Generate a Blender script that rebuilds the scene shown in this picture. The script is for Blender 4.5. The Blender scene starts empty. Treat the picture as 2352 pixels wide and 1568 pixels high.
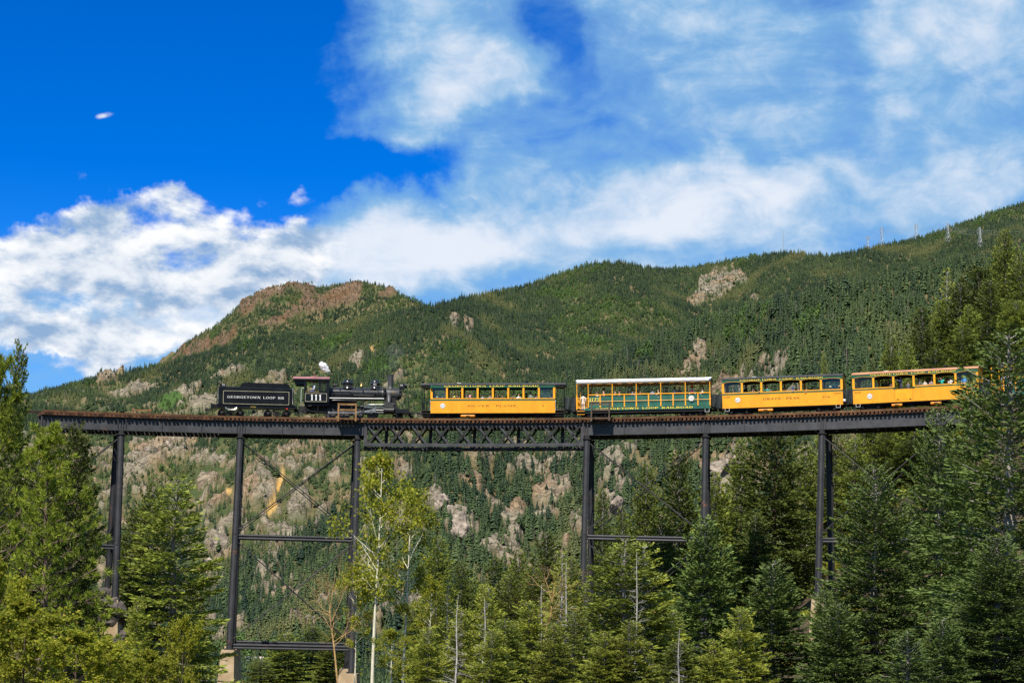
import bpy, bmesh, math, random
import numpy as np
from mathutils import Vector, Matrix

# ------------------------------------------------------------------ camera, sky, sun, exposure
SC = bpy.context.scene
COL = SC.collection
F_PX, CX, CY = 4287.5, 1176.0, 784.0          # focal length in units of a 2352 px wide frame
PITCH, ROLL = math.atan(850 / 7000), 0.025
CAM = np.array([0.0, 0.0, 2.0])
cam_rot = Matrix.Rotation(math.pi / 2 + PITCH, 3, 'X') @ Matrix.Rotation(ROLL, 3, 'Z')
CR = np.array(cam_rot)
cd = bpy.data.cameras.new('camera'); cd.sensor_width = 36.0; cd.sensor_fit = 'HORIZONTAL'
cd.lens = 36.0 * F_PX / 2352.0; cd.clip_start = 0.5; cd.clip_end = 60000
co = bpy.data.objects.new('camera', cd); COL.objects.link(co)
co.matrix_world = Matrix.Translation(Vector(CAM)) @ cam_rot.to_4x4()
SC.camera = co

SUN_EL, SUN_AZ = math.radians(52), math.radians(200)    # azimuth from +Y (view direction) clockwise: behind the camera, a little left
SUN_DIR = Vector((math.sin(SUN_AZ) * math.cos(SUN_EL), math.cos(SUN_AZ) * math.cos(SUN_EL), math.sin(SUN_EL)))
sl = bpy.data.lights.new('sun', 'SUN'); sl.energy = 4.6; sl.angle = math.radians(0.55); sl.color = (1.0, 0.94, 0.84)
so = bpy.data.objects.new('sun', sl); COL.objects.link(so)
so.location = (0, -50, 120); so.rotation_euler = SUN_DIR.to_track_quat('Z', 'Y').to_euler()

def ray(x, y):
    return CR @ np.array([(x - CX) / F_PX, -(y - CY) / F_PX, -1.0])
def azel(x, y):
    d = ray(x, y); return math.atan2(d[0], d[1]), math.atan2(d[2], math.hypot(d[0], d[1]))
def at(x, y, depth):
    d = ray(x, y); return Vector(CAM + d * (depth / d[1]))
def project(P):
    q = (np.asarray(P) - CAM) @ CR
    return CX + F_PX * q[..., 0] / -q[..., 2], CY - F_PX * q[..., 1] / -q[..., 2]

SC.view_settings.view_transform = 'Standard'; SC.view_settings.look = 'None'
SC.view_settings.exposure = 0.68; SC.view_settings.gamma = 1.0
SC.view_settings.use_curve_mapping = False
SC.render.engine = 'CYCLES'
cy = SC.cycles
cy.max_bounces = 20; cy.diffuse_bounces = 3; cy.glossy_bounces = 3; cy.transmission_bounces = 4
cy.transparent_max_bounces = 12; cy.volume_bounces = 20; cy.use_denoising = False
cy.sample_clamp_indirect = 4.0; cy.caustics_reflective = False; cy.caustics_refractive = False

class NT:                                            # small node-tree helper
    def __init__(s, tree): s.t = tree; s.L = tree.links
    def n(s, typ, **kw):
        nd = s.t.nodes.new(typ)
        for k, v in kw.items():
            if k.startswith('i_'):
                key = k[2:]; key = int(key) if key.isdigit() else key.replace('_', ' ')
                if isinstance(v, bpy.types.NodeSocket): s.L.new(v, nd.inputs[key])
                else: nd.inputs[key].default_value = v
            else: setattr(nd, k, v)
        return nd
    def math(s, op, a, b=None, clamp=False):
        nd = s.n('ShaderNodeMath', operation=op, use_clamp=clamp)
        for i, v in enumerate((a, b)):
            if v is None: continue
            if isinstance(v, bpy.types.NodeSocket): s.L.new(v, nd.inputs[i])
            else: nd.inputs[i].default_value = v
        return nd.outputs[0]
    def rng(s, v, a, b, c=0.0, d=1.0, smooth=True):
        nd = s.n('ShaderNodeMapRange', interpolation_type='SMOOTHSTEP' if smooth else 'LINEAR')
        for i, q in enumerate((v, a, b, c, d)):
            if isinstance(q, bpy.types.NodeSocket): s.L.new(q, nd.inputs[i])
            else: nd.inputs[i].default_value = q
        return nd.outputs[0]
    def mix(s, f, a, b, blend='MIX'):
        nd = s.n('ShaderNodeMix', data_type='RGBA', blend_type=blend)
        for i, q in ((0, f), (6, a), (7, b)):
            if isinstance(q, bpy.types.NodeSocket): s.L.new(q, nd.inputs[i])
            else: nd.inputs[i].default_value = q if i == 0 else ((*q, 1.0) if len(q) == 3 else q)
        return nd.outputs[2]
    def noise(s, vec, scale, detail=4.0, rough=0.55, distort=0.0):
        nd = s.n('ShaderNodeTexNoise', i_Scale=scale, i_Detail=detail, i_Roughness=rough, i_Distortion=distort)
        if vec is not None: s.L.new(vec, nd.inputs['Vector'])
        return nd.outputs['Fac']

def make_world():
    w = bpy.data.worlds.new('World'); SC.world = w; w.use_nodes = True
    w.node_tree.nodes.clear(); N = NT(w.node_tree)
    out = N.n('ShaderNodeOutputWorld'); bg = N.n('ShaderNodeBackground', i_Strength=0.066)
    N.L.new(bg.outputs[0], out.inputs[0])
    sky = N.n('ShaderNodeTexSky', sky_type='NISHITA', sun_disc=False, sun_elevation=SUN_EL, sun_rotation=SUN_AZ,
              altitude=2700.0, air_density=1.0, dust_density=0.3, ozone_density=2.0)
    hs = N.n('ShaderNodeHueSaturation', i_Saturation=1.55, i_Value=1.0, i_Color=sky.outputs[0])
    skyc = N.mix(1.0, hs.outputs[0], (0.46, 0.90, 1.42), 'MULTIPLY')
    g = N.n('ShaderNodeTexCoord').outputs['Generated']
    sp = N.n('ShaderNodeSeparateXYZ', i_0=g)
    az = N.math('ARCTAN2', sp.outputs[0], sp.outputs[1])
    el = N.math('ARCSINE', sp.outputs[2])
    P = N.n('ShaderNodeCombineXYZ', i_0=az, i_1=el).outputs[0]
    wn = N.n('ShaderNodeTexNoise', i_Vector=P, i_Scale=16.0, i_Detail=5.0, i_Roughness=0.6).outputs['Color']
    PW = N.n('ShaderNodeVectorMath', operation='MULTIPLY_ADD', i_0=wn, i_1=(0.085, 0.060, 0.0), i_2=P).outputs[0]
    PW = N.n('ShaderNodeVectorMath', operation='SUBTRACT', i_0=PW, i_1=(0.0425, 0.030, 0.0)).outputs[0]
    def blob(x, y, rx, ry, rot=0.0, w=1.0, soft=0.0):
        a, e = azel(x, y)
        mp = N.n('ShaderNodeMapping', vector_type='TEXTURE', i_Vector=PW if rx > 70 else P, i_Location=(a, e, 0), i_Rotation=(0, 0, math.radians(rot)),
                 i_Scale=(rx / F_PX, ry / F_PX, 1))
        ln = N.n('ShaderNodeVectorMath', operation='LENGTH', i_0=mp.outputs[0]).outputs['Value']
        return N.rng(ln, 1.0, soft, 0.0, w)
    def total(base, bl):
        v = base
        for b in bl: v = N.math('ADD', v, blob(*b))
        return v
    # stretched coordinates for streaky high cloud
    st = N.n('ShaderNodeMapping', i_Vector=P, i_Rotation=(0, 0, math.radians(24)), i_Scale=(9, 21, 1)).outputs[0]
    n1 = N.noise(st, 1.0, 8, 0.56, 0.7)
    n1b = N.noise(N.n('ShaderNodeMapping', i_Vector=P, i_Location=(3, 1, 0), i_Scale=(34, 48, 1)).outputs[0], 1.0, 7, 0.6, 0.4)
    veil_bias = total(0.68, [
        (900, 560, 420, 150, 0, 0.42, 0.3), (560, 700, 500, 190, 0, 0.30, 0.3), (1900, 430, 520, 190, 0, 0.16, 0.2),
        (110, 60, 960, 620, -14, -1.25, 0.40), (800, 370, 330, 75, 6, -0.50, 0.3), (1010, 335, 230, 70, 20, -0.22, 0.2), (560, 300, 300, 160, 0, -0.35, 0.4),
        (960, 120, 330, 230, -35, 0.34), (1080, 230, 360, 140, 15, 0.26), (1290, 90, 110, 260, 12, -0.34, 0.2), (1230, 300, 160, 90, 0, -0.20),
        (1600, 60, 260, 260, 0, 0.10), (1950, 130, 130, 330, 0, -0.10), (2230, 170, 260, 460, 0, 0.30, 0.2), (1560, 440, 460, 110, 9, 0.38, 0.3),
        (1300, 560, 900, 150, 0, 0.16, 0.3), (2100, 480, 420, 160, 12, -0.06), (300, 800, 520, 130, 0, 0.10)])
    vt = N.math('ADD', veil_bias, N.math('ADD', N.math('MULTIPLY', N.math('SUBTRACT', n1, 0.5), 1.25), N.math('MULTIPLY', N.math('SUBTRACT', n1b, 0.5), 0.45)))
    veil = N.rng(vt, 0.10, 0.92)
    # heaped cloud
    rot = (0, 0, math.radians(-6)); scl = (24, 40, 1)
    cu = N.n('ShaderNodeMapping', i_Vector=P, i_Location=(0.37, 0.11, 0), i_Rotation=rot, i_Scale=scl).outputs[0]
    c1 = N.noise(cu, 1.0, 8, 0.58, 0.15)
    c2 = N.noise(N.n('ShaderNodeMapping', i_Vector=P, i_Location=(0.27, 0.37, 0), i_Rotation=rot, i_Scale=scl).outputs[0], 1.0, 7, 0.58, 0.15)
    cum_bias = total(-0.24, [
        (430, 570, 500, 150, 4, 0.68, 0.5), (90, 650, 360, 220, 0, 0.54, 0.4), (520, 440, 260, 60, 10, 0.16), (690, 420, 90, 44, 0, 0.30), (680, 600, 280, 130, 0, 0.42, 0.2),
        (235, 268, 56, 18, 14, 0.62), (590, 410, 80, 40, 0, 0.26), (1065, 412, 150, 50, -10, 0.26),
        (250, 775, 420, 80, 6, 0.56, 0.3), (480, 690, 330, 120, 8, 0.38, 0.3), (300, 685, 46, 60, 0, -0.45), (60, 735, 150, 26, 4, -0.30), (120, 820, 150, 22, 8, -0.40), (420, 800, 120, 40, 20, 0.2), (80, 800, 330, 120, 0, 0.26, 0.3), (760, 520, 220, 80, 0, 0.24)])
    ct = N.math('ADD', cum_bias, N.math('MULTIPLY', N.math('SUBTRACT', c1, 0.5), 1.9))
    cum = N.rng(ct, 0.10, 0.58)
    # undersides and thick parts turn grey-blue: more cloud above than here means shade
    shd = N.math('ADD', N.rng(N.math('SUBTRACT', c2, c1), -0.15, 0.19), N.math('MULTIPLY', N.rng(ct, 0.55, 1.1), 0.22), True)
    cumc = N.mix(shd, (9.6, 9.7, 9.8), (2.7, 4.2, 6.4))
    vbr = N.rng(N.math('ADD', vt, N.math('MULTIPLY', N.math('SUBTRACT', n1b, 0.5), 0.5)), 0.64, 1.36)
    veilc = N.mix(vbr, (2.3, 4.7, 7.4), (7.9, 8.4, 9.1))
    c = N.mix(N.math('MULTIPLY', veil, 0.95), skyc, veilc)
    c = N.mix(cum, c, cumc)
    N.L.new(c, bg.inputs[0])
    w.cycles.sampling_method = 'NONE'
make_world()

# ------------------------------------------------------------------ helpers: meshes, objects, materials
class MB:                                            # collects shapes, becomes ONE mesh
    def __init__(s): s.v = []; s.f = []; s.m = []
    def add(s, vs, fs, mi=0):
        b = len(s.v); s.v += [tuple(q) for q in vs]
        for f in fs: s.f.append(tuple(b + i for i in f)); s.m.append(mi)
        return s
    def box(s, c, d, mi=0, M=None):
        x, y, z = d[0] / 2, d[1] / 2, d[2] / 2
        vs = [Vector((i * x, j * y, k * z)) for k in (-1, 1) for j in (-1, 1) for i in (-1, 1)]
        if M is not None: vs = [M @ q for q in vs]
        c = Vector(c); vs = [c + q for q in vs]
        return s.add(vs, [(0, 2, 3, 1), (4, 5, 7, 6), (0, 1, 5, 4), (2, 6, 7, 3), (0, 4, 6, 2), (1, 3, 7, 5)], mi)
    def span(s, a, b, mi=0):                         # box from corner a to corner b
        a = Vector(a); b = Vector(b)
        return s.box((a + b) / 2, [abs(q) for q in (b - a)], mi)
    def beam(s, p, q, w, h, mi=0, up=(0, 0, 1)):     # box along p->q, w sideways, h along up
        p = Vector(p); q = Vector(q); d = q - p; L = d.length; d.normalize(); up = Vector(up)
        sd = d.cross(up)
        if sd.length < 1e-4: sd = d.cross(Vector((0, 1, 0)))
        sd.normalize(); u = sd.cross(d)
        M = Matrix((d, sd, u)).transposed()
        return s.box((p + q) / 2, (L, w, h), mi, M)
    def tube(s, pts, rad, n=8, mi=0, cap=True):
        pts = [Vector(p) for p in pts]
        if not hasattr(rad, '__len__'): rad = [rad] * len(pts)
        rings = []; b = len(s.v); ref = Vector((0, 0, 1))
        for i, p in enumerate(pts):
            d = (pts[min(i + 1, len(pts) - 1)] - pts[max(i - 1, 0)]).normalized()
            a = d.cross(ref)
            if a.length < 0.05: a = d.cross(Vector((0, 1, 0)))
            a.normalize(); c = a.cross(d)
            s.v += [tuple(p + (a * math.cos(2 * math.pi * k / n) + c * math.sin(2 * math.pi * k / n)) * rad[i]) for k in range(n)]
        for i in range(len(pts) - 1):
            for k in range(n):
                k2 = (k + 1) % n
                s.f.append((b + i * n + k, b + i * n + k2, b + (i + 1) * n + k2, b + (i + 1) * n + k)); s.m.append(mi)
        if cap:
            s.f.append(tuple(b + k for k in reversed(range(n)))); s.m.append(mi)
            e = b + (len(pts) - 1) * n
            s.f.append(tuple(e + k for k in range(n))); s.m.append(mi)
        return s
    def lathe(s, prof, o, ax='z', n=16, mi=0):       # prof: (radius, height) list, revolved about an axis through o
        o = Vector(o); b = len(s.v)
        for r, h in prof:
            for k in range(n):
                a = 2 * math.pi * k / n; c, d = r * math.cos(a), r * math.sin(a)
                s.v.append(tuple(o + Vector({'z': (c, d, h), 'x': (h, c, d), 'y': (d, h, c)}[ax])))
        for i in range(len(prof) - 1):
            for k in range(n):
                k2 = (k + 1) % n
                s.f.append((b + i * n + k, b + i * n + k2, b + (i + 1) * n + k2, b + (i + 1) * n + k)); s.m.append(mi)
        s.f.append(tuple(b + k for k in reversed(range(n)))); s.m.append(mi)
        e = b + (len(prof) - 1) * n; s.f.append(tuple(e + k for k in range(n))); s.m.append(mi)
        return s
    def prism(s, poly, y0, y1, mi=0):                # polygon in x,z pushed from y0 to y1
        n = len(poly); b = len(s.v)
        s.v += [(x, y0, z) for x, z in poly] + [(x, y1, z) for x, z in poly]
        s.f.append(tuple(b + i for i in range(n))); s.f.append(tuple(b + n + i for i in reversed(range(n)))); s.m += [mi, mi]
        for i in range(n):
            j = (i + 1) % n; s.f.append((b + i, b + n + i, b + n + j, b + j)); s.m.append(mi)
        return s
    def mesh(s, name='mesh', smooth=False):
        me = bpy.data.meshes.new(name); me.from_pydata(s.v, [], s.f)
        if any(s.m): me.polygons.foreach_set('material_index', s.m)
        if smooth: me.polygons.foreach_set('use_smooth', [True] * len(s.f))
        me.update(); return me

def obj(name, me, mat=None, parent=None, loc=None):
    if isinstance(me, MB): me = me.mesh(name)
    o = bpy.data.objects.new(name, me); COL.objects.link(o)
    if mat is not None and me is not None and not me.materials:
        for m in (mat if isinstance(mat, (list, tuple)) else [mat]): me.materials.append(m)
    if parent is not None: o.parent = parent
    if loc is not None: o.location = loc
    return o
def tag(o, label=None, cat=None, group=None, kind=None):
    if label: o['label'] = label
    if cat: o['category'] = cat
    if group: o['group'] = group
    if kind: o['kind'] = kind
    return o
def empty(name, loc, label=None, cat=None, group=None):
    o = bpy.data.objects.new(name, None); COL.objects.link(o); o.location = loc; o.empty_display_size = 0.2
    return tag(o, label, cat, group)
def smooth_by_angle(me, deg=35):
    me.polygons.foreach_set('use_smooth', [True] * len(me.polygons))
    me.set_sharp_from_angle(angle=math.radians(deg)); return me

def mat(name, col, rough=0.6, metal=0.0, var=0.18, scale=4.0, bump=0.0, bscale=None, col2=None, thr=(0.35, 0.65), rnd=0.0, spec=0.5, stretch=(1, 1, 1)):
    m = bpy.data.materials.new(name); m.use_nodes = True; m.node_tree.nodes.clear(); N = NT(m.node_tree)
    out = N.n('ShaderNodeOutputMaterial'); bs = N.n('ShaderNodeBsdfPrincipled', i_Roughness=rough, i_Metallic=metal)
    bs.inputs['Specular IOR Level'].default_value = spec
    N.L.new(bs.outputs[0], out.inputs[0])
    tc = N.n('ShaderNodeTexCoord').outputs['Object']
    tc = N.n('ShaderNodeMapping', i_Vector=tc, i_Scale=stretch).outputs[0]
    f = N.rng(N.noise(tc, scale, 6, 0.6), thr[0], thr[1])
    c2 = col2 if col2 is not None else tuple(min(1, q * (1 + var)) for q in col)
    c1 = col if col2 is not None else tuple(q * (1 - var) for q in col)
    c = N.mix(f, c1, c2)
    if rnd:
        r = N.n('ShaderNodeObjectInfo').outputs['Random']
        c = N.mix(1.0, c, N.n('ShaderNodeCombineColor', i_0=N.rng(r, 0, 1, 1 - rnd, 1 + rnd, False), i_1=N.rng(r, 0, 1, 1 - rnd, 1 + rnd, False), i_2=N.rng(r, 0, 1, 1 - rnd, 1 + rnd, False)).outputs[0], 'MULTIPLY')
    N.L.new(c, bs.inputs['Base Color'])
    if bump:
        b = N.n('ShaderNodeBump', i_Strength=bump, i_Distance=0.05, i_Height=N.noise(tc, bscale or scale * 4, 5, 0.65))
        N.L.new(b.outputs[0], bs.inputs['Normal'])
    return m

# ------------------------------------------------------------------ numeric noise
def _hash(ix, iy, seed):
    h = (ix.astype(np.int64) * 374761393 + iy.astype(np.int64) * 668265263 + seed * 2147483647) & 0xFFFFFFFF
    h = ((h ^ (h >> 13)) * 1274126177) & 0xFFFFFFFF
    return ((h ^ (h >> 16)) & 0xFFFFFF) / float(0xFFFFFF)
def vnoise(x, y, seed=0):
    ix, iy = np.floor(x), np.floor(y); fx, fy = x - ix, y - iy
    fx = fx * fx * fx * (fx * (fx * 6 - 15) + 10); fy = fy * fy * fy * (fy * (fy * 6 - 15) + 10)
    a = _hash(ix, iy, seed); b = _hash(ix + 1, iy, seed); c = _hash(ix, iy + 1, seed); d = _hash(ix + 1, iy + 1, seed)
    return (a + (b - a) * fx) * (1 - fy) + (c + (d - c) * fx) * fy
def fbm(x, y, oct=5, seed=0, gain=0.5):
    t = 0; a = 1; n = 0
    c, s = math.cos(0.6), math.sin(0.6)
    for i in range(oct):
        t = t + a * (vnoise(x, y, seed + i * 17) * 2 - 1); n += a; a *= gain
        x, y = (c * x - s * y) * 2.03 + 5.3, (s * x + c * y) * 2.03 + 1.7
    return t / n
def ridged(x, y, oct=4, seed=0):
    t = 0; a = 1; n = 0
    c, s = math.cos(0.8), math.sin(0.8)
    for i in range(oct):
        t = t + a * (1 - np.abs(vnoise(x, y, seed + i * 31) * 2 - 1)); n += a; a *= 0.55
        x, y = (c * x - s * y) * 2.1 + 3.1, (s * x + c * y) * 2.1 + 7.9
    return t / n
def sstep(a, b, x):
    t = np.clip((np.asarray(x, float) - a) / (b - a), 0, 1); return t * t * (3 - 2 * t)
# ------------------------------------------------------------------ terrain: gorge, banks, mountains
def skyline(pts):
    a = np.array([azel(x, y) for x, y in pts]); o = np.argsort(a[:, 0]); return a[o, 0], np.tan(a[o, 1])
SK_A = skyline([(-400, 1010), (-100, 930), (100, 897), (230, 860), (330, 838), (430, 783), (500, 742), (535, 712), (560, 690), (620, 660), (660, 653), (690, 652), (740, 657), (775, 653), (805, 645), (850, 645), (885, 655), (920, 672), (970, 693), (1060, 740), (1200, 800), (1500, 900), (2600, 950)])
SK_B = skyline([(-400, 990), (60, 906), (245, 857), (391, 827), (573, 776), (700, 752), (773, 742), (981, 697), (1100, 672), (1200, 652), (1300, 619), (1350, 604), (1385, 597), (1430, 597), (1480, 607), (1530, 612), (1600, 608), (1650, 597), (1750, 580), (1800, 574), (1850, 577), (1905, 581), (1960, 573), (2040, 555), (2120, 538), (2200, 510), (2280, 482), (2352, 460), (2600, 380)])
SK_C = skyline([(-400, 1400), (500, 1300), (760, 1180), (900, 1080), (1000, 990), (1090, 930), (1296, 870), (1446, 792), (1571, 740), (1700, 706), (1850, 668), (2000, 640), (2200, 600), (2352, 570), (2600, 500)])
AZV = math.radians(17.5)
def terrain(X, Y):
    """height, mass id (0 near ground, 1 spur C, 2 mountain B, 3 peak A) at ground points"""
    r = np.hypot(X, Y); az = np.arctan2(X, Y)
    aza = np.abs(az)
    inview = 1 - sstep(0.34, 0.9, aza)
    # near ground
    z = np.interp(r, [0, 25, 70, 100, 130, 180, 300, 600, 900, 1300, 1800], [0.4, -0.4, -4.2, -6.2, -8.0, -10.5, -24, -48, -56, -60, -60])
    z = z * (0.25 + 0.75 * inview)
    wy = sstep(95, 185, Y) * (1 - sstep(330, 620, Y))
    xr = np.interp(Y, [90, 168, 240, 400], [32, 10, 11, 28])
    right = 46 * sstep(0, 62, X - xr) * wy
    xl = np.interp(Y, [60, 165, 260], [-30, -24, -60])
    left = 26 * sstep(0, 34, xl - X) * sstep(70, 150, Y) * (1 - sstep(230, 420, Y))
    z = z + right + left + fbm(X / 21, Y / 21, 4, 3) * 1.2 * sstep(15, 60, r)
    mid = np.zeros(z.shape, int)
    def mass(sk, rc, rf, zf, mid_i, amp, seed, tree, backs):
        nonlocal z, mid
        te = np.interp(az, sk[0], sk[1]); Hc = 2.0 + rc * te - tree
        Hc = Hc * inview + (1 - inview) * np.minimum(Hc, 260)
        t = (r - rf) / (rc - rf)
        u = r * 1.0; v = az * rc
        gul = fbm(v / 190 + u / 420, u / 300 - v / 700, 5, seed)
        fine = fbm(X / 42, Y / 42, 4, seed + 5)
        tt = np.clip(t, 0, 1)
        g = 0.30 * tt + 0.70 * tt ** 1.25
        zz = zf + (Hc - zf) * g + (gul * amp + fine * amp * 0.30) * np.clip(tt * 6, 0, 1) * np.clip((1 - tt) * 5, 0, 1)
        zz = np.where(t > 1, Hc - (r - rc) * backs - 0.0, zz)
        zz = np.where(t < 0, -500, zz)
        m = zz > z; z = np.where(m, zz, z); mid = np.where(m, mid_i, mid)
    wob = 1 + 0.05 * np.sin(az * 23) + 0.03 * np.sin(az * 61 + 1)
    mass(SK_C, 1330 * wob, 860 + 0 * r, -64, 1, 16, 11, 5.0, 0.30)
    mass(SK_B, (2150 + 500 * sstep(-0.2, 0.25, az)) * wob, 1180 + 0 * r, -64, 2, 26, 23, 4.5, 0.25)
    mass(SK_A, 3300 * wob, 2300 + 0 * r, 20, 3, 30, 37, 3.0, 0.35)
    return z, mid

# places where bare rock, orange spoil and pale scree show, given where the picture shows them: (mass, x, y, rx, ry, rot)
ROCK = [(3, 625, 676, 105, 22, 22), (3, 705, 685, 24, 44, -14), (3, 765, 684, 72, 28, 22), (3, 780, 692, 75, 30, 24), (3, 885, 676, 45, 15, 0), (3, 560, 708, 40, 20, 30), (3, 470, 795, 130, 18, 20), (3, 640, 735, 60, 14, 22),
        (2, 1045, 735, 14, 18, 0), (2, 1075, 748, 12, 22, 20), (2, 1432, 600, 22, 6, 0), (2, 1645, 655, 62, 34, 32), (2, 1605, 690, 28, 22, 20), (2, 1690, 640, 30, 16, -10), (2, 1733, 688, 12, 6, 0),
        (2, 300, 905, 60, 16, 15), (2, 420, 905, 60, 18, 25), (2, 250, 870, 50, 10, 20), (2, 640, 870, 40, 14, 20), (2, 520, 860, 60, 10, 15), (2, 470, 935, 60, 20, 10), (2, 820, 830, 18, 24, 20), (2, 900, 880, 40, 12, 30), (2, 600, 900, 70, 12, 20),
        (2, 350, 1040, 95, 36, 28), (2, 300, 1085, 60, 30, 28), (2, 430, 1020, 40, 16, 20), (2, 480, 1110, 50, 16, 20), (2, 500, 1250, 34, 40, 0), (2, 480, 1330, 40, 30, 0), (2, 600, 1130, 60, 34, 30), (2, 690, 1170, 40, 30, 20), (2, 650, 1260, 60, 30, 20), (2, 760, 1230, 40, 30, 0),
        (2, 600, 1330, 50, 26, 20), (2, 700, 1390, 60, 26, 10), (2, 560, 1420, 60, 20, 0), (2, 770, 1100, 30, 18, 0),
        (1, 1600, 828, 22, 44, -20), (1, 1570, 865, 40, 20, 30), (1, 1770, 850, 64, 40, 25), (1, 1700, 890, 70, 26, 20), (1, 1830, 930, 50, 30, 0),
        (1, 1000, 1150, 36, 44, 20), (1, 1062, 1210, 50, 62, 10), (1, 900, 1200, 40, 40, 0), (1, 930, 1100, 30, 22, 0), (1, 1120, 1050, 60, 14, 10), (1, 1200, 1075, 60, 22, 15), (1, 1290, 1060, 60, 22, 15), (1, 1270, 1140, 60, 30, 20), (1, 1330, 1210, 40, 40, 0), (1, 1180, 1190, 40, 26, 20), (1, 1400, 1060, 60, 40, 10), (1, 1440, 1030, 40, 18, 0), (1, 1400, 1170, 40, 24, 20), (1, 1670, 1060, 50, 22, 15), (1, 1130, 1270, 50, 20, 10), (1, 1250, 1250, 40, 22, 0)]
SPOIL = [(2, 642, 1112, 11, 36, -18), (2, 622, 1168, 13, 30, -38), (2, 522, 1128, 20, 9, 35), (2, 602, 1058, 5, 7, 0), (2, 524, 1400, 6, 20, 0), (2, 853, 803, 6, 12, 0), (2, 668, 1305, 9, 22, 0)]
MEADOW = [(2, 1300, 679, 46, 13, 0), (2, 1255, 670, 20, 10, 0), (2, 1390, 705, 26, 8, 0), (1, 1480, 830, 26, 14, 0), (1, 1700, 770, 40, 22, 30), (1, 1850, 745, 60, 26, 20), (1, 1990, 900, 50, 22, 10), (1, 2180, 790, 80, 20, 0), (2, 2180, 545, 40, 7, 8), (2, 760, 790, 60, 14, 20), (2, 560, 800, 50, 8, 20), (2, 700, 880, 60, 16, 10), (2, 390, 930, 50, 20, 0), (2, 870, 840, 50, 14, 20), (2, 1050, 800, 40, 14, 10)]
def mask(lst, X, Y, Z, mid, seed, amp=0.85):
    px, py = project(np.stack([X, Y, Z], -1))
    out = np.full(X.shape, -9.0)
    nz = fbm(X / 30, Y / 30, 5, seed, 0.6)
    for m, x, y, rx, ry, rot in lst:
        c, s = math.cos(math.radians(rot)), math.sin(math.radians(rot))
        dx, dy = px - x, -(py - y)
        u, v = (c * dx + s * dy) / rx, (-s * dx + c * dy) / ry
        out = np.maximum(out, np.where(mid == m, 1.15 - np.sqrt(u * u + v * v), -9))
    return sstep(0.36, 0.54, out + nz * amp)
def full_height(X, Y):
    Z, mid = terrain(X, Y)
    rock = mask(ROCK, X, Y, Z, mid, 71)
    _, py = project(np.stack([X, Y, Z], -1))
    scat = fbm(X / 22, Y / 22, 5, 91, 0.66)                       # smaller scattered outcrops low on the slopes
    low = np.where(mid == 1, sstep(930, 1080, py), np.where(mid == 2, sstep(800, 1060, py) * (np.arctan2(X, Y) < 0.02), 0.0))
    rock = np.maximum(rock, low * sstep(0.21, 0.30, scat))
    spoil = mask(SPOIL, X, Y, Z, mid, 72, 0.35)
    mead = mask(MEADOW, X, Y, Z, mid, 73, 0.6)
    rr = ridged(X / 34 + Z / 60, Y / 30 - X / 90, 5, 51) * 0.7 + 0.3 * ridged(X / 11, Y / 13, 3, 57)
    Z = Z + rock * (1 - spoil) * (np.where(mid > 0, 1, 0)) * ((rr - 0.45) * 22 + 3)
    return Z, mid, rock, spoil, mead

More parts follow.
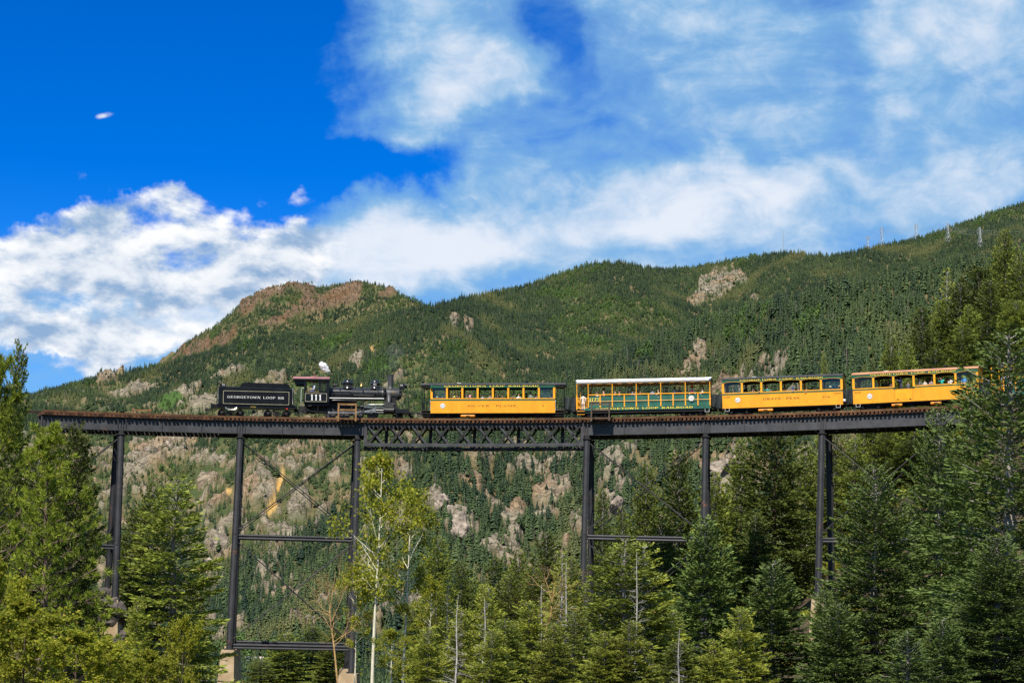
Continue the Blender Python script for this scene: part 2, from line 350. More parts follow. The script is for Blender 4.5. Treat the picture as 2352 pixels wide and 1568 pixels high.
def build_terrain():
    fine = np.linspace(-AZV, AZV, 700)
    coarse = np.concatenate([np.linspace(AZV, math.pi * 2 - AZV, 90)[1:-1]])
    azs = np.concatenate([fine, coarse]); na = len(azs)
    rs = np.concatenate([np.linspace(1, 60, 14), np.linspace(65, 420, 60), np.linspace(432, 840, 24), np.geomspace(850, 3450, 380), np.linspace(3500, 9000, 14)]); nr = len(rs)
    A, R = np.meshgrid(azs, rs); X = R * np.sin(A); Y = R * np.cos(A)
    Z, mid, rock, spoil, mead = full_height(X, Y)
    nv = X.size
    V = np.stack([X, Y, Z], -1).reshape(-1, 3)
    i = np.arange(nr - 1)[:, None] * na; j = np.arange(na)[None, :]; j2 = (j + 1) % na
    Fq = np.stack([i + j, i + j2, i + na + j2, i + na + j], -1).reshape(-1, 4)[:, ::-1]
    me = bpy.data.meshes.new('terrain')
    me.vertices.add(nv); me.vertices.foreach_set('co', V.ravel())
    nf = len(Fq); me.loops.add(nf * 4); me.polygons.add(nf)
    me.loops.foreach_set('vertex_index', Fq.ravel().astype(np.int32))
    me.polygons.foreach_set('loop_start', np.arange(nf, dtype=np.int32) * 4)
    for nm, a in (('rock', rock), ('spoil', spoil), ('mead', mead), ('far', (mid > 0).astype(float)), ('peak', (mid == 3).astype(float))):
        at_ = me.attributes.new(nm, 'FLOAT', 'POINT'); at_.data.foreach_set('value', a.ravel().astype(np.float32))
    me.update(calc_edges=True)
    me.polygons.foreach_set('use_smooth', [True] * nf)
    m = bpy.data.materials.new('ground_cover'); m.use_nodes = True; m.node_tree.nodes.clear(); N = NT(m.node_tree)
    out = N.n('ShaderNodeOutputMaterial'); bs = N.n('ShaderNodeBsdfPrincipled', i_Roughness=0.95); bs.inputs['Specular IOR Level'].default_value = 0.1
    N.L.new(bs.outputs[0], out.inputs[0])
    P = N.n('ShaderNodeNewGeometry').outputs['Position']
    a = lambda k: N.n('ShaderNodeAttribute', attribute_name=k).outputs['Fac']
    n1 = N.noise(P, 0.03, 8, 0.65); n2 = N.noise(P, 0.25, 6, 0.7); n3 = N.noise(P, 0.9, 4, 0.7)
    soil = N.mix(N.rng(n1, 0.42, 0.6), (0.060, 0.082, 0.028), (0.19, 0.145, 0.075))
    soil = N.mix(N.rng(n2, 0.45, 0.7), soil, (0.055, 0.085, 0.028))
    wp = N.n('ShaderNodeVectorMath', operation='ADD', i_0=P, i_1=N.n('ShaderNodeVectorMath', operation='SCALE', i_0=N.n('ShaderNodeTexNoise', i_Scale=0.09, i_Detail=3.0, i_Vector=P).outputs['Color'], i_Scale=26.0).outputs[0]).outputs[0]
    st = N.n('ShaderNodeMapping', i_Vector=wp, i_Rotation=(0.5, 0.3, 0.4), i_Scale=(0.10, 0.10, 0.34)).outputs[0]
    s1 = N.noise(st, 1.0, 7, 0.68); n4 = N.noise(P, 0.02, 4, 0.6)
    rk = N.mix(N.rng(s1, 0.34, 0.62), (0.105, 0.088, 0.064), (0.335, 0.280, 0.20))
    rk = N.mix(N.rng(n4, 0.48, 0.62), rk, N.mix(N.rng(s1, 0.36, 0.62), (0.14, 0.092, 0.058), (0.36, 0.255, 0.155)))
    v1 = N.n('ShaderNodeTexVoronoi', feature='DISTANCE_TO_EDGE', i_Scale=0.07, i_Vector=wp).outputs['Distance']
    rk = N.mix(N.rng(v1, 0.0, 0.035), (0.05, 0.042, 0.034), rk)
    rk = N.mix(N.rng(n2, 0.56, 0.68), rk, (0.065, 0.085, 0.034))
    sp = N.mix(N.rng(n2, 0.35, 0.65), (0.52, 0.29, 0.06), (0.50, 0.34, 0.15))
    md = N.mix(n2, (0.05, 0.10, 0.025), (0.075, 0.13, 0.035))
    rk = N.mix(a('peak'), rk, N.mix(1.0, rk, (0.64, 0.50, 0.44), 'MULTIPLY'))
    c = N.mix(a('rock'), soil, rk); c = N.mix(a('mead'), c, md); c = N.mix(a('spoil'), c, sp)
    near = N.mix(N.rng(n2, 0.4, 0.65), (0.13, 0.095, 0.062), (0.05, 0.062, 0.024))
    c = N.mix(a('far'), near, c)
    N.L.new(c, bs.inputs['Base Color'])
    b = N.n('ShaderNodeBump', i_Strength=0.9, i_Distance=2.5, i_Height=N.math('ADD', N.math('ADD', n2, N.math('MULTIPLY', s1, 1.2)), N.math('MULTIPLY', n3, 0.4)))
    N.L.new(b.outputs[0], bs.inputs['Normal'])
    return tag(obj('terrain', me, m), 'steep forested mountainside and gorge with rock outcrops', 'terrain', None, 'structure')
TERRAIN = build_terrain()
def ground(x, y):
    Z = terrain(np.array([float(x)]), np.array([float(y)]))[0]; return float(Z[0])
def hit(x, y, r0=60, r1=3600):                       # where the line of sight through a picture point meets the land
    d = ray(x, y); h = math.hypot(d[0], d[1]); rs = np.linspace(r0, r1, 4000)
    X = d[0] / h * rs; Y = d[1] / h * rs; Z = CAM[2] + d[2] / h * rs
    T = full_height(X, Y)[0]; k = int(np.argmax(T > Z))
    if not (T > Z).any(): k = int(np.argmax((T - CAM[2]) / rs))
    return Vector((X[k], Y[k], T[k]))
# ------------------------------------------------------------------ the curved iron bridge
BR, BX, BYC = 105.0, -6.0, 168.2 - 105.0             # curve radius and centre (the curve bends round the viewer's side)
def zg(ph): return 15.159 + 2.383 * ph + 2.07 * ph * ph
def bp(ph, n, z):                                    # n: metres towards the viewer from the track centre, z: from the top of the guard timber
    return Vector((BX + (BR - n) * math.sin(ph), BYC + (BR - n) * math.cos(ph), zg(ph) + z))
def phi_at(xd, n=0.0, y=960.0):
    for _ in range(3):
        d = ray(xd, y); rr = BR - n
        a = d[0] ** 2 + d[1] ** 2; b = -2 * (d[0] * BX + d[1] * BYC); c = BX * BX + BYC * BYC - rr * rr
        t = (-b + math.sqrt(b * b - 4 * a * c)) / (2 * a)
        ph = math.atan2(d[0] * t - BX, d[1] * t - BYC)
        y = float(project(np.array(bp(ph, n, 0)))[1])
    return ph
M_STEEL = mat('painted_iron', (0.022, 0.021, 0.021), 0.6, 0.0, 0.25, 1.5, 0.15, 12, spec=0.3)
def rusty(name, base, rust, lo, hi):
    m = mat(name, base, 0.55, 0.0, 0.2, 1.2, 0.15, 14, spec=0.35)
    N = NT(m.node_tree); bs = next(n for n in m.node_tree.nodes if n.type == 'BSDF_PRINCIPLED')
    src = bs.inputs['Base Color'].links[0].from_socket
    P = N.n('ShaderNodeNewGeometry').outputs['Position']
    f = N.math('MULTIPLY', N.rng(N.noise(P, 0.55, 3, 0.5), lo, hi), N.rng(N.noise(P, 6.0, 5, 0.7), 0.45, 0.62))
    N.L.new(N.mix(f, src, rust), bs.inputs['Base Color']); return m
M_GIRDER = rusty('painted_girder_plate', (0.050, 0.050, 0.054), (0.20, 0.075, 0.035), 0.66, 0.74)
M_COLUMN = rusty('painted_column', (0.028, 0.028, 0.031), (0.17, 0.065, 0.035), 0.65, 0.75)
M_TIE = mat('creosoted_tie', (0.042, 0.019, 0.010), 0.85, 0, 0.4, 3, 0.5, 20, col2=(0.135, 0.062, 0.030), rnd=0.55, spec=0.2)
M_GUARD = mat('guard_timber', (0.075, 0.036, 0.018), 0.85, 0, 0.3, 1.2, 0.4, 14, col2=(0.145, 0.075, 0.036), rnd=0.2, spec=0.2)
M_PLANK = mat('weathered_plank', (0.20, 0.105, 0.045), 0.85, 0, 0.3, 2, 0.4, 20, col2=(0.32, 0.19, 0.09), rnd=0.2, spec=0.2)
M_PLANKG = mat('grey_plank', (0.070, 0.056, 0.042), 0.9, 0, 0.3, 2, 0.4, 20, col2=(0.13, 0.10, 0.075), rnd=0.2, spec=0.2)
M_RAIL = mat('rail_steel', (0.10, 0.06, 0.045), 0.4, 0.7, 0.3, 3)
M_CONC = mat('concrete', (0.30, 0.215, 0.125), 0.9, 0, 0.2, 0.7, 0.5, 9, col2=(0.44, 0.34, 0.22), spec=0.2)

PH0, PH1 = phi_at(95), phi_at(2215)
BROOT = empty('railway_bridge', bp((PH0 + PH1) / 2, 0, -24), 'long black iron trestle bridge carrying the train across the gorge', 'bridge')
BO = Vector(BROOT.location)
def loc(v): return Vector(v) - BO
def arc_strip(mb, pa, pb, n0, n1, z0, z1, step=0.0035):   # curved box along the track
    k = max(1, int(abs(pb - pa) / step)); b = len(mb.v)
    for i in range(k + 1):
        ph = pa + (pb - pa) * i / k
        for n, z in ((n0, z0), (n1, z0), (n1, z1), (n0, z1)): mb.v.append(tuple(loc(bp(ph, n, z))))
    for i in range(k):
        o = b + i * 4
        for j in range(4):
            j2 = (j + 1) % 4; mb.f.append((o + j, o + 4 + j, o + 4 + j2, o + j2)); mb.m.append(0)
    mb.f.append((b, b + 1, b + 2, b + 3)); e = b + k * 4; mb.f.append((e + 3, e + 2, e + 1, e)); mb.m += [0, 0]
    return mb
def frame(ph):                                       # local axes: x along the track to the right, y away from the viewer, z up
    t = Vector((math.cos(ph), -math.sin(ph), 0)); y = Vector((math.sin(ph), math.cos(ph), 0)); return t, y
def rotz(ph): return -ph

# ties, one object each
tie_me = MB().box((0, 0, 0), (0.20, 3.24, 0.22)).mesh('tie'); tie_me.materials.append(M_TIE)
rt = random.Random(5)
n_t = int((PH1 - PH0) * BR / 0.36)
for i in range(n_t + 1):
    ph = PH0 + (PH1 - PH0) * i / n_t + rt.uniform(-0.0003, 0.0003)
    o = obj('tie', tie_me, None, BROOT, loc(bp(ph, rt.uniform(-0.05, 0.05), -0.292 + rt.uniform(-0.008, 0.008)))); o.rotation_euler.z = rotz(ph) + rt.uniform(-0.012, 0.012)
# guard timbers in lengths, rails
k = 0; ph = PH0
while ph < PH1:
    pe = min(PH1, ph + 7.3 / BR)
    for n in (1.38, -1.55):
        o = obj('guard_timber', arc_strip(MB(), ph, pe - 0.0004, n, n + 0.17, -0.182 + rt.uniform(0, .012), rt.uniform(-0.015, 0.012)), M_GUARD, BROOT)
    ph = pe
PHS, PHE = phi_at(-260), phi_at(2560)
for n in (0.50, -0.50):
    mb = MB(); arc_strip(mb, PHS, PHE, n - 0.055, n + 0.055, -0.181, -0.165); arc_strip(mb, PHS, PHE, n - 0.01, n + 0.01, -0.165, -0.085); arc_strip(mb, PHS, PHE, n - 0.032, n + 0.032, -0.085, -0.05)
    obj('rail', mb, M_RAIL, BROOT)
RAIL_Z = -0.05

CO = {0: 281, 1: 554, 2: 823, 3: 1349, 4: 1621, 5: 1888}
PC = {k_: phi_at(x, 1.25, 990) for k_, x in CO.items()}
def girder(pa, pb, stiff):
    for n, zb, side in ((1.25, -1.53, 1), (-1.25, -1.74, -1)):
        mb = MB()
        arc_strip(mb, pa, pb, n - 0.012, n + 0.012, zb, -0.445)
        arc_strip(mb, pa, pb, n - 0.17, n + 0.17, -0.445, -0.412)
        arc_strip(mb, pa, pb, n - 0.17, n + 0.17, zb - 0.03, zb)
        g = obj('girder', mb, M_GIRDER, BROOT)
        if side < 0:
            mb = MB()                                # cross bracing between the two girders
            m = max(2, int((pb - pa) * BR / 1.7))
            for i in range(m + 1):
                p = pa + (pb - pa) * (i + 0.02) / (m + .04)
                mb.beam(loc(bp(p, 1.2, -1.4)), loc(bp(p, -1.2, -1.6)), 0.09, 0.12)
                if i < m:
                    p2 = pa + (pb - pa) * (i + 1) / m
                    mb.beam(loc(bp(p, 1.2, -1.46)), loc(bp(p2, -1.2, -1.66)), 0.08, 0.05)
            obj('cross_bracing', mb, M_STEEL, g)
            continue
        for st in stiff:                             # riveted angle stiffeners on the visible face
            for dp in ((-0.0012, 0.0012) if st in (pa, pb) else (0,)):
                sp = st + dp + (0.0022 if st == pa else -0.0022 if st == pb else 0)
                mb = MB(); mb.beam(loc(bp(sp, n + 0.055, -0.45)), loc(bp(sp, n + 0.055, zb + 0.005)), 0.09, 0.07, up=frame(sp)[1])
                for r_ in range(9):
                    c = loc(bp(sp, n + 0.10, -0.52 - r_ * 0.12)); mb.lathe([(0.022, 0), (0.022, -0.012), (0.01, -0.02)], c, 'y', 5)
                obj('stiffener', mb, M_GIRDER, g)
        mb = MB(); m = int((pb - pa) * BR / 0.22)    # rivet line along the bottom edge
        arc_strip(mb, pa, pb, n + 0.013, n + 0.028, zb + 0.004, zb + 0.10)
        for i in range(m):
            p = pa + (pb - pa) * (i + .5) / m; mb.box(loc(bp(p, n + 0.034, zb + 0.055)), (0.04, 0.015, 0.04))
        obj('rivet_line', mb, M_GIRDER, g)
def stations(pa, pb, k): return [pa + (pb - pa) * i / k for i in range(k + 1)]
g0 = phi_at(95, 1.25)
girder(g0, PC[0], stations(g0, PC[0], 2)); girder(PC[0], PC[1], stations(PC[0], PC[1], 3)); TR0, TR1 = phi_at(838, 1.25), phi_at(1341, 1.25)
girder(PC[1], TR0, stations(PC[1], TR0, 3)); girder(TR1, PC[4], stations(TR1, PC[4], 3)); girder(PC[4], PC[5], stations(PC[4], PC[5], 3))
ge = phi_at(2215, 1.25); girder(PC[5], ge, stations(PC[5], ge, 4))

# lattice truss span in the middle
NP_ = 10
def truss(n, zt, zb, lit):
    t = obj('truss', arc_strip(arc_strip(MB(), TR0 + .001, TR1 - .001, n - 0.16, n + 0.16, zt - 0.03, zt), TR0 + .001, TR1 - .001, n - 0.012, n + 0.012, zt - 0.36, zt - 0.03), M_GIRDER, BROOT)
    b = MB(); arc_strip(b, TR0 + .001, TR1 - .001, n - 0.17, n + 0.17, zb - 0.03, zb); arc_strip(b, TR0 + .001, TR1 - .001, n + 0.09, n + 0.114, zb, zb + 0.27); arc_strip(b, TR0 + .001, TR1 - .001, n - 0.114, n - 0.09, zb, zb + 0.27)
    obj('bottom_chord', b, M_GIRDER, t)
    for i in range(NP_):
        pa = TR0 + (TR1 - TR0) * (i + 0.08) / NP_; pb = TR0 + (TR1 - TR0) * (i + 0.92) / NP_
        obj('diagonal', MB().beam(loc(bp(pa, n + 0.04, zb + 0.03)), loc(bp(pb, n + 0.04, zt - 0.06)), 0.055, 0.17, up=(0, 0, 1)), M_STEEL, t)
        d = MB().beam(loc(bp(pa, n - 0.04, zt - 0.06)), loc(bp(pb, n - 0.04, zb + 0.05)), 0.055, 0.19, up=(0, 0, 1))
        for q, s_ in ((0.06, 1), (0.94, -1)):
            c0 = bp(pa, n + 0.02, zt - 0.06).lerp(bp(pb, n + 0.02, zb + 0.05), q)
        obj('diagonal', d, M_GIRDER, t)  # lighter paint on this set stands in for its lit face
    for p in (TR0 + 0.001, TR1 - 0.001):
        obj('end_post', MB().beam(loc(bp(p, n, zt)), loc(bp(p, n, zb)), 0.26, 0.16, up=frame(p)[1]), M_GIRDER, t)
    if n > 0:
        m = MB()
        for i in range(80):
            p = TR0 + (TR1 - TR0) * (i + .5) / 80; m.box(loc(bp(p, n + 0.12, zb + 0.05)), (0.04, 0.014, 0.04))
        for i in range(NP_ + 1):
            p = TR0 + (TR1 - TR0) * i / NP_
            p = min(max(p, TR0 + .004), TR1 - .004)
            m.box(loc(bp(p, n + 0.118, zb + 0.15)), (0.5, 0.014, 0.22))
        obj('gusset', m, M_GIRDER, t)
    else:
        for i in range(0, NP_ + 1):
            p = TR0 + (TR1 - TR0) * i / NP_
            m = MB().beam(loc(bp(p, 1.1, zb + 0.1)), loc(bp(p, -1.1, zb - 0.02)), 0.10, 0.14)
            if 0 < i < NP_ and i % 2 == 1: m.beam(loc(bp(p, 0, zt - 0.05)), loc(bp(p, 0, zb + 0.05)), 0.1, 0.30, up=frame(p)[0])
            if i < NP_:
                p2 = TR0 + (TR1 - TR0) * (i + 1) / NP_; m.beam(loc(bp(p, 1.1, zb)), loc(bp(p2, -1.1, zb - .05)), 0.09, 0.06)
            obj('sway_frame', m, M_STEEL, t)
truss(1.25, -0.42, -2.50, True); truss(-1.25, -0.42, -2.72, False)
# stringer plates carried between the trusses, in their shade
for n in (0.55, -0.55):
    obj('stringer', arc_strip(MB(), TR0 + .002, TR1 - .002, n - 0.06, n + 0.06, -0.95, -0.42), M_STEEL, BROOT)

# towers
def column(parent, top, foot, r=0.27):
    top, foot = loc(top), loc(foot); d = (foot - top).normalized(); L = (foot - top).length
    mb = MB().tube([top, top.lerp(foot, .5), foot], r, 14)
    for sx in range(4):                              # flanges riveted along a segmental column
        a = math.pi / 4 + sx * math.pi / 2; o = Vector((math.cos(a), math.sin(a), 0)) * (r + 0.03)
        mb.beam(top + o, foot + o, 0.035, 0.10, up=o)
    c = obj('column', smooth_by_angle(mb.mesh('column'), 40), M_COLUMN, parent)
    obj('cap_plate', MB().box(top + Vector((0, 0, 0.03)), (0.72, 0.72, 0.06)).box(foot + Vector((0, 0, 0.05)), (0.85, 0.85, 0.10)), M_STEEL, c)
    return top, foot
def rod(parent, p, q, name='brace_rod', r=0.046): obj(name, MB().tube([p, q], r, 6), M_STEEL, parent)
def on(a, b, z): t = (z - a.z) / (b.z - a.z); return a.lerp(b, t)
def strut(parent, p, q):
    mb = MB(); u = Vector((0, 0, 1)); d = (q - p).normalized(); s = d.cross(u)
    for dz in (0.13, -0.13): mb.tube([p + u * dz, q + u * dz], 0.095, 8)
    mb.beam(p, q, 0.05, 0.20)
    obj('strut', mb, M_COLUMN, parent)
    for e in (p, q): obj('gusset', MB().box(e, (0.16, 0.5, 0.62)), M_STEEL, parent)
def pier(name, foot, h, w0, w1, label):
    foot = Vector(foot); h = max(h, foot.z - ground(foot.x, foot.y) + 0.4); w1 = max(w1, w0 + h * .12); hs, hw = w0 / 2, w1 / 2; n = 7; mb = MB(); prev = None
    base = foot - Vector((0, 0, h)); rr = random.Random(int(foot.x * 10))
    b = 0
    for i in range(n + 1):
        t = i / n; w = hs + (hw - hs) * t
        for a, c in ((-1, -1), (1, -1), (1, 1), (-1, 1)):
            mb.v.append((a * w + rr.uniform(-.012, .012), c * w + rr.uniform(-.012, .012), h - h * t))
    for i in range(n):
        for j in range(4):
            j2 = (j + 1) % 4; mb.f.append((i * 4 + j2, i * 4 + j, i * 4 + 4 + j, i * 4 + 4 + j2)); mb.m.append(0)
    mb.f.append((0, 1, 2, 3)); mb.m.append(0)
    o = obj(name, mb, M_CONC, None, base); o.rotation_euler.z = -0.15
    return tag(o, label, 'pier', 'concrete piers under the trestle towers')
PIER_TXT = {('a', 'n'): 'pale concrete pier on the rocky bank under the leftmost tower', ('b0', 'n'): 'tall tapered concrete pier under the left leg of the tower below the tender'}
def tower(name, tops, feet, levels, batter, inward):
    """tops: two phi; feet: picture points of the two viewer-side feet; levels: picture y of each horizontal strut line"""
    T = obj(name, MB().beam(loc(bp(tops[0], 1.1, -1.83)), loc(bp(tops[0], -1.1, -1.83)), 0.3, 0.16).beam(loc(bp(tops[1], 1.1, -1.83)), loc(bp(tops[1], -1.1, -1.83)), 0.3, 0.16), M_STEEL, BROOT)
    near = []; far = []
    for i, ph in enumerate(tops):
        tp = bp(ph, 1.25, -1.92); ft = at(feet[i][0], feet[i][1], tp.y - batter)
        near.append(column(T, tp, ft))
        s = 1 if i == 0 else -1
        tf = bp(ph + s * 0.0018, -1.25, -1.92); n_, y_ = frame(ph)
        ff = ft + y_ * (2.5 + 2 * batter) + n_ * s * inward
        far.append(column(T, tf, ff))
        for (a, n) in ((ph, 1.25), (ph, -1.25)):
            obj('bearing', MB().box(loc(bp(a, n, -1.72)), (0.42, 0.34, 0.40)), M_STEEL, T)
    zs = [on(near[0][0], near[0][1], loc(at(tops_x, y, tp.y)).z).z for tops_x, y in levels]
    for face in (near, far):
        prev = [face[0][0] - Vector((0, 0, 0.25)), face[1][0] - Vector((0, 0, 0.25))]
        for z in zs:
            a, b = on(face[0][0], face[0][1], z), on(face[1][0], face[1][1], z)
            strut(T, a, b)
            up = Vector((0, 0, 0.35))
            for off in ((-0.10, 0.10) if face is near else (0.0,)):
                o = Vector((0, off, abs(off) * .8))
                rod(T, prev[0] + o, b + up + o); rod(T, prev[1] + o, a + up + o)
            prev = [a - Vector((0, 0, 0.35)), b - Vector((0, 0, 0.35))]
    for i in (0, 1):                                 # transverse bracing near to far
        pz = [near[i][0], far[i][0]]
        for z in zs:
            a, b = on(near[i][0], near[i][1], z), on(far[i][0], far[i][1], z)
            obj('strut', MB().beam(a, b, 0.14, 0.24), M_STEEL, T)
            rod(T, pz[0], b, r=0.025); rod(T, pz[1], a, r=0.025); pz = [a, b]
    return near, far
def ph_feet(x): return phi_at(x, 1.25, 990)
TW1 = tower('tower', (PC[1], PC[2]), ((527, 1491), (807, 1545)), ((680, 1236), (680, 1483)), 2.3, 0.45)
TW2 = tower('tower', (PC[3], PC[4]), ((1333, 1560), (1612, 1500)), ((1485, 1236), (1485, 1484)), 2.3, 0.3)
TW0 = tower('tower', (phi_at(-5, 1.25, 985), PC[0]), ((-25, 1320), (264, 1377)), ((130, 1253),), 1.7, 0.3)
TW3 = tower('tower', (PC[5], phi_at(2165, 1.25, 985)), ((1879, 1372), (2165, 1290)), ((2030, 1242),), 1.6, 0.3)
def piers(T, who, h, w0, w1, labs):
    k = 0
    for face in T:
        for i in (0, 1):
            if labs[k]: pier('concrete_pier', face[i][1] + BO, h[i], w0, w1, labs[k])
            k += 1
piers(TW1, 'b', (6.5, 4.5), 1.15, 1.9, ['tapered concrete pier under the nearest leg of the tower below the tender', 'concrete pier behind the aspens under the right leg of that tower', 'concrete pier in shade behind the front pier below the tender', 'concrete pier farther back behind the aspen trunks'])
piers(TW2, 'c', (4.5, 5.0), 1.2, 1.8, ['concrete pier hidden in firs under the tower below the open car', 'concrete pier among spruces under the right leg of the tower below the open car', 'rear concrete pier in deep shade behind the tower right of the truss', 'rear concrete pier behind the blue green spruce'])
piers(TW0, 'a', (4.5, 3.2), 0.85, 1.25, ['concrete pier buried in the pines at the left edge', 'pale narrow concrete pier beside the dark boulder under the leftmost visible tower leg', 'rear concrete pier behind the pines at the left edge', 'rear concrete pier behind the boulder on the left bank'])
piers(TW3, 'd', (3.0, 3.0), 1.1, 1.5, ['small concrete pier among spruces under the rightmost visible tower leg', 'concrete pier behind the dark spruce at the right end of the trestle', 'rear concrete pier uphill of the rightmost visible tower leg', 'rear concrete pier under the last span in the trees'])

# timber refuge platforms beside the track
def refuge(xa, xb, near, m, h):
    pa, pb = phi_at(xa, 2.0), phi_at(xb, 2.0); s = 1 if near else -1
    r_ = obj('refuge_platform', arc_strip(MB(), pa, pb, s * 1.70, s * 2.35, -0.17, -0.11), m, BROOT)
    for i in range(2): obj('joist', MB().beam(loc(bp((pa, pb)[i], s * 1.2, -0.29)), loc(bp((pa, pb)[i], s * 2.4, -0.29)), 0.16, 0.2), m, r_)
    for p in (pa, pb): obj('post', MB().beam(loc(bp(p, s * 2.38, -0.38)), loc(bp(p, s * 2.38, h)), 0.13, 0.13, up=frame(p)[1]), m, r_)
    for z in ((h - 0.09, h * 0.52) if near else (h - 0.2,)):
        obj('handrail', MB().beam(loc(bp(pa - .001, s * 2.30, z)), loc(bp(pb + .001, s * 2.30, z)), 0.05, 0.16), m, r_)
    if near:
        for p in (pa, pb): obj('side_rail', MB().beam(loc(bp(p, 1.75, h - .1)), loc(bp(p, 2.3, h - .1)), 0.05, 0.14), m, r_)
refuge(777, 817, True, M_PLANK, 1.22)
refuge(1359, 1400, True, M_PLANKG, 1.20)
refuge(313, 351, False, M_PLANK, 0.75)
# ------------------------------------------------------------------ lettering: wide serif capitals drawn as strokes
def _arc(cx, cy, rx, ry, a0, a1, tk=0.20, th=0.09, k=14):
    pts = []
    for i in range(k + 1):
        a = math.radians(a0 + (a1 - a0) * i / k); w = th + (tk - th) * abs(math.cos(a)) ** 1.5
        pts.append((cx + rx * math.cos(a), cy + ry * math.sin(a), w))
    return pts
TK, TN = 0.20, 0.085
def _v(x, y0=0.0, y1=1.0, w=TK): return [[(x, y0, w), (x, y1, w)]] + ([[(x - 0.17, y0 + .04, TN), (x + 0.17, y0 + .04, TN)]] if y0 == 0 else []) + ([[(x - 0.17, y1 - .04, TN), (x + 0.17, y1 - .04, TN)]] if y1 == 1 else [])
def _h(x0, x1, y): return [[(x0, y, TN), (x1, y, TN)]]
def _d(x0, y0, x1, y1, w=TK): return [[(x0, y0, w), (x1, y1, w)]]
def _s(x, y): return [[(x - 0.14, y, TN), (x + 0.14, y, TN)]]
GL = {
 'A': (1.1, _d(.12, 0, .55, 1, TN) + _d(.55, 1, .95, 0) + _h(.28, .8, .34) + _s(.12, .04) + _s(.95, .04)),
 'D': (1.1, _v(.22) + [_arc(.45, .5, .5, .46, -90, 90)] + _h(.2, .47, .96) + _h(.2, .47, .04)),
 'E': (1.05, _v(.22) + _h(.2, .9, .96) + _h(.2, .72, .52) + _h(.2, .95, .04) + _d(.9, 1, .9, .76, TN) + _d(.95, 0, .95, .26, TN) + _d(.72, .64, .72, .4, TN)),
 'G': (1.1, [_arc(.55, .5, .45, .46, 48, 330)] + _d(.86, .05, .86, .45) + _h(.66, 1.02, .46) + _d(.9, .98, .9, .72, TN)),
 'H': (1.15, _v(.2) + _v(.95) + _h(.2, .95, .52)), 'I': (.5, _v(.25)),
 'K': (1.1, _v(.2) + _d(.9, .98, .35, .45, TN) + _d(.42, .55, .92, .02) + _s(.9, .96) + _s(.94, .04)),
 'L': (1.0, _v(.22) + _h(.2, .9, .04) + _d(.9, 0, .9, .28, TN)),
 'M': (1.35, _v(.15, w=TN) + _d(.2, .97, .65, .03) + _d(.65, .03, 1.1, .97, TN) + _v(1.15)),
 'N': (1.15, _v(.16, w=TN) + _d(.2, .97, .92, .03) + _v(.95, w=TN)),
 'O': (1.15, [_arc(.57, .5, .46, .46, 0, 360, k=24)]),
 'P': (1.0, _v(.22) + [_arc(.5, .73, .38, .23, -90, 90)] + _h(.2, .52, .96) + _h(.2, .52, .5)),
 'R': (1.1, _v(.22) + [_arc(.5, .73, .38, .23, -90, 90)] + _h(.2, .52, .96) + _h(.2, .52, .5) + _d(.5, .5, .92, .04) + _s(.95, .04)),
 'S': (.95, [_arc(.48, .74, .34, .22, 40, 270)] + [_arc(.48, .27, .36, .23, 90, -140)] + _d(.82, .98, .82, .75, TN) + _d(.1, .02, .1, .28, TN)),
 'T': (1.05, _v(.52) + _h(.05, 1.0, .96) + _d(.07, 1, .07, .72, TN) + _d(.98, 1, .98, .72, TN)),
 'U': (1.1, _d(.2, .35, .2, 1) + [_arc(.53, .35, .33, .31, 180, 360)] + _d(.88, .35, .88, 1, TN) + _s(.2, .96) + _s(.88, .96)),
 'V': (1.1, _d(.12, .98, .55, .03) + _d(.55, .03, .96, .98, TN) + _s(.12, .96) + _s(.96, .96)),
 'W': (1.5, _d(.12, .98, .42, .03) + _d(.42, .03, .72, .98, TN) + _d(.72, .98, 1.05, .03) + _d(1.05, .03, 1.36, .98, TN) + _s(.12, .96) + _s(.72, .96) + _s(1.36, .96)),
 'Y': (1.1, _d(.12, .98, .55, .46) + _d(.55, .46, .96, .98, TN) + _d(.55, 0, .55, .48) + _s(.12, .96) + _s(.96, .96) + _s(.55, .04)),
 '1': (.62, _v(.34) + _d(.12, .8, .34, .96, TN)), '2': (.95, [_arc(.47, .7, .34, .26, 170, -50)] + _d(.68, .5, .14, .06, TN) + _h(.1, .88, .08) + _d(.86, .06, .86, .26, TN)),
 '3': (.95, [_arc(.44, .73, .32, .23, 150, -90)] + [_arc(.44, .27, .36, .24, 90, -150)]), '6': (.95, [_arc(.48, .3, .34, .27, 0, 360, k=20)] + [_arc(.62, .45, .48, .5, 100, 185)]),
 '7': (.95, _h(.1, .86, .95) + _d(.86, .95, .4, 0) + _d(.1, 1, .1, .74, TN)), ' ': (.7, [])}
def text_mesh(txt, h, width=None, gap=0.16, fat=1.0):
    x = 0; strokes = []
    for ch in txt:
        w, ss = GL[ch]
        for s in ss: strokes.append([(x + a, b, t) for a, b, t in s])
        x += w + gap
    tot = x - gap; sx = (width / tot) if width else h
    mb = MB(); lvl = 0
    for s in strokes:
        b = len(mb.v); n = len(s); lvl = (lvl + 1) % 7; dy = -lvl * 0.0004
        for i, (a, c, t) in enumerate(s):
            p0 = s[max(i - 1, 0)]; p1 = s[min(i + 1, n - 1)]
            dx, dz = (p1[0] - p0[0]) * sx, (p1[1] - p0[1]) * h; L = math.hypot(dx, dz) or 1
            nx, nz = -dz / L, dx / L; hw = t * fat * h * 0.5 if abs(dx) > abs(dz) else t * fat * min(sx, h * 1.8) * 0.5
            for q in (1, -1): mb.v.append(((a - tot / 2) * sx + nx * hw * q, dy, (c - .5) * h + nz * hw * q))
        for i in range(n - 1):
            mb.f.append((b + 2 * i, b + 2 * i + 1, b + 2 * i + 3, b + 2 * i + 2)); mb.m.append(0)
    return mb.mesh('lettering')
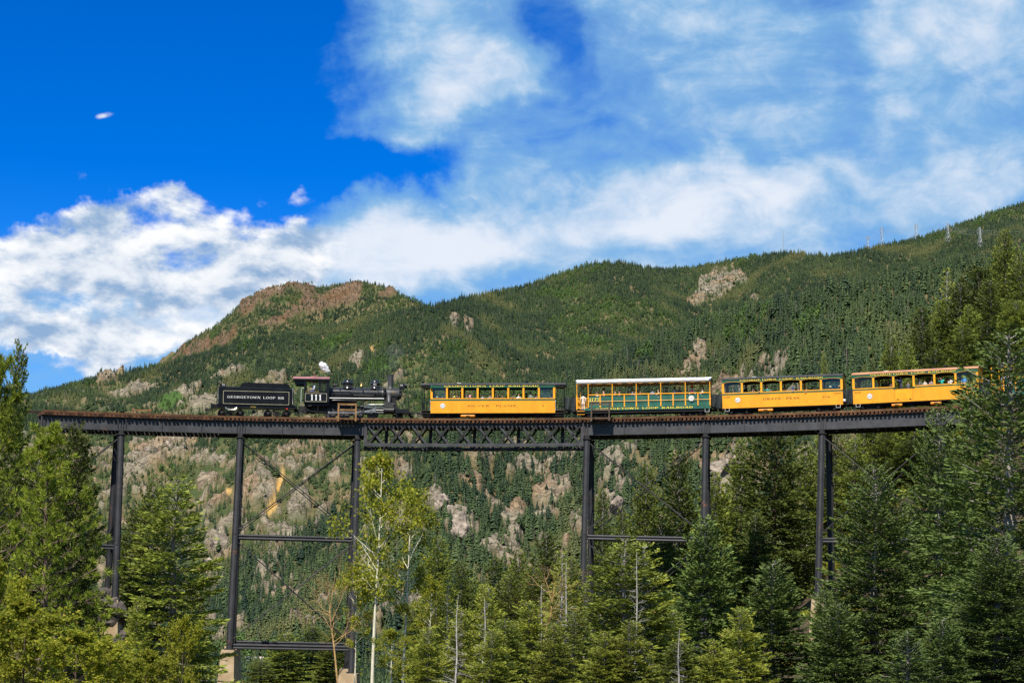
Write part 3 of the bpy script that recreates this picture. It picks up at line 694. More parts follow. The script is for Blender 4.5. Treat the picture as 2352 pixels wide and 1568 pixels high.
def lettering(txt, h, w, x, y, z, m, parent, name='lettering', fat=1.0, tilt=0):
    o = obj(name, text_mesh(txt, h, w, fat=fat), m, parent, (x, y, z)); return o

# ------------------------------------------------------------------ materials of the train
def boarded(name, col, pitch=0.07):
    m = mat(name, col, 0.5, 0, 0.07, 1.5)
    N = NT(m.node_tree); bs = next(n for n in m.node_tree.nodes if n.type == 'BSDF_PRINCIPLED')
    P = N.n('ShaderNodeTexCoord').outputs['Object']; x = N.n('ShaderNodeSeparateXYZ', i_0=P).outputs[0]
    g = N.rng(N.math('ABSOLUTE', N.math('SUBTRACT', N.math('FRACT', N.math('DIVIDE', x, pitch)), 0.5)), 0.38, 0.5)
    src = bs.inputs['Base Color'].links[0].from_socket
    grime = N.rng(N.noise(N.n('ShaderNodeMapping', i_Vector=P, i_Scale=(3, 1, 0.7)).outputs[0], 2.0, 5, 0.6), 0.5, 0.8)
    c = N.mix(N.math('MULTIPLY', grime, 0.42), src, tuple(q * 0.55 for q in col)); c = N.mix(N.math('MULTIPLY', g, 0.4), c, tuple(q * 0.5 for q in col))
    N.L.new(c, bs.inputs['Base Color'])
    N.L.new(N.n('ShaderNodeBump', i_Strength=0.6, i_Distance=0.01, i_Height=N.math('SUBTRACT', 1.0, g)).outputs[0], bs.inputs['Normal']); return m
M_YEL = boarded('yellow_boards', (0.80, 0.33, 0.008))
M_YELP = mat('yellow_paint', (0.80, 0.34, 0.008), 0.45, 0, 0.08, 2)
M_TANK = mat('orange_tank_paint', (0.72, 0.24, 0.01), 0.5, 0, 0.15, 3)
M_GRN = mat('green_paint', (0.006, 0.085, 0.042), 0.5, 0, 0.15, 2)
M_PLKG = mat('green_plank', (0.012, 0.10, 0.066), 0.55, 0, 0.2, 2, 0.2, 12, rnd=0.2)
M_BLK = mat('black_paint', (0.006, 0.006, 0.007), 0.38, 0, 0.3, 3)
M_DARK = mat('grimy_black_iron', (0.012, 0.011, 0.011), 0.6, 0.2, 0.4, 3, 0.2, 15)
M_TEND = mat('gloss_black', (0.007, 0.0075, 0.009), 0.22, 0, 0.3, 0.8, 0.03, 3)
M_BOIL = mat('boiler_jacket', (0.030, 0.031, 0.034), 0.30, 0.35, 0.35, 1.2, 0.05, 6)
M_SMOKE = mat('graphite_smokebox', (0.055, 0.054, 0.054), 0.5, 0.3, 0.2, 2, 0.1, 12)
M_ROD = mat('bright_rod_steel', (0.42, 0.41, 0.38), 0.35, 0.8, 0.2, 3)
M_ROOFB = mat('dark_roof', (0.040, 0.036, 0.034), 0.75, 0, 0.25, 1, 0.2, 8)
M_ROOFR = mat('red_cab_roof', (0.25, 0.105, 0.10), 0.6, 0, 0.2, 1)
M_ROOFT = mat('tan_roof', (0.42, 0.20, 0.10), 0.7, 0, 0.15, 1)
M_CANV = mat('white_canvas', (0.74, 0.73, 0.70), 0.8, 0, 0.08, 1.5, 0.3, 3)
M_WHT = mat('white_paint', (0.75, 0.75, 0.72), 0.5, 0, 0.06, 3)
M_GOLDL = mat('gold_lettering', (0.85, 0.60, 0.03), 0.5, 0, 0.05, 3)
M_LETB = mat('black_lettering', (0.02, 0.012, 0.008), 0.6, 0, 0.1, 3)
M_BRASS = mat('brass', (0.60, 0.36, 0.10), 0.3, 0.9, 0.2, 3)
M_IRONW = mat('wheel_iron', (0.035, 0.030, 0.027), 0.55, 0.4, 0.3, 4)
M_WOODD = mat('dark_bench_wood', (0.05, 0.028, 0.015), 0.7, 0, 0.3, 3)
M_CURT = mat('black_tarpaulin', (0.012, 0.016, 0.015), 0.5, 0, 0.4, 2, 0.4, 3)
M_INT = mat('dark_green_lining', (0.03, 0.045, 0.035), 0.8, 0, 0.2, 2)  # coach ceilings, a dark greyish green all over
M_REDL = mat('red_lamp_paint', (0.5, 0.03, 0.02), 0.4)
def glass(name, tint, a):
    m = bpy.data.materials.new(name); m.use_nodes = True; m.node_tree.nodes.clear(); N = NT(m.node_tree)
    out = N.n('ShaderNodeOutputMaterial'); t = N.n('ShaderNodeBsdfTransparent', i_Color=(*tint, 1)); g = N.n('ShaderNodeBsdfGlossy', i_Roughness=0.03, i_Color=(1, 1, 1, 1))
    mx = N.n('ShaderNodeMixShader', i_0=a); N.L.new(t.outputs[0], mx.inputs[1]); N.L.new(g.outputs[0], mx.inputs[2]); N.L.new(mx.outputs[0], out.inputs[0]); return m
M_GLASS = glass('window_glass', (0.93, 0.95, 0.94), 0.025)

# ------------------------------------------------------------------ rolling stock helpers
class Car: pass
def place(name, label, cat, xl, xr, n=1.2, group=None):
    pa, pb = phi_at(xl, n, 930), phi_at(xr, n, 930)
    c = Car(); c.L = (bp(pb, n, 0) - bp(pa, n, 0)).length
    A, B = bp(pa + (pb - pa) * .2, 0, RAIL_Z), bp(pa + (pb - pa) * .8, 0, RAIL_Z)
    x = (B - A).normalized(); y = Vector((0, 0, 1)).cross(x).normalized(); z = x.cross(y)
    M = Matrix((x, y, z)).transposed().to_4x4(); M.translation = (A + B) / 2
    c.root = empty(name, (0, 0, 0), label, cat, group); c.root.matrix_world = M; c.M = M
    return c
def wheel_mesh(r, spokes=False):
    mb = MB().lathe([(r * .3, -.07), (r * .3, -.05), (r * .75, -.03), (r * .82, -.06), (r, -.06), (r, .05), (r * 1.08, .05), (r * 1.08, .075), (r * .8, .075), (r * .3, .06)], (0, 0, 0), 'y', 24)
    return mb.mesh('wheel')
WHEEL = wheel_mesh(0.33); WHEEL.materials.append(M_IRONW)
TRUCK = (lambda: None)
def truck(parent, x, wb=1.35, r=0.33, nw=2):
    mb = MB()
    for s in (-1, 1):
        y = s * 0.82
        mb.beam((x - wb / 2 - .22, y, r + .12), (x + wb / 2 + .22, y, r + .12), .07, .06)
        mb.beam((x - wb / 2, y, r + .10), (x - .28, y, r - .17), .07, .045); mb.beam((x + wb / 2, y, r + .10), (x + .28, y, r - .17), .07, .045)
        mb.beam((x - .28, y, r - .17), (x + .28, y, r - .17), .07, .045)
        mb.beam((x - wb / 2, y, r + .14), (x - .28, y, r + .30), .07, .045); mb.beam((x + wb / 2, y, r + .14), (x + .28, y, r + .30), .07, .045); mb.beam((x - .28, y, r + .30), (x + .28, y, r + .30), .07, .045)
        for q in (-.28, .28): mb.beam((x + q, y, r - .17), (x + q, y, r + .30), .05, .05)
        for q in (-.12, 0, .12): mb.tube([(x + q, y, r - .15), (x + q, y, r + .05)], .05, 6)
    mb.beam((x, -.8, r + .12), (x, .8, r + .12), .30, .22)
    t = obj('truck', mb, M_DARK, parent)
    for q in (-.5, .5):
        for s in (-1, 1):
            w = obj('wheel', WHEEL, None, t, (x + q * wb, s * 0.47, r)); w.rotation_euler = (0, random.random() * 6, 0 if s > 0 else math.pi)
            obj('axle_box', MB().box((x + q * wb, s * 0.86, r + .02), (.2, .16, .24)).box((x + q * wb, s * .945, r + .02), (.13, .02, .15)), M_IRONW, t)
        obj('axle', MB().tube([(x + q * wb, -.8, r), (x + q * wb, .8, r)], .06, 8), M_IRONW, t)
    return t
def coupler(parent, x, s, z=0.62):
    mb = MB().beam((x, 0, z), (x + s * .28, 0, z), .13, .15).box((x + s * .36, 0.02, z), (.2, .26, .26)).box((x + s * .48, -.09, z), (.12, .09, .24))
    mb.tube([(x, -.28, z + .02), (x + s * .2, -.30, z - .22), (x + s * .5, -.28, z - .30)], .028, 6).tube([(x, .3, z), (x + s * .25, .28, z - .2), (x + s * .5, .2, z - .28)], .028, 6)
    mb.tube([(x, -.7, z + .12), (x + s * .12, -.72, z - .12), (x + s * .12, 0, z + .1)], .018, 5)
    return obj('coupler', mb, M_DARK, parent)
def emblem(parent, x, y, z, r, ringm):
    e = obj('emblem', MB().lathe([(r, 0.0), (r, -.012), (r * .96, -.018)], (x, y, z), 'y', 28), ringm, parent)
    obj('emblem_face', MB().lathe([(r * .74, -.018), (r * .74, -.024)], (x, y, z), 'y', 28), M_WHT, e)
    rim = MB().lathe([(r * .98, -.0182), (r * .98, -.021), (r * .92, -.021), (r * .92, -.0182)], (x, y, z), 'y', 28)
    obj('emblem_rim', rim, M_WHT, e)
    for t, dz, h, w in (('THE', r * .40, r * .14, r * .4), ('LOOP', r * .12, r * .30, r * 1.05), ('ROUTE', -r * .26, r * .28, r * 1.15)):
        lettering(t, h, w, x, y - .0262, z + dz, M_LETB, e, fat=1.3)
    def ringtext(txt, a0, a1, flip):
        mb = MB()
        for i, ch in enumerate(txt):
            if ch == ' ': continue
            a = math.radians(a0 + (a1 - a0) * i / (len(txt) - 1)); rr = r * .83
            px, pz = rr * math.cos(a), rr * math.sin(a); g = text_mesh(ch, r * .13, r * .13); ang = a - math.pi / 2 + (math.pi if flip else 0)
            vs = [(px + v.co.x * math.cos(ang) - v.co.z * math.sin(ang), v.co.y, pz + v.co.x * math.sin(ang) + v.co.z * math.cos(ang)) for v in g.vertices]
            mb.add(vs, [tuple(p.vertices) for p in g.polygons]); bpy.data.meshes.remove(g)
        obj('lettering', mb, M_WHT, e, (x, y - .0232, z))
    ringtext('GEORGETOWN LOOP', 155, 25, False); ringtext('RAILROAD', 222, 318, True)
    return e
def stirrup(parent, x, y, z):
    obj('stirrup_step', MB().tube([(x - .18, y, z), (x - .18, y - .02, z - .26), (x + .18, y - .02, z - .26), (x + .18, y, z)], .018, 6), M_WHT, parent)
def grab(parent, x, y, z0, z1, m=None):
    obj('grab_iron', MB().tube([(x, y + .05, z0), (x, y - .05, z0 + .03), (x, y - .05, z1 - .03), (x, y + .05, z1)], .016, 6), m or M_WHT, parent)
def roof_shell(x0, x1, hw, z_edge, rise, th=0.06, m=None, parent=None, n=12, name='roof'):
    top = [(-hw + 2 * hw * i / n, z_edge + rise * (1 - (2 * i / n - 1) ** 2) ** 0.9) for i in range(n + 1)]
    mb = MB(); nx = max(2, int((x1 - x0) / .6)); rr = random.Random(3)
    for k in range(nx + 1):
        x = x0 + (x1 - x0) * k / nx
        for y, z in top: mb.v.append((x, y, z + rr.uniform(-.003, .003)))
        for y, z in top: mb.v.append((x, y, z - th))
    w = 2 * (n + 1)
    for k in range(nx):
        for i in range(n):
            a = k * w + i; mb.f.append((a, a + w, a + w + 1, a + 1)); b = a + n + 1; mb.f.append((b, b + 1, b + w + 1, b + w)); mb.m += [0, 0]
        for i in (0, n):
            a = k * w + i; b = a + n + 1; mb.f.append((a, b, b + w, a + w) if i == 0 else (a, a + w, b + w, b)); mb.m.append(0)
    for k in (0, nx):
        for i in range(n):
            a = k * w + i; b = a + n + 1; mb.f.append((a, a + 1, b + 1, b) if k == 0 else (a, b, b + 1, a + 1)); mb.m.append(0)
    return obj(name, smooth_by_angle(mb.mesh(name), 30), m, parent)
def fascia(x0, x1, y, t, ztop, zpost, zarch, posts):  # letter board whose lower edge arches between posts
    pts = [(x0, ztop), (x0, zpost)]
    for a, b in zip(posts[:-1], posts[1:]):
        for i in range(0, 9):
            u = i / 8; pts.append((a + (b - a) * u, zpost + (zarch - zpost) * (1 - (2 * u - 1) ** 2) ** .6))
    pts += [(x1, zpost), (x1, ztop)]
    cl = [pts[0]]
    for p in pts[1:]:
        if abs(p[0] - cl[-1][0]) + abs(p[1] - cl[-1][1]) > 1e-4: cl.append(p)
    mb = MB(); b = 0                                 # strip between lower edge and top line
    low = cl[1:-1]; n = len(low)
    for x, z in low: mb.v += [(x, y, z), (x, y, ztop), (x, y + t, z), (x, y + t, ztop)]
    for i in range(n - 1):
        a = i * 4; c = a + 4
        mb.f += [(a, c, c + 1, a + 1), (a + 2, a + 3, c + 3, c + 2), (a, a + 2, c + 2, c), (a + 1, c + 1, c + 3, a + 3)]; mb.m += [0] * 4
    mb.f += [(0, 1, 3, 2), ((n - 1) * 4, (n - 1) * 4 + 2, (n - 1) * 4 + 3, (n - 1) * 4 + 1)]; mb.m += [0, 0]
    return mb
CARS = {}
def coach(key, name, label, xl, xr, posts, z, roofm, platforms, arch, title, tx, number, nx, emb, tanks, panes, rw=1.2, door=None, text_m=None):
    """posts: fractions of the length where window posts stand; z: dict of levels above the rail"""
    c = place(name, label, 'rail car', xl, xr); R = c.root; L = c.L; hw = rw
    X = lambda f: -L / 2 + L * f
    P = [X(f) for f in posts]; b0, b1 = P[0] - .08, P[-1] + .08
    c.X = X; c.z = z; CARS[key] = c; c.sill = z['sill1']; c.b0 = b0; c.b1 = b1
    for s, nm in ((-1, 'n'), (1, 'f')):
        y = s * hw
        def slab(name_, x0, x1, z0, z1, m, out=0.0, th=0.06): return obj(name_, MB().span((x0, y - s * th, z0), (x1, y + s * out, z1)), m, R)
        if door and s < 0:
            slab('side_panel', b0, door[0], z['skirt'], z['belt0'], M_YEL); slab('side_panel', door[1], b1, z['skirt'], z['belt0'], M_YEL)
            slab('side_panel', door[0], door[1], z['skirt'], z['skirt'] + .18, M_YEL)
            d = slab('half_door', door[0] + .02, door[1] - .02, z['skirt'] + .19, z['belt0'] - .06, M_YELP, .015)
            for xx in (door[0] + .25, door[1] - .25): obj('hinge', MB().box((xx, y - .02, z['skirt'] + .22), (.16, .02, .05)), M_DARK, d)
            obj('latch', MB().span((door[0] - .12, y - .03, z['belt0'] - .05), (door[1] + .15, y - .016, z['belt0'] + .0)), M_LETB, d)
            slab('belt_rail', b0, door[0], z['belt0'], z['belt1'], M_GRN, .012); slab('belt_rail', door[1], b1, z['belt0'], z['belt1'], M_GRN, .012)
            slab('window_sill', b0, door[0], z['belt1'], z['sill1'], M_YELP, .02); slab('window_sill', door[1], b1, z['belt1'], z['sill1'], M_YELP, .02)
        else:
            slab('side_panel', b0, b1, z['skirt'], z['belt0'], M_YEL)
            slab('belt_rail', b0, b1, z['belt0'], z['belt1'], M_GRN, .012)
            slab('window_sill', b0, b1, z['belt1'], z['sill1'], M_YELP, .02)
        for i, p in enumerate(P):
            w = .085 if i not in (0, len(P) - 1) else .10
            obj('window_post', MB().span((p - w, y - s * .07, z['sill1']), (p + w, y + s * .005, z['head'] + .02)), M_YELP, R)
        f = obj('letter_board', fascia(b0, b1, y - (.0 if s < 0 else .05), .05, z['eave'], z['head'], z['head'] + arch, P), M_GRN, R)
        if arch > .02:                               # thin yellow edge following each arch
            for a, b in zip(P[:-1], P[1:]):
                pts = [(a + (b - a) * (i / 8), y + s * .008, z['head'] + arch * (1 - (2 * i / 8 - 1) ** 2) ** .6) for i in range(9)]
                obj('arch_moulding', MB().tube(pts, .016, 4), M_YELP, f)
        else: obj('arch_moulding', MB().span((b0, y + s * .001, z['head'] - .03), (b1, y + s * .02, z['head'] + .03)), M_GRN, f)
        if title and s < 0:
            lettering('GEORGETOWN LOOP RAILROAD', z['eave'] - z['head'] - arch - .09 if arch < .02 else .15, L * (tx[1] - tx[0]), X((tx[0] + tx[1]) / 2), y - .008, tx[2], M_GOLDL, f, fat=1.2)
        for i in panes:
            a, b = P[i] + .09, P[i + 1] - .09
            obj('window_pane', MB().span((a, y - s * .04, z['sill1']), (b, y - s * .03, z['head'] + arch * .8)), M_GLASS, R)
    # ends, floor, roof
    for x, s in ((b0, -1), (b1, 1)):
        e = MB().span((x - s * .06, -hw + .07, z['skirt']), (x, -.42, z['eave'])).span((x - s * .06, .42, z['skirt']), (x, hw - .07, z['eave'])).span((x - s * .06, -.42, z['head'] - .1), (x, .42, z['eave'] + .1))
        obj('end_wall', e, M_YELP if not platforms else M_GRN, R)
        obj('end_door', MB().span((x - s * .05, -.42, z['skirt']), (x - s * .02, .42, z['belt1'])), M_GRN, R)
    obj('floor', MB().span((-L / 2 + .05, -hw + .06, z['skirt'] + .22), (L / 2 - .05, hw - .06, z['skirt'] + .30)), M_WOODD, R)
    rf = roof_shell(-L / 2 - .06, L / 2 + .06, hw + .035, z['eave'], z['top'] - z['eave'], .07, roofm, R)
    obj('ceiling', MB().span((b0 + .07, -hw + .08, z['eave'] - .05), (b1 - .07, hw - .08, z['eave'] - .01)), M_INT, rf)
    obj('roof_vent', MB().lathe([(.10, 0), (.10, .14), (.17, .15), (.17, .24), (.05, .27)], (X(.735), -.15, z['top'] - .06), 'z', 14), M_BLK, rf)
    obj('roof_hatch', MB().box((X(.26), -.1, z['top'] + .0), (.36, .4, .05)), M_WHT, rf)
    # underframe
    obj('underframe', MB().span((-L / 2 + .1, -.35, z['skirt'] - .30), (L / 2 - .1, .35, z['skirt'] - .02)).span((-L / 2 + .1, -hw + .1, z['skirt'] - .12), (L / 2 - .1, -hw + .2, z['skirt'] - .02)).span((-L / 2 + .1, hw - .2, z['skirt'] - .12), (L / 2 - .1, hw - .1, z['skirt'] - .02)), M_DARK, R)
    for y in (-.75, .75): obj('truss_rod', MB().tube([(-L * .36, y, z['skirt'] - .1), (-L * .12, y, .24), (L * .12, y, .24), (L * .36, y, z['skirt'] - .1)], .018, 5), M_DARK, R)
    for fx, ln in tanks:
        t = obj('air_tank', MB().lathe([(.02, -ln / 2), (.11, -ln / 2 + .02), (.145, -ln / 2 + .08), (.145, ln / 2 - .08), (.11, ln / 2 - .02), (.02, ln / 2)], (X(fx), -hw + .22, z['skirt'] - .24), 'x', 18), M_TANK, R)
        obj('tank_strap', MB().box((X(fx), -hw + .06, z['skirt'] - .22), (.36, .03, .06)), M_BRASS, t)
    obj('brake_gear', MB().box((X(.45), -.5, .42), (.5, .3, .22)).box((X(.62), -.3, .40), (.9, .35, .26)).tube([(X(.35), -.5, .35), (X(.7), -.5, .35)], .02, 5), M_DARK, R)
    for s in (-1, 1): truck(R, s * (L / 2 - (1.75 if platforms else 1.45))); coupler(R, s * (L / 2 - .05), s)
    # lettering
    yn = -hw - .006
    if number: lettering(number, .16, nx[1], X(nx[0]), yn, nx[2], M_LETB, R, 'car_number')
    if emb: emblem(R, X(emb[0]), -hw - .001, emb[1], .235, M_LETB)
    # benches along the car
    k = int((b1 - b0) / .95)
    for i in range(k):
        x = b0 + .6 + (b1 - b0 - 1.2) * i / max(1, k - 1)
        for s in (-1, 1):
            b = obj('bench', MB().span((x - .22, s * .25, z['skirt'] + .70), (x + .22, s * (hw - .1), z['skirt'] + .76)).span((x - .18, s * .3, z['skirt'] + .30), (x - .1, s * .36, z['skirt'] + .70)), M_WOODD, R)
            obj('bench_back', MB().span((x + .17, s * .25, z['skirt'] + .76), (x + .22, s * (hw - .1), z['skirt'] + 1.24)), M_WOODD, b)
    return c

Zc = dict(skirt=.55, belt0=1.67, belt1=1.80, sill1=1.88, head=2.86, eave=3.13, top=3.34)
f1 = lambda p: (p - 140) / (2130 - 140)
c1 = coach('c1', 'passenger_coach', 'yellow coach with open end platforms and green roof band right behind the locomotive', 966.6, 1298,
           [f1(p) for p in (285, 498, 711, 923, 1133, 1346, 1556, 1768, 1980)], Zc, M_ROOFB, True, .0, True, (f1(460), f1(1765), 2.995), '3', (f1(1823), .16, 1.2), (f1(440), 1.2), [(f1(787), 1.32)], [0, 7])
lettering('SILVER  PLUME', .135, c1.L * (f1(1460) - f1(782)), c1.X(f1(1120)), -1.206, 1.19, M_LETB, c1.root)
def platform(c, x0, x1, s):                           # end platform of the first coach: posts, railing, steps, canopy bracket
    R = c.root; xe = x1
    obj('platform_post', MB().tube([(xe - s * .08, -1.1, .7), (xe - s * .08, -1.1, 3.05)], .03, 8), M_BLK, R)
    obj('platform_post', MB().tube([(xe - s * .08, 1.1, .7), (xe - s * .08, 1.1, 3.05)], .03, 8), M_BLK, R)
    mb = MB()
    for y in (-1.1, 1.1):
        for z in (1.62, 1.9, .95): mb.tube([(x0 + s * .1, y, z), (xe - s * .08, y, z)], .02, 5)
        for i in range(4): xx = x0 + s * .1 + (xe - s * .18 - x0) * i / 3; mb.tube([(xx, y, .7), (xx, y, 1.9)], .016, 5)
    for z in (1.62, .95): mb.tube([(xe - s * .08, -1.1, z), (xe - s * .08, 1.1, z)], .022, 5)
    for i in range(7): yy = -1.1 + 2.2 * i / 6; mb.tube([(xe - s * .08, yy, .7), (xe - s * .08, yy, 1.62)], .016, 5)
    obj('platform_railing', mb, M_BLK, R)
    st = obj('steps', MB().span((x0, -1.22, .50), (xe - s * .1, -.9, .56)).span((x0, -1.24, .28), (xe - s * .1, -1.0, .33)), M_DARK, R)
    obj('step_riser', MB().span((x0, -1.0, .22), (x0 + s * .04, -.8, .8)).span((xe - s * .12, -1.24, .22), (xe - s * .08, -.8, .8)), M_BLK, st)
    obj('platform_beam', MB().span((xe - s * .14, -1.15, .55), (xe, 1.15, .78)), M_BLK, R)
    for y in (-1.17, 1.12): obj('canopy_fascia', MB().span((x0, y, 2.92), (xe, y + .05, 3.13)), M_BLK, R)
    obj('canopy_lining', MB().span((x0, -1.1, 2.98), (xe, 1.1, 3.02)), M_BLK, R)
    grab(R, x0 + s * .04, -1.2, .75, 1.7)
platform(c1, c1.b0, -c1.L / 2, -1); platform(c1, c1.b1, c1.L / 2, 1)
obj('marker_lamp', MB().lathe([(.05, 0), (.12, .05), (.13, .2), (.08, .26), (.07, .33), (.02, .36)], (c1.b0 + .1, -1.32, 2.72), 'z', 12), M_GRN, c1.root)

f3 = lambda p: (p - 203) / (2108 - 203)
Z3 = dict(skirt=.64, belt0=1.80, belt1=1.92, sill1=2.0, head=2.83, eave=3.22, top=3.44)
c3 = coach('c3', 'passenger_coach', 'yellow coach with dark roof between the open car and the tan roofed coach', 1658.8, 1936.7,
           [f3(p) for p in (222, 526, 835, 1145, 1460, 1774, 2094)], Z3, M_ROOFB, False, .13, True, (f3(495), f3(1805), 3.085), '1116', (f3(1855), .66, 1.35), (f3(456), 1.35), [(f3(890), 1.33)], [0, 5])
lettering('GRAYS  PEAK', .17, c3.L * (f3(1440) - f3(862)), c3.X(f3(1150)), -1.206, 1.35, M_LETB, c3.root)
f4 = lambda p: (p - 135) / (1770 - 135)
Z4 = dict(skirt=.62, belt0=1.78, belt1=1.88, sill1=1.96, head=2.80, eave=3.20, top=3.44)
_p4 = [f4(p) for p in (150, 414, 678, 942, 1211, 1483, 1757)]
_c = place('tmp', None, None, 1959.4, 2248.9); _L4 = _c.L; bpy.data.objects.remove(_c.root)
c4 = coach('c4', 'passenger_coach', 'yellow coach with tan roof and a half door in its side, beside the spruces', 1959.4, 2248.9,
           _p4, Z4, M_ROOFT, False, .13, True, (f4(380), f4(1490), 3.065), '37', (f4(1530), .30, 1.32), (f4(360), 1.22), [(f4(708), .95), (f4(1215), .95)], [0, 5],
           door=(-_L4 / 2 + _L4 * _p4[2] + .08, -_L4 / 2 + _L4 * _p4[3] - .08))
for c in (c3, c4):
    for x in (c.b0 + .42, c.b1 - .42): stirrup(c.root, x, -1.2, c.z['skirt']); obj('grab_iron', MB().tube([(x - .28, -1.19, c.z['belt0'] - .08), (x - .27, -1.25, c.z['belt0'] - .12), (x + .27, -1.25, c.z['belt0'] - .12), (x + .28, -1.19, c.z['belt0'] - .08)], .018, 6), M_YELP, c.root)
    obj('end_lamp', MB().lathe([(.02, 0), (.13, .02), (.14, .16), (.07, .22)], (c.b1, -.95, 1.0), 'x', 12), M_WHT, c.root)
    for q in range(3): obj('brake_wheel', MB().tube([(c.b1 + .12, -1.0 + .2 * math.cos(a), 1.35 + .2 * math.sin(a)) for a in [i * math.pi / 6 for i in range(13)]], .02, 5), M_DARK, c.root) if q == 0 else None

# ------------------------------------------------------------------ open excursion car with canvas awning
def open_car(key, name, label, xl, xr, canopy, text):
    c = place(name, label, 'rail car', xl, xr); R = c.root; L = c.L; CARS[key] = c; hw = 1.2
    X = lambda f: -L / 2 + L * f
    c.X = X; c.sill = 2.10; c.b0, c.b1 = -L / 2, L / 2
    f2 = lambda p: (p - 165) / (2140 - 165)
    stakes = [f2(p) for p in (340, 518, 697, 875, 1052, 1232, 1412, 1592, 1772, 1955, 2130)]
    tall = [f2(p) for p in (172, 340, 697, 1052, 1412, 1772, 2130)]
    xg = X(f2(340))
    obj('floor', MB().span((-L / 2 + .05, -hw + .08, .72), (L / 2 - .05, hw - .08, .82)), M_WOODD, R)
    for s in (-1, 1):
        y = s * hw
        for i in range(5):                            # five separate planks
            z0 = 1.00 + i * .205
            obj('side_plank', MB().span((xg, y - s * .05, z0), (L / 2 - .04, y, z0 + .185)), M_PLKG, R)
        lb = obj('letter_board', MB().span((X(f2(285)), y - s * .05, .70), (L / 2 - .02, y + s * .01, .965)), M_PLKG, R)
        if s < 0 and text: lettering('GEORGETOWN LOOP RAILROAD', .16, L * (f2(1875) - f2(450)), X(f2(1165)), y - .018, .84, M_GOLDL, lb, fat=1.25)
        for f in stakes:
            if s < 0 or f in tall: obj('stake', MB().span((X(f) - .05, y, .98), (X(f) + .05, y + s * .07, 2.06)), M_YELP, R)
        for f in tall: obj('awning_post', MB().span((X(f) - .03, y - s * .01, 2.06), (X(f) + .03, y + s * .05, 3.10)), M_YELP, R)
        obj('handrail', MB().span((xg - .03, y - s * .02, 2.06), (L / 2, y + s * .09, 2.14)), M_YELP, R)
        obj('middle_rail', MB().tube([(xg, y + s * .075, 1.50), (L / 2, y + s * .075, 1.50)], .025, 6), M_YELP, R)
        obj('awning_rail', MB().tube([(-L / 2 + .03, y + s * .02, 3.08), (L / 2, y + s * .02, 3.08)], .032, 8), M_YELP, R)
        # gate at the left end
        g = MB()
        for z in (.95, 1.83): g.tube([(X(f2(180)), y, z), (xg - .04, y, z)], .025, 6)
        for i in range(8): xx = X(f2(180)) + (xg - .04 - X(f2(180))) * i / 7; g.tube([(xx, y, .95), (xx, y, 1.83)], .018, 5)
        obj('gate', g, M_YELP, R)
        obj('corner_post', MB().span((X(f2(160)), y - s * .02, .8), (X(f2(178)), y + s * .06, 2.1)), M_YELP, R)
        st = obj('steps', MB().span((X(f2(172)), y - s * .02, .62), (X(f2(285)), y - s * .3, .68)).span((X(f2(172)), y + s * .02, .34), (X(f2(285)), y - s * .2, .40)).span((X(f2(172)), y - s * .18, .36), (X(f2(285)), y - s * .14, .66)), M_DARK, R)
        for z in (.40, .68): obj('step_nosing', MB().span((X(f2(172)), y + s * .021, z - .045), (X(f2(285)), y + s * .03, z - .005)), M_YELP, st)
    for x in (-L / 2 + .05, L / 2 - .05):
        e = MB()
        for z in (1.0, 1.5, 2.08): e.tube([(x, -hw, z), (x, hw, z)], .03, 6)
        for i in range(9): yy = -hw + 2 * hw * i / 8; e.tube([(x, yy, .8), (x, yy, 2.08)], .02, 5)
        obj('end_railing', e, M_YELP, R)
    if canopy:                                        # stretched canvas with scalloped hem
        n, nx = 10, 48; mb = MB(); rr = random.Random(9)
        for k_ in range(nx + 1):
            x = -L / 2 - .06 + (L + .12) * k_ / nx
            sag = .007 * math.cos(k_ * 2 * math.pi / 8)
            prof = [(-hw - .07, 3.10 + .018 * math.sin(k_ * 1.7)), (-hw - .05, 3.36)] + [(-hw + .1 + (2 * hw - .2) * i / n, 3.42 + .16 * math.sin(math.pi * i / n) + sag) for i in range(n + 1)] + [(hw + .05, 3.36), (hw + .07, 3.10)]
            for y, z in prof: mb.v.append((x, y, z + rr.uniform(-.003, .003)))
        w = n + 5
        for k_ in range(nx):
            for i in range(w - 1): a = k_ * w + i; mb.f.append((a, a + w, a + w + 1, a + 1)); mb.m.append(0)
        for k_ in (0, nx): mb.f.append(tuple((k_ * w + i) for i in (range(1, w - 1) if k_ else reversed(range(1, w - 1))))); mb.m.append(0)
        me = smooth_by_angle(mb.mesh('canvas_awning'), 50); o = obj('canvas_awning', me, M_CANV, R)
        sol = o.modifiers.new('thick', 'SOLIDIFY'); sol.thickness = .012
        for f in tall: obj('awning_hoop', MB().tube([(X(f), -hw, 3.08), (X(f), -hw + .1, 3.36), (X(f), 0, 3.5), (X(f), hw - .1, 3.36), (X(f), hw, 3.08)], .025, 6), M_YELP, R)
    if text:
        lettering('1172', .26, .93, X(f2(430)), -hw - .006, 1.68, M_GOLDL, R, 'car_number', fat=1.1)
        emblem(R, X(f2(1860)), -hw - .085, 1.62, .255, M_TANK)
    obj('underframe', MB().span((-L / 2 + .1, -hw + .1, .48), (L / 2 - .1, -hw + .25, .70)).span((-L / 2 + .1, hw - .25, .48), (L / 2 - .1, hw - .1, .70)).span((-L / 2 + .1, -.3, .40), (L / 2 - .1, .3, .71)), M_DARK, R)
    obj('brake_gear', MB().box((X(.5), -.6, .5), (.4, .3, .3)).box((X(.6), -.5, .45), (1.1, .3, .26)).tube([(X(.25), -.7, .42), (X(.78), -.7, .46)], .02, 5).box((X(.52), -.9, .38), (.1, .06, .4)), M_DARK, R)
    for s in (-1, 1): truck(R, X(.15) if s < 0 else X(.86), 1.5); coupler(R, s * (L / 2 - .05), s)
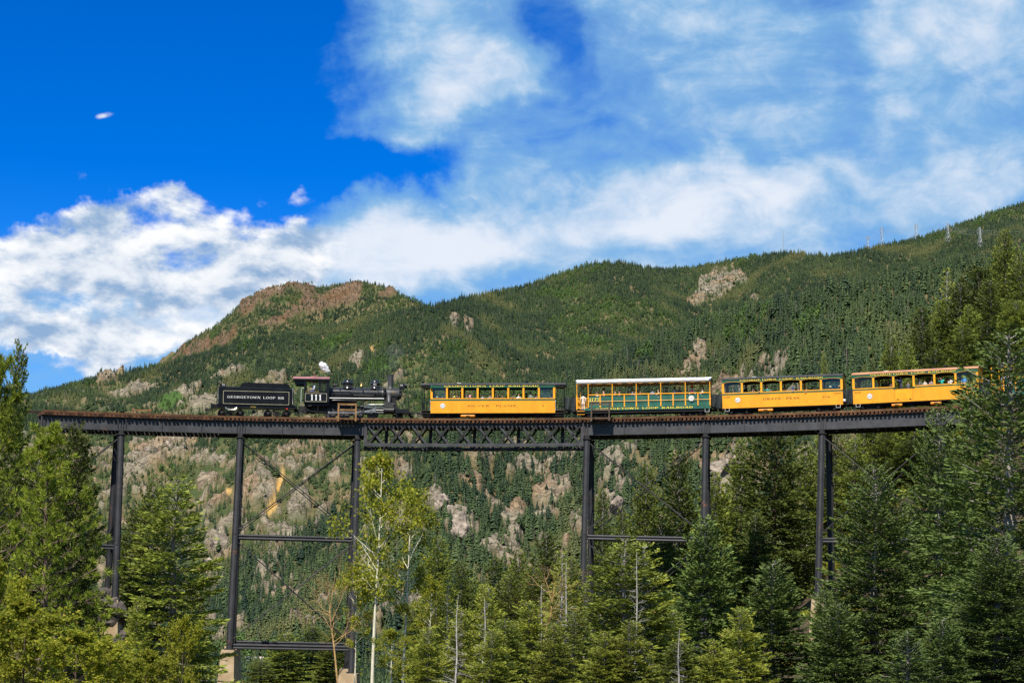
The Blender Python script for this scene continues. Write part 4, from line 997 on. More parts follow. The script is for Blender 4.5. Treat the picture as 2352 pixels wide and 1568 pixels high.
    stirrup(R, X(f2(2085)), -hw, .66); obj('end_plate', MB().span((X(f2(2040)), -hw - .02, .70), (L / 2, -hw - .005, .80)), M_GRN, R)
    for i in range(6):
        x = xg + .7 + (L / 2 - xg - 1.4) * i / 5
        b = obj('bench', MB().span((x - .5, -.25, 1.22), (x + .5, .25, 1.28)).span((x - .04, -.1, .82), (x + .04, .1, 1.22)), M_WOODD, R)
        obj('bench_back', MB().span((x - .5, -.03, 1.28), (x + .5, .03, 1.72)), M_WOODD, b)
    return c
c2 = open_car('c2', 'open_excursion_car', 'open green planked car with yellow posts under a white canvas awning', 1324.3, 1632.9, True, True)
c5 = open_car('c5', 'open_excursion_car', 'open green car behind the big spruce at the right edge', 2279, 2600, False, False)
def curtain(c, x0, x1, name='gangway_curtain'):
    R = c.root; mb = MB(); n = 14; ztop, zb = 2.0, .86
    for s in (-.95, .95):
        b = len(mb.v)
        for i in range(n + 1):
            for j in range(5):
                u, v = i / n, j / 4
                mb.v.append((x0 + (x1 - x0) * u, s + .05 * math.sin(u * 11 + v * 2) * (.3 + v), ztop - .07 * math.sin(math.pi * u) - (ztop - zb) * v + .05 * math.sin(u * 7) * v))
        for i in range(n):
            for j in range(4): a = b + i * 5 + j; mb.f.append((a, a + 1, a + 6, a + 5)); mb.m.append(0)
    o = obj(name, mb, M_CURT, R); s = o.modifiers.new('thick', 'SOLIDIFY'); s.thickness = .02
curtain(c1, c1.L / 2 - .02, c1.L / 2 + 1.0); curtain(c2, c2.L / 2, c2.L / 2 + .95); curtain(c3, c3.L / 2, c3.L / 2 + .85); curtain(c4, c4.L / 2, c4.L / 2 + .9)
# ------------------------------------------------------------------ tender
tn = place('tender', 'black tender with white lettering and coal bunker, left end of the train', 'tender', 486, 681, 1.1); R = tn.root
TX = lambda p: (p - 540) / 117.6
TZ = lambda p: (562 - p) / 117.6 + .05
hw = 1.15
body = [(TX(165), TZ(432)), (TX(945), TZ(432)), (TX(945), TZ(286)), (TX(165), TZ(250))]
tb = obj('tank', MB().prism([(TX(165), TZ(436)), (TX(945), TZ(436)), (TX(945), TZ(262)), (TX(165), TZ(252))], -hw, hw), M_TEND, R)
md = tb.modifiers.new('bev', 'BEVEL'); md.width = .06; md.segments = 3
bk = [(TX(300), TZ(262)), (TX(372), TZ(256)), (TX(392), TZ(240)), (TX(408), TZ(218)), (TX(432), TZ(207)), (TX(870), TZ(211)), (TX(895), TZ(225)), (TX(912), TZ(258)), (TX(925), TZ(270))]
for y in (-hw + .04, hw - .08): obj('coal_board', MB().prism(bk + [(TX(925), TZ(290)), (TX(300), TZ(290))], y, y + .04), M_TEND, R)
obj('coal_board', MB().span((TX(418), -hw + .08, TZ(300)), (TX(424), hw - .08, TZ(214))), M_TEND, R)
rc = random.Random(2); cm = MB()
for i in range(260):
    a = rc.uniform(.09, .2); q = Matrix.Rotation(rc.uniform(0, 3), 3, Vector((rc.random(), rc.random(), rc.random())).normalized())
    cm.box((rc.uniform(TX(440), TX(890)), rc.uniform(-.95, .95), TZ(262) + rc.uniform(0, .25)), (a, a * .8, a * .7), 0, q)
tag(obj('coal', cm, mat('coal', (.008, .008, .008), .4, 0, .4, 9), R), kind='stuff')
def outline(parent, x0, x1, z0, z1, y, w, m, r=.08):
    pts = []
    for cx, cz, a0 in ((x1 - r, z1 - r, 0), (x0 + r, z1 - r, 90), (x0 + r, z0 + r, 180), (x1 - r, z0 + r, 270)):
        for i in range(5): a = math.radians(a0 + i * 22.5); pts.append((cx + r * math.cos(a), cz + r * math.sin(a)))
    mb = MB(); n = len(pts); cx, cz = (x0 + x1) / 2, (z0 + z1) / 2
    for x, z in pts:
        sx = (1 if x > cx else -1) * w; sz = (1 if z > cz else -1) * w
        mb.v += [(x, y, z), (x - sx, y, z - sz)]
    for i in range(n): j = (i + 1) % n; mb.f.append((2 * i, 2 * i + 1, 2 * j + 1, 2 * j)); mb.m.append(0)
    obj('lining', mb, m, parent)
M_LINE = mat('pale_gold_lining', (.55, .52, .34), .5)
outline(tb, TX(214), TX(898), TZ(436) + .02, TZ(297), -hw - .004, .022, M_LINE)
lettering('GEORGETOWN LOOP RR', .20, TX(846) - TX(257), TX(551), -hw - .005, TZ(362), M_WHT, tb, fat=.8)
obj('frame', MB().span((TX(95), -1.05, TZ(470)), (TX(985), 1.05, TZ(440))).span((TX(150), -hw, TZ(443)), (TX(960), hw, TZ(436))), M_BLK, R)
obj('buffer_beam', MB().span((TX(88), -1.2, TZ(482)), (TX(112), 1.2, TZ(432))), M_BLK, R)
for x in (300, 780):
    truck(R, TX(x), 1.62, .36)
pl = MB(); pts = [(TX(238), -1.09, TZ(470)), (TX(268), -1.10, TZ(488)), (TX(300), -1.11, TZ(492)), (TX(332), -1.10, TZ(488)), (TX(360), -1.09, TZ(470))]
obj('leaf_spring', pl.tube(pts, .035, 6).tube([(a, b, c - .07) for a, b, c in pts], .03, 6), M_ROD, R)
obj('builder_plate', MB().span((TX(500), -1.075, TZ(469)), (TX(555), -1.052, TZ(452))), M_BRASS, R)
obj('red_tag', MB().span((TX(869), -1.075, TZ(480)), (TX(886), -1.052, TZ(467))), M_REDL, R)
obj('ladder', MB().tube([(TX(150), -.9, TZ(430)), (TX(150), -.9, TZ(250)), (TX(158), -.9, TZ(205)), (TX(185), -.9, TZ(196)), (TX(215), -.9, TZ(212))], .03, 6).tube([(TX(150), -.5, TZ(430)), (TX(150), -.5, TZ(250)), (TX(158), -.5, TZ(205)), (TX(185), -.5, TZ(196))], .03, 6), M_BLK, R)
lamp = obj('rear_number_lamp', MB().span((TX(190), -.45, TZ(244)), (TX(238), .1, TZ(212))).lathe([(.11, 0), (.13, -.12)], (TX(190), -.15, TZ(228)), 'x', 12), M_BLK, R)
lettering('111', .17, .24, TX(214), -.46, TZ(228), M_WHT, lamp)
grab(R, TX(936), -1.16, TZ(430), TZ(258)); coupler(R, TX(92), -1, .66)
obj('hose', MB().tube([(TX(980), -.5, .85), (TX(1000), -.55, .45), (TX(1030), -.5, .38), (TX(1050), -.45, .8)], .04, 7).tube([(TX(960), -.6, .6), (TX(985), -.66, .22), (TX(1040), -.6, .3)], .03, 6), M_DARK, R)
obj('drawbar', MB().span((TX(960), -.25, .62), (TX(1085), .25, .82)), M_DARK, R)
for i, x in enumerate((640, 700, 760)): obj('brake_rigging', MB().box((TX(x) - .9, -.7, .5), (.3, .06, .25)), M_DARK, R) if i == 0 else None

# ------------------------------------------------------------------ locomotive (consolidation type)
lo = place('steam_locomotive', 'black steam locomotive with red brown cab roof, bell, domes and tall stack', 'locomotive', 684, 953, 1.1); R = lo.root
LX = lambda p: (p - 1621) / 117.6
LZ = lambda p: (578 - p) / 117.6 + .05
BZ = (LZ(250) + LZ(372)) / 2; BRD = (LZ(250) - LZ(372)) / 2
boiler = obj('boiler', smooth_by_angle(MB().lathe([(.3, LX(1330)), (BRD * 1.06, LX(1330)), (BRD * 1.06, LX(1560)), (BRD, LX(1600)), (BRD, LX(1880))], (0, 0, BZ), 'x', 36).mesh('boiler'), 40), M_BOIL, R)
for x in (1335, 1460, 1600, 1700, 1785, 1878): obj('boiler_band', MB().lathe([(BRD * (1.065 if x < 1590 else 1.004), 0), (BRD * (1.085 if x < 1590 else 1.03), .01), (BRD * (1.085 if x < 1590 else 1.03), .05), (BRD * (1.065 if x < 1590 else 1.004), .06)], (LX(x), 0, BZ), 'x', 36), M_BLK, boiler)
sm = obj('smokebox', smooth_by_angle(MB().lathe([(BRD * 1.02, LX(1884)), (BRD * 1.04, LX(1890)), (BRD * 1.04, LX(2062)), (BRD * 1.0, LX(2070)), (BRD * .86, LX(2074)), (BRD * .80, LX(2088)), (BRD * .3, LX(2098))], (0, 0, BZ), 'x', 36).mesh('smokebox'), 40), M_SMOKE, R)
obj('smokebox_saddle', MB().prism([(LX(1905), .62), (LX(2050), .62), (LX(2030), BZ - BRD * .7), (LX(1925), BZ - BRD * .7)], -.55, .55), M_DARK, R)
obj('smokebox_plate', MB().lathe([(.10, 0), (.10, -.02), (.04, -.03)], (LX(2005), -BRD * .985, BZ + .12), 'y', 14), M_BRASS, sm)
obj('stack', smooth_by_angle(MB().lathe([(.36, 0), (.30, .08), (.265, .16), (.25, .35), (.275, 1.22), (.31, 1.25), (.31, 1.31), (.25, 1.31), (.22, .9)], (LX(1976), 0, BZ + BRD - .06), 'z', 24).mesh('stack'), 40), M_SMOKE, R)
def dome(x, r, h, name):
    d = obj(name, smooth_by_angle(MB().lathe([(r * 1.16, -.05), (r * 1.1, .05), (r * .99, .11), (r * .97, .17), (r, .19), (r, h * .62), (r * .98, h * .72), (r * .88, h * .86), (r * .68, h * .95), (r * .35, h), (.01, h)], (LX(x), 0, BZ + BRD - .03), 'z', 28).mesh(name), 50), M_TEND, R)
    for q in (.20, h * .63): obj('dome_band', MB().lathe([(r * 1.0, 0), (r * 1.025, .006), (r * 1.025, .026), (r * 1.0, .032)], (LX(x), 0, BZ + BRD - .03 + q), 'z', 28), M_ROD, d)
    return d
d1 = dome(1526, .49, .80, 'steam_dome'); d2 = dome(1812, .43, .80, 'sand_dome')
obj('safety_valve', MB().lathe([(.05, 0), (.05, .15), (.075, .16), (.07, .26)], (LX(1530), 0, BZ + BRD + .74), 'z', 10), M_BRASS, d1)
lettering('111', .17, .27, LX(1808), -.435, BZ + BRD + .33, M_WHT, d2)
bl = obj('bell', smooth_by_angle(MB().lathe([(.19, 0), (.18, .03), (.13, .12), (.11, .24), (.05, .30), (.03, .38)], (LX(1670), 0, BZ + BRD + .20), 'z', 18).mesh('bell'), 50), M_BRASS, R)
obj('bell_yoke', MB().tube([(LX(1670), -.22, BZ + BRD - .05), (LX(1670), -.24, BZ + BRD + .35), (LX(1670), 0, BZ + BRD + .60), (LX(1670), .24, BZ + BRD + .35), (LX(1670), .22, BZ + BRD - .05)], .03, 6), M_BLK, bl)
gen = obj('turbo_generator', MB().lathe([(.05, -.24), (.14, -.2), (.15, -.02), (.10, 0), (.12, .16), (.03, .22)], (LX(1392), -.15, BZ + BRD + .22), 'x', 14), M_DARK, R)
obj('generator_bracket', MB().box((LX(1392), -.15, BZ + BRD + .04), (.2, .2, .16)), M_DARK, gen)
obj('whistle_pipe', MB().tube([(LX(1366), 0, BZ + BRD - .1), (LX(1366), 0, BZ + BRD + 1.02), (LX(1360), 0, BZ + BRD + 1.12), (LX(1348), 0, BZ + BRD + 1.18)], .028, 7), M_BLK, R)
hl = obj('headlight', smooth_by_angle(MB().lathe([(.05, -.02), (.22, 0), (.22, .40), (.25, .42), (.25, .56), (.22, .56)], (LX(2085), 0, LZ(218)), 'x', 20).mesh('headlight'), 40), M_BLK, R)
obj('number_board', MB().span((LX(2068), -.30, LZ(255)), (LX(2122), .30, LZ(194))), M_BLK, hl); lettering('111', .15, .26, LX(2092), -.31, LZ(215), M_WHT, hl)
obj('headlight_bracket', MB().span((LX(2068), -.25, LZ(258)), (LX(2128), .25, LZ(253))).beam((LX(2075), -.2, LZ(256)), (LX(2075), -.2, LZ(290)), .05, .05).beam((LX(2075), .2, LZ(256)), (LX(2075), .2, LZ(290)), .05, .05), M_BLK, hl)
obj('marker_light', MB().lathe([(.07, 0), (.09, .05), (.09, .16), (.04, .2)], (LX(2072), -.45, LZ(280)), 'x', 12), M_DARK, R)
# cab
cw = 1.2
x0, x1, zb_, ze = LX(1066), LX(1330), LZ(420), LZ(182)
def cabside(y, s):
    m = MB()
    m.span((x0, y, zb_), (x1, y + .04, LZ(318)))
    m.span((x0, y, LZ(318)), (LX(1086), y + .04, ze)); m.span((LX(1222), y, LZ(318)), (LX(1240), y + .04, ze)); m.span((LX(1300), y, LZ(318)), (x1, y + .04, ze))
    m.span((LX(1086), y, LZ(186)), (LX(1222), y + .04, ze)); m.span((LX(1240), y, LZ(195)), (LX(1300), y + .04, ze)); m.span((LX(1240), y, LZ(318)), (LX(1300), y + .04, LZ(302)))
    m.span((LX(1086), y, LZ(318)), (LX(1222), y + .04, LZ(308)))
    return obj('cab_side', m, M_TEND, R)
cs = cabside(-cw, -1); cabside(cw - .04, 1)
obj('window_frame', MB().span((LX(1240), -cw - .01, LZ(300)), (LX(1246), -cw + .03, LZ(197))).span((LX(1294), -cw - .01, LZ(300)), (LX(1300), -cw + .03, LZ(197))), M_DARK, cs)
obj('window_pane', MB().span((LX(1246), -cw + .01, LZ(300)), (LX(1294), -cw + .02, LZ(197))), M_GLASS, cs)
obj('window_ledge', MB().span((LX(1082), -cw - .08, LZ(309)), (LX(1224), -cw, LZ(303))), M_PLANK, cs)
outline(cs, LX(1080), LX(1306), LZ(410), LZ(322), -cw - .004, .022, M_LINE, .07)
lettering('111', .50, 1.02, LX(1193), -cw - .005, LZ(366), M_WHT, cs, fat=1.05)
obj('cab_front', MB().span((x1 - .05, -cw + .05, LZ(300)), (x1 - .01, -.55, ze)).span((x1 - .05, .55, LZ(300)), (x1 - .01, cw - .05, ze)).span((x1 - .05, -.55, LZ(235)), (x1 - .01, .55, ze + .15)), M_BLK, R)
obj('cab_floor', MB().span((x0, -cw + .05, zb_ + .02), (x1, cw - .05, zb_ + .09)), M_DARK, R)
obj('backhead', MB().lathe([(.02, -.1), (.45, -.05), (.52, .1)], (LX(1290), 0, BZ), 'x', 20), M_DARK, R)
rf = roof_shell(LX(948), LX(1334), cw + .16, LZ(170), .30, .05, M_ROOFR, R)
obj('roof_gutter', MB().span((LX(950), -cw - .17, LZ(184)), (LX(1332), -cw - .12, LZ(170))), M_BLK, rf)
obj('rear_apron', MB().span((LX(972), -cw + .1, LZ(228)), (LX(1066), -cw + .13, LZ(184))).span((LX(972), cw - .13, LZ(228)), (LX(1066), cw - .1, LZ(184))), M_BLK, rf)
hatch = obj('roof_hatch', MB().beam((LX(1155), -.3, LZ(100)), (LX(1203), -.3, LZ(134)), .7, .03).span((LX(1135), -.65, LZ(142)), (LX(1205), .05, LZ(132))), M_ROOFR, rf)
obj('hand_pole', MB().tube([(LX(1037), -cw, LZ(420)), (LX(1037), -cw, LZ(285)), (LX(1048), -cw, LZ(268)), (LX(1066), -cw, LZ(268))], .018, 6), M_WHT, R)
# running board, pipes
obj('running_board', MB().span((LX(1318), -1.05, LZ(372)), (LX(1908), -.62, LZ(362))).span((LX(1318), .62, LZ(372)), (LX(1908), 1.05, LZ(362))), M_BLK, R)
obj('running_board_edge', MB().span((LX(1318), -1.062, LZ(371)), (LX(1908), -1.051, LZ(363))), M_WHT, R)
obj('air_reservoir', smooth_by_angle(MB().lathe([(.02, LX(1356)), (.10, LX(1362)), (.12, LX(1372)), (.12, LX(1558)), (.10, LX(1568)), (.02, LX(1574))], (0, -.88, LZ(392)), 'x', 18).mesh('t'), 40), M_BOIL, R)
for z, xa, xb in ((252, 1340, 2062), ):
    hr = obj('handrail', MB().tube([(LX(xa), -BRD * 1.02, LZ(z) + .02), (LX(xb), -BRD * 1.02, LZ(z) + .02)], .018, 6), M_BOIL, R)
    for x in (1440, 1605, 1720, 1880, 2030): obj('handrail_stanchion', MB().tube([(LX(x), -BRD * .6, LZ(z) - .1), (LX(x), -BRD * 1.03, LZ(z) + .03)], .025, 6), M_BLK, hr)
obj('feed_pipe', MB().tube([(LX(1340), -BRD * 1.12, LZ(290)), (LX(1545), -BRD * 1.12, LZ(290)), (LX(1585), -BRD * 1.12, LZ(330)), (LX(1800), -BRD * 1.12, LZ(333))], .028, 7), M_BLK, R)
obj('sand_pipe', MB().tube([(LX(1815), -.44, BZ + BRD), (LX(1850), -BRD * 1.08, BZ + .2), (LX(1868), -BRD * 1.12, LZ(325))], .022, 6), M_BLK, R)
obj('injector', MB().box((LX(1352), -BRD * 1.15, LZ(330)), (.22, .14, .2)).tube([(LX(1345), -BRD * 1.1, LZ(300)), (LX(1345), -BRD * 1.15, LZ(352)), (LX(1385), -BRD * 1.15, LZ(310))], .028, 6), M_DARK, R)
for x, z in ((1440, 270), (1760, 325), (1810, 318), (1685, 292)): obj('valve_fitting', MB().lathe([(.03, 0), (.06, .02), (.06, .12), (.03, .16)], (LX(x), -BRD * 1.1, LZ(z)), 'z', 8), M_DARK, R)
obj('compressor', MB().lathe([(.12, 0), (.13, .02), (.13, .22), (.08, .26), (.08, .34), (.14, .36), (.14, .6), (.05, .64)], (LX(1912), -BRD - .14, LZ(325)), 'z', 14), M_DARK, R)
obj('smokebox_brace', MB().tube([(LX(2030), -.45, LZ(345)), (LX(2125), -.62, LZ(470))], .035, 7), M_BLK, R)
# cylinders
for s in (-1, 1):
    cy_ = obj('cylinder', smooth_by_angle(MB().lathe([(.10, LX(1900)), (.25, LX(1906)), (.25, LX(1914)), (.22, LX(1918)), (.22, LX(2000)), (.25, LX(2004)), (.25, LX(2012)), (.12, LX(2020))], (0, s * 1.0, LZ(488)), 'x', 22).mesh('c'), 40), M_SMOKE, R)
    obj('valve_chest', MB().span((LX(1912), s * 1.0 - .2, LZ(462)), (LX(2005), s * 1.0 + .2, LZ(410))).lathe([(.13, LX(1902)), (.16, LX(1908)), (.16, LX(2012)), (.1, LX(2020))], (0, s * 1.0, LZ(432)), 'x', 16), M_SMOKE, cy_)
    obj('steam_pipe', smooth_by_angle(MB().tube([(LX(1960), s * BRD * .75, LZ(318)), (LX(1960), s * .78, LZ(350)), (LX(1960), s * .95, LZ(412))], [.2, .21, .2], 16).mesh('p'), 50), M_SMOKE, cy_)
    for q in (0, 1, 2): obj('bolt', MB().lathe([(.03, 0), (.03, s * .02)], (LX(1935 + 22 * q), s * 1.2, LZ(424)), 'y', 6), M_BLK, cy_)
# drivers
DR = .485
def driver_mesh():
    mb = MB().lathe([(DR * .86, -.055), (DR, -.055), (DR, .06), (DR * 1.05, .06), (DR * 1.05, .085), (DR * .86, .085)], (0, 0, 0), 'y', 36)
    mb.lathe([(.12, -.08), (.14, .08)], (0, 0, 0), 'y', 14)
    for i in range(12): a = i * math.pi / 6; mb.beam((0, 0, 0), (DR * .9 * math.cos(a), 0, DR * .9 * math.sin(a)), .05, .05, up=(0, 1, 0))
    return mb.mesh('driver')
DMESH = driver_mesh(); DMESH.materials.append(M_IRONW)
cwt = MB(); cwp = [(DR * .87 * math.cos(math.radians(a)), DR * .87 * math.sin(math.radians(a))) for a in range(190, 352, 9)]
cwt.prism(cwp, -.075, -.02); CWM = cwt.mesh('counterweight'); CWM.materials.append(M_SMOKE)
DXS = [1345, 1490, 1640, 1790]; PIN = (.0, .0); ang = math.radians(-62); PR = .23
px, pz = PR * math.cos(ang) * -1, -PR * math.sin(ang) * .35
for x in DXS:
    for s in (-1, 1):
        d = obj('driving_wheel', DMESH, None, R, (LX(x), s * .47, DR + .0)); d.rotation_euler = (0, 0, 0 if s < 0 else math.pi)
        w = obj('counterweight', CWM, None, d, (0, -.012, 0)); w.rotation_euler = (0, math.radians(-28), 0)
for s in (-1, 1):
    zr = DR + pz
    rd = obj('side_rod', MB().beam((LX(1345) + px, s * .80, zr), (LX(1790) + px, s * .80, zr), .05, .10), M_ROD, R)
    for x in DXS: obj('rod_end', MB().lathe([(.11, -.05), (.11, .05)], (LX(x) + px, s * .80, zr), 'y', 12), M_ROD, rd)
    obj('main_rod', MB().beam((LX(1640) + px, s * .92, zr + .02), (LX(1800), s * .98, LZ(488)), .05, .11), M_ROD, R)
    obj('crosshead', MB().span((LX(1786), s * .98 - .07, LZ(506)), (LX(1818), s * .98 + .07, LZ(470))), M_ROD, R)
    obj('piston_rod', MB().tube([(LX(1800), s * .98, LZ(488)), (LX(1905), s * .98, LZ(488))], .032, 8), M_ROD, R)
    gb = obj('crosshead_guide', MB().span((LX(1690), s * .98 - .05, LZ(466)), (LX(1905), s * .98 + .05, LZ(458))).span((LX(1690), s * .98 - .05, LZ(516)), (LX(1905), s * .98 + .05, LZ(508))), M_ROD, R)
    obj('valve_stem', MB().tube([(LX(1735), s * 1.0, LZ(430)), (LX(1905), s * 1.0, LZ(430))], .03, 7).box((LX(1740), s * 1.0, LZ(430)), (.2, .1, .1)), M_ROD, gb)
    obj('combination_lever', MB().beam((LX(1820), s * 1.06, LZ(425)), (LX(1822), s * 1.06, LZ(520)), .05, .04).beam((LX(1822), s * 1.06, LZ(516)), (LX(1795), s * 1.06, LZ(500)), .04, .05), M_ROD, gb)
    obj('expansion_link', MB().tube([(LX(1668), s * 1.02, LZ(420)), (LX(1655), s * 1.02, LZ(445)), (LX(1662), s * 1.02, LZ(478)), (LX(1680), s * 1.02, LZ(500))], .04, 6), M_DARK, R)
    obj('radius_rod', MB().beam((LX(1660), s * 1.04, LZ(450)), (LX(1815), s * 1.04, LZ(436)), .04, .06).beam((LX(1672), s * 1.04, LZ(500)), (LX(1590), s * .98, LZ(530)), .04, .06), M_ROD, R)
    obj('motion_bracket', MB().span((LX(1690), s * .7, LZ(520)), (LX(1698), s * 1.1, LZ(372))), M_DARK, R)
    obj('brake_hanger', MB().span((LX(1415), s * .62, LZ(540)), (LX(1424), s * .72, LZ(430))).span((LX(1565), s * .62, LZ(540)), (LX(1574), s * .72, LZ(430))), M_DARK, R)
obj('frame', MB().span((LX(1100), -.42, LZ(512)), (LX(2060), -.34, LZ(450))).span((LX(1100), .34, LZ(512)), (LX(2060), .42, LZ(450))).span((LX(1325), -.42, LZ(455)), (LX(1620), .42, LZ(372))), M_DARK, R)
obj('ashpan', MB().prism([(LX(1330), LZ(450)), (LX(1590), LZ(450)), (LX(1560), LZ(545)), (LX(1360), LZ(545))], -.38, .38), M_DARK, R)
obj('cab_underframe', MB().span((LX(1075), -1.0, LZ(452)), (LX(1340), 1.0, LZ(424))).span((LX(1010), -.4, LZ(520)), (LX(1330), .4, LZ(450))).box((LX(1130), -.95, LZ(445)), (.34, .2, .2)), M_DARK, R)
obj('injector_pipe', MB().tube([(LX(1080), -.9, LZ(452)), (LX(1110), -.95, LZ(500)), (LX(1170), -.9, LZ(512)), (LX(1300), -.8, LZ(520))], .03, 6).tube([(LX(990), -.7, LZ(520)), (LX(1060), -.75, LZ(530)), (LX(1120), -.8, LZ(490))], .028, 6).tube([(LX(1215), -.98, LZ(424)), (LX(1215), -.98, LZ(500))], .03, 6), M_DARK, R)
obj('cab_step', MB().span((LX(1085), -1.15, .34), (LX(1125), -.95, .38)).span((LX(1085), -1.15, .66), (LX(1125), -.95, .7)).span((LX(1084), -1.0, .34), (LX(1087), -.96, 1.35)), M_DARK, R)
# pilot
obj('pilot_beam', MB().span((LX(2040), -1.2, LZ(520)), (LX(2180), 1.2, LZ(478))).prism([(LX(2020), LZ(485)), (LX(2060), LZ(475)), (LX(2060), LZ(560)), (LX(2042), LZ(560))], -.8, .8), M_BLK, R)
pw = obj('pilot_truck', MB().span((LX(2000), -.6, LZ(545)), (LX(2110), .6, LZ(530))), M_DARK, R)
for s in (-1, 1):
    w = obj('pilot_wheel', WHEEL, None, pw, (LX(2070), s * .47, .33)); w.rotation_euler = (0, 0, 0 if s < 0 else math.pi)
    obj('wheel_hub', MB().lathe([(.17, 0), (.17, s * .03), (.1, s * .04)], (LX(2070), s * .56, .33), 'y', 16), M_SMOKE, pw)
cowc = MB()
for i in range(9):
    y = -1.0 + i * .25; cowc.beam((LX(2165), y, LZ(505)), (LX(2205) + .25 * (1 - abs(y)), y * .55, LZ(568)), .05, .06)
obj('pilot_bars', cowc, M_BLK, R); coupler(R, LX(2175), 1, .62)
obj('pilot_railing', MB().tube([(LX(2160), -.9, LZ(478)), (LX(2165), -.9, LZ(450)), (LX(2180), -.9, LZ(450)), (LX(2190), -.9, LZ(478))], .016, 5).tube([(LX(2178), -1.0, LZ(560)), (LX(2200), -1.0, LZ(500))], .03, 5), M_DARK, R)
# ------------------------------------------------------------------ foliage materials
def leaf_mat(name, dark, light, warm=None, trans=0.25, loc_noise=False, rough=0.7, iv=0.25):
    m = bpy.data.materials.new(name); m.use_nodes = True; m.node_tree.nodes.clear(); N = NT(m.node_tree)
    out = N.n('ShaderNodeOutputMaterial'); bs = N.n('ShaderNodeBsdfPrincipled', i_Roughness=rough); bs.inputs['Specular IOR Level'].default_value = 0.25
    oi = N.n('ShaderNodeObjectInfo'); rnd = oi.outputs['Random']
    if loc_noise:                                     # far trees: stands of different green across the slopes
        n1 = N.noise(oi.outputs['Location'], 0.006, 4, 0.6); n2 = N.noise(oi.outputs['Location'], 0.05, 3, 0.6)
        f = N.math('ADD', N.math('MULTIPLY', rnd, 0.72), N.math('MULTIPLY', N.math('SUBTRACT', n1, 0.5), 1.9))
        f = N.math('ADD', f, N.math('MULTIPLY', N.math('SUBTRACT', n2, 0.5), 0.9)); f = N.math('ADD', f, 0.10, True)
        c = N.mix(f, dark, light)
        if warm: c = N.mix(N.rng(N.noise(oi.outputs['Location'], 0.012, 3, 0.6), 0.52, 0.68), c, warm)
    else:
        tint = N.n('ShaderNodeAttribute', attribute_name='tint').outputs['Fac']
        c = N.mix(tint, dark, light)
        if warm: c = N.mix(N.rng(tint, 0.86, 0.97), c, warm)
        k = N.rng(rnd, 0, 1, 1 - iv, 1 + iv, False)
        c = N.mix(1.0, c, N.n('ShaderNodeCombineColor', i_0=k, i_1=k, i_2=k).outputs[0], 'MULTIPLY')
    N.L.new(c, bs.inputs['Base Color'])
    if trans:
        t = N.n('ShaderNodeBsdfTranslucent', i_Color=c); mx = N.n('ShaderNodeMixShader', i_0=trans)
        N.L.new(bs.outputs[0], mx.inputs[1]); N.L.new(t.outputs[0], mx.inputs[2]); N.L.new(mx.outputs[0], out.inputs[0])
    else: N.L.new(bs.outputs[0], out.inputs[0])
    return m
M_FAR = leaf_mat('far_conifer_needles', (0.012, 0.030, 0.015), (0.066, 0.100, 0.030), (0.105, 0.112, 0.036), 0.0, True)
M_FARA = leaf_mat('far_aspen_leaves', (0.055, 0.105, 0.025), (0.105, 0.165, 0.035), None, 0.0, True)
M_SNAG = mat('bare_grey_wood', (0.17, 0.145, 0.125), 0.9, 0, 0.2, 2)

# ------------------------------------------------------------------ small slope trees
def slope_conifer(seed, tiers, spikes, rad):
    r = random.Random(seed); mb = MB()
    for k in range(tiers):
        t = k / (tiers - 1); h = 0.10 + 0.84 * t; R = rad * (1 - t) ** 0.85 + 0.012
        for j in range(spikes):
            a = 2 * math.pi * (j + r.uniform(-.3, .3) + .5 * (k % 2)) / spikes; q = R * r.uniform(.6, 1.2); w = r.uniform(.28, .5); dz = r.uniform(.03, .09)
            mb.add([(0, 0, h + .13 * (1.1 - .6 * t)), (q * math.cos(a - w), q * math.sin(a - w), h - dz), (q * 1.12 * math.cos(a), q * 1.12 * math.sin(a), h - dz - .012), (q * math.cos(a + w), q * math.sin(a + w), h - dz * .8)], [(0, 1, 2), (0, 2, 3)])
    mb.add([(0.006, 0, 1.0), (-.006, .008, .9), (-.004, -.008, .9)], [(0, 1, 2)])
    return mb
def slope_trunk(rad=0.02): return MB().tube([(0, 0, -.12), (0, 0, .6)], [rad, rad * .4], 5)
def slope_aspen(seed):
    r = random.Random(seed); mb = MB()
    for i in range(60):
        t = r.random(); h = .3 + .68 * t; R = .22 * math.sin(math.pi * (t * .85 + .12)); a = r.random() * 6.283; q = R * math.sqrt(r.random()); c = Vector((q * math.cos(a), q * math.sin(a), h)); n = Vector((r.gauss(0, 1), r.gauss(0, 1), r.gauss(0, 1))).normalized(); u = n.orthogonal().normalized() * .06; v = n.cross(u)
        mb.add([c + u, c + v, c - u, c - v], [(0, 1, 2, 3)])
    mb.tube([(0, 0, -.1), (0, 0, .6)], [.014, .006], 4)
    return mb
def slope_snag(seed):
    r = random.Random(seed); mb = MB().tube([(0, 0, -.1), (.01, 0, .5), (.015, 0, 1)], [.022, .014, .003], 4)
    for i in range(9):
        h = r.uniform(.3, .95); a = r.random() * 6.28; L = .14 * (1.1 - h); mb.tube([(0.01, 0, h), (L * math.cos(a), L * math.sin(a), h + .02)], [.007, .003], 3)
    return mb
PROTO = bpy.data.collections.new('slope_tree_kinds')
def proto(name, mb, m):
    me = mb.mesh(name); me.materials.append(m); o = bpy.data.objects.new(name, me); PROTO.objects.link(o); return o
for i, (sd, ti, sk, ra) in enumerate(((1, 8, 7, .20), (2, 9, 7, .16), (3, 7, 7, .26), (4, 10, 6, .13))): proto('a%d_conifer' % i, slope_conifer(sd, ti, sk, ra), M_FAR)
proto('b0_aspen', slope_aspen(5), M_FARA); proto('b1_aspen', slope_aspen(6), M_FARA); proto('c0_snag', slope_snag(7), M_SNAG)

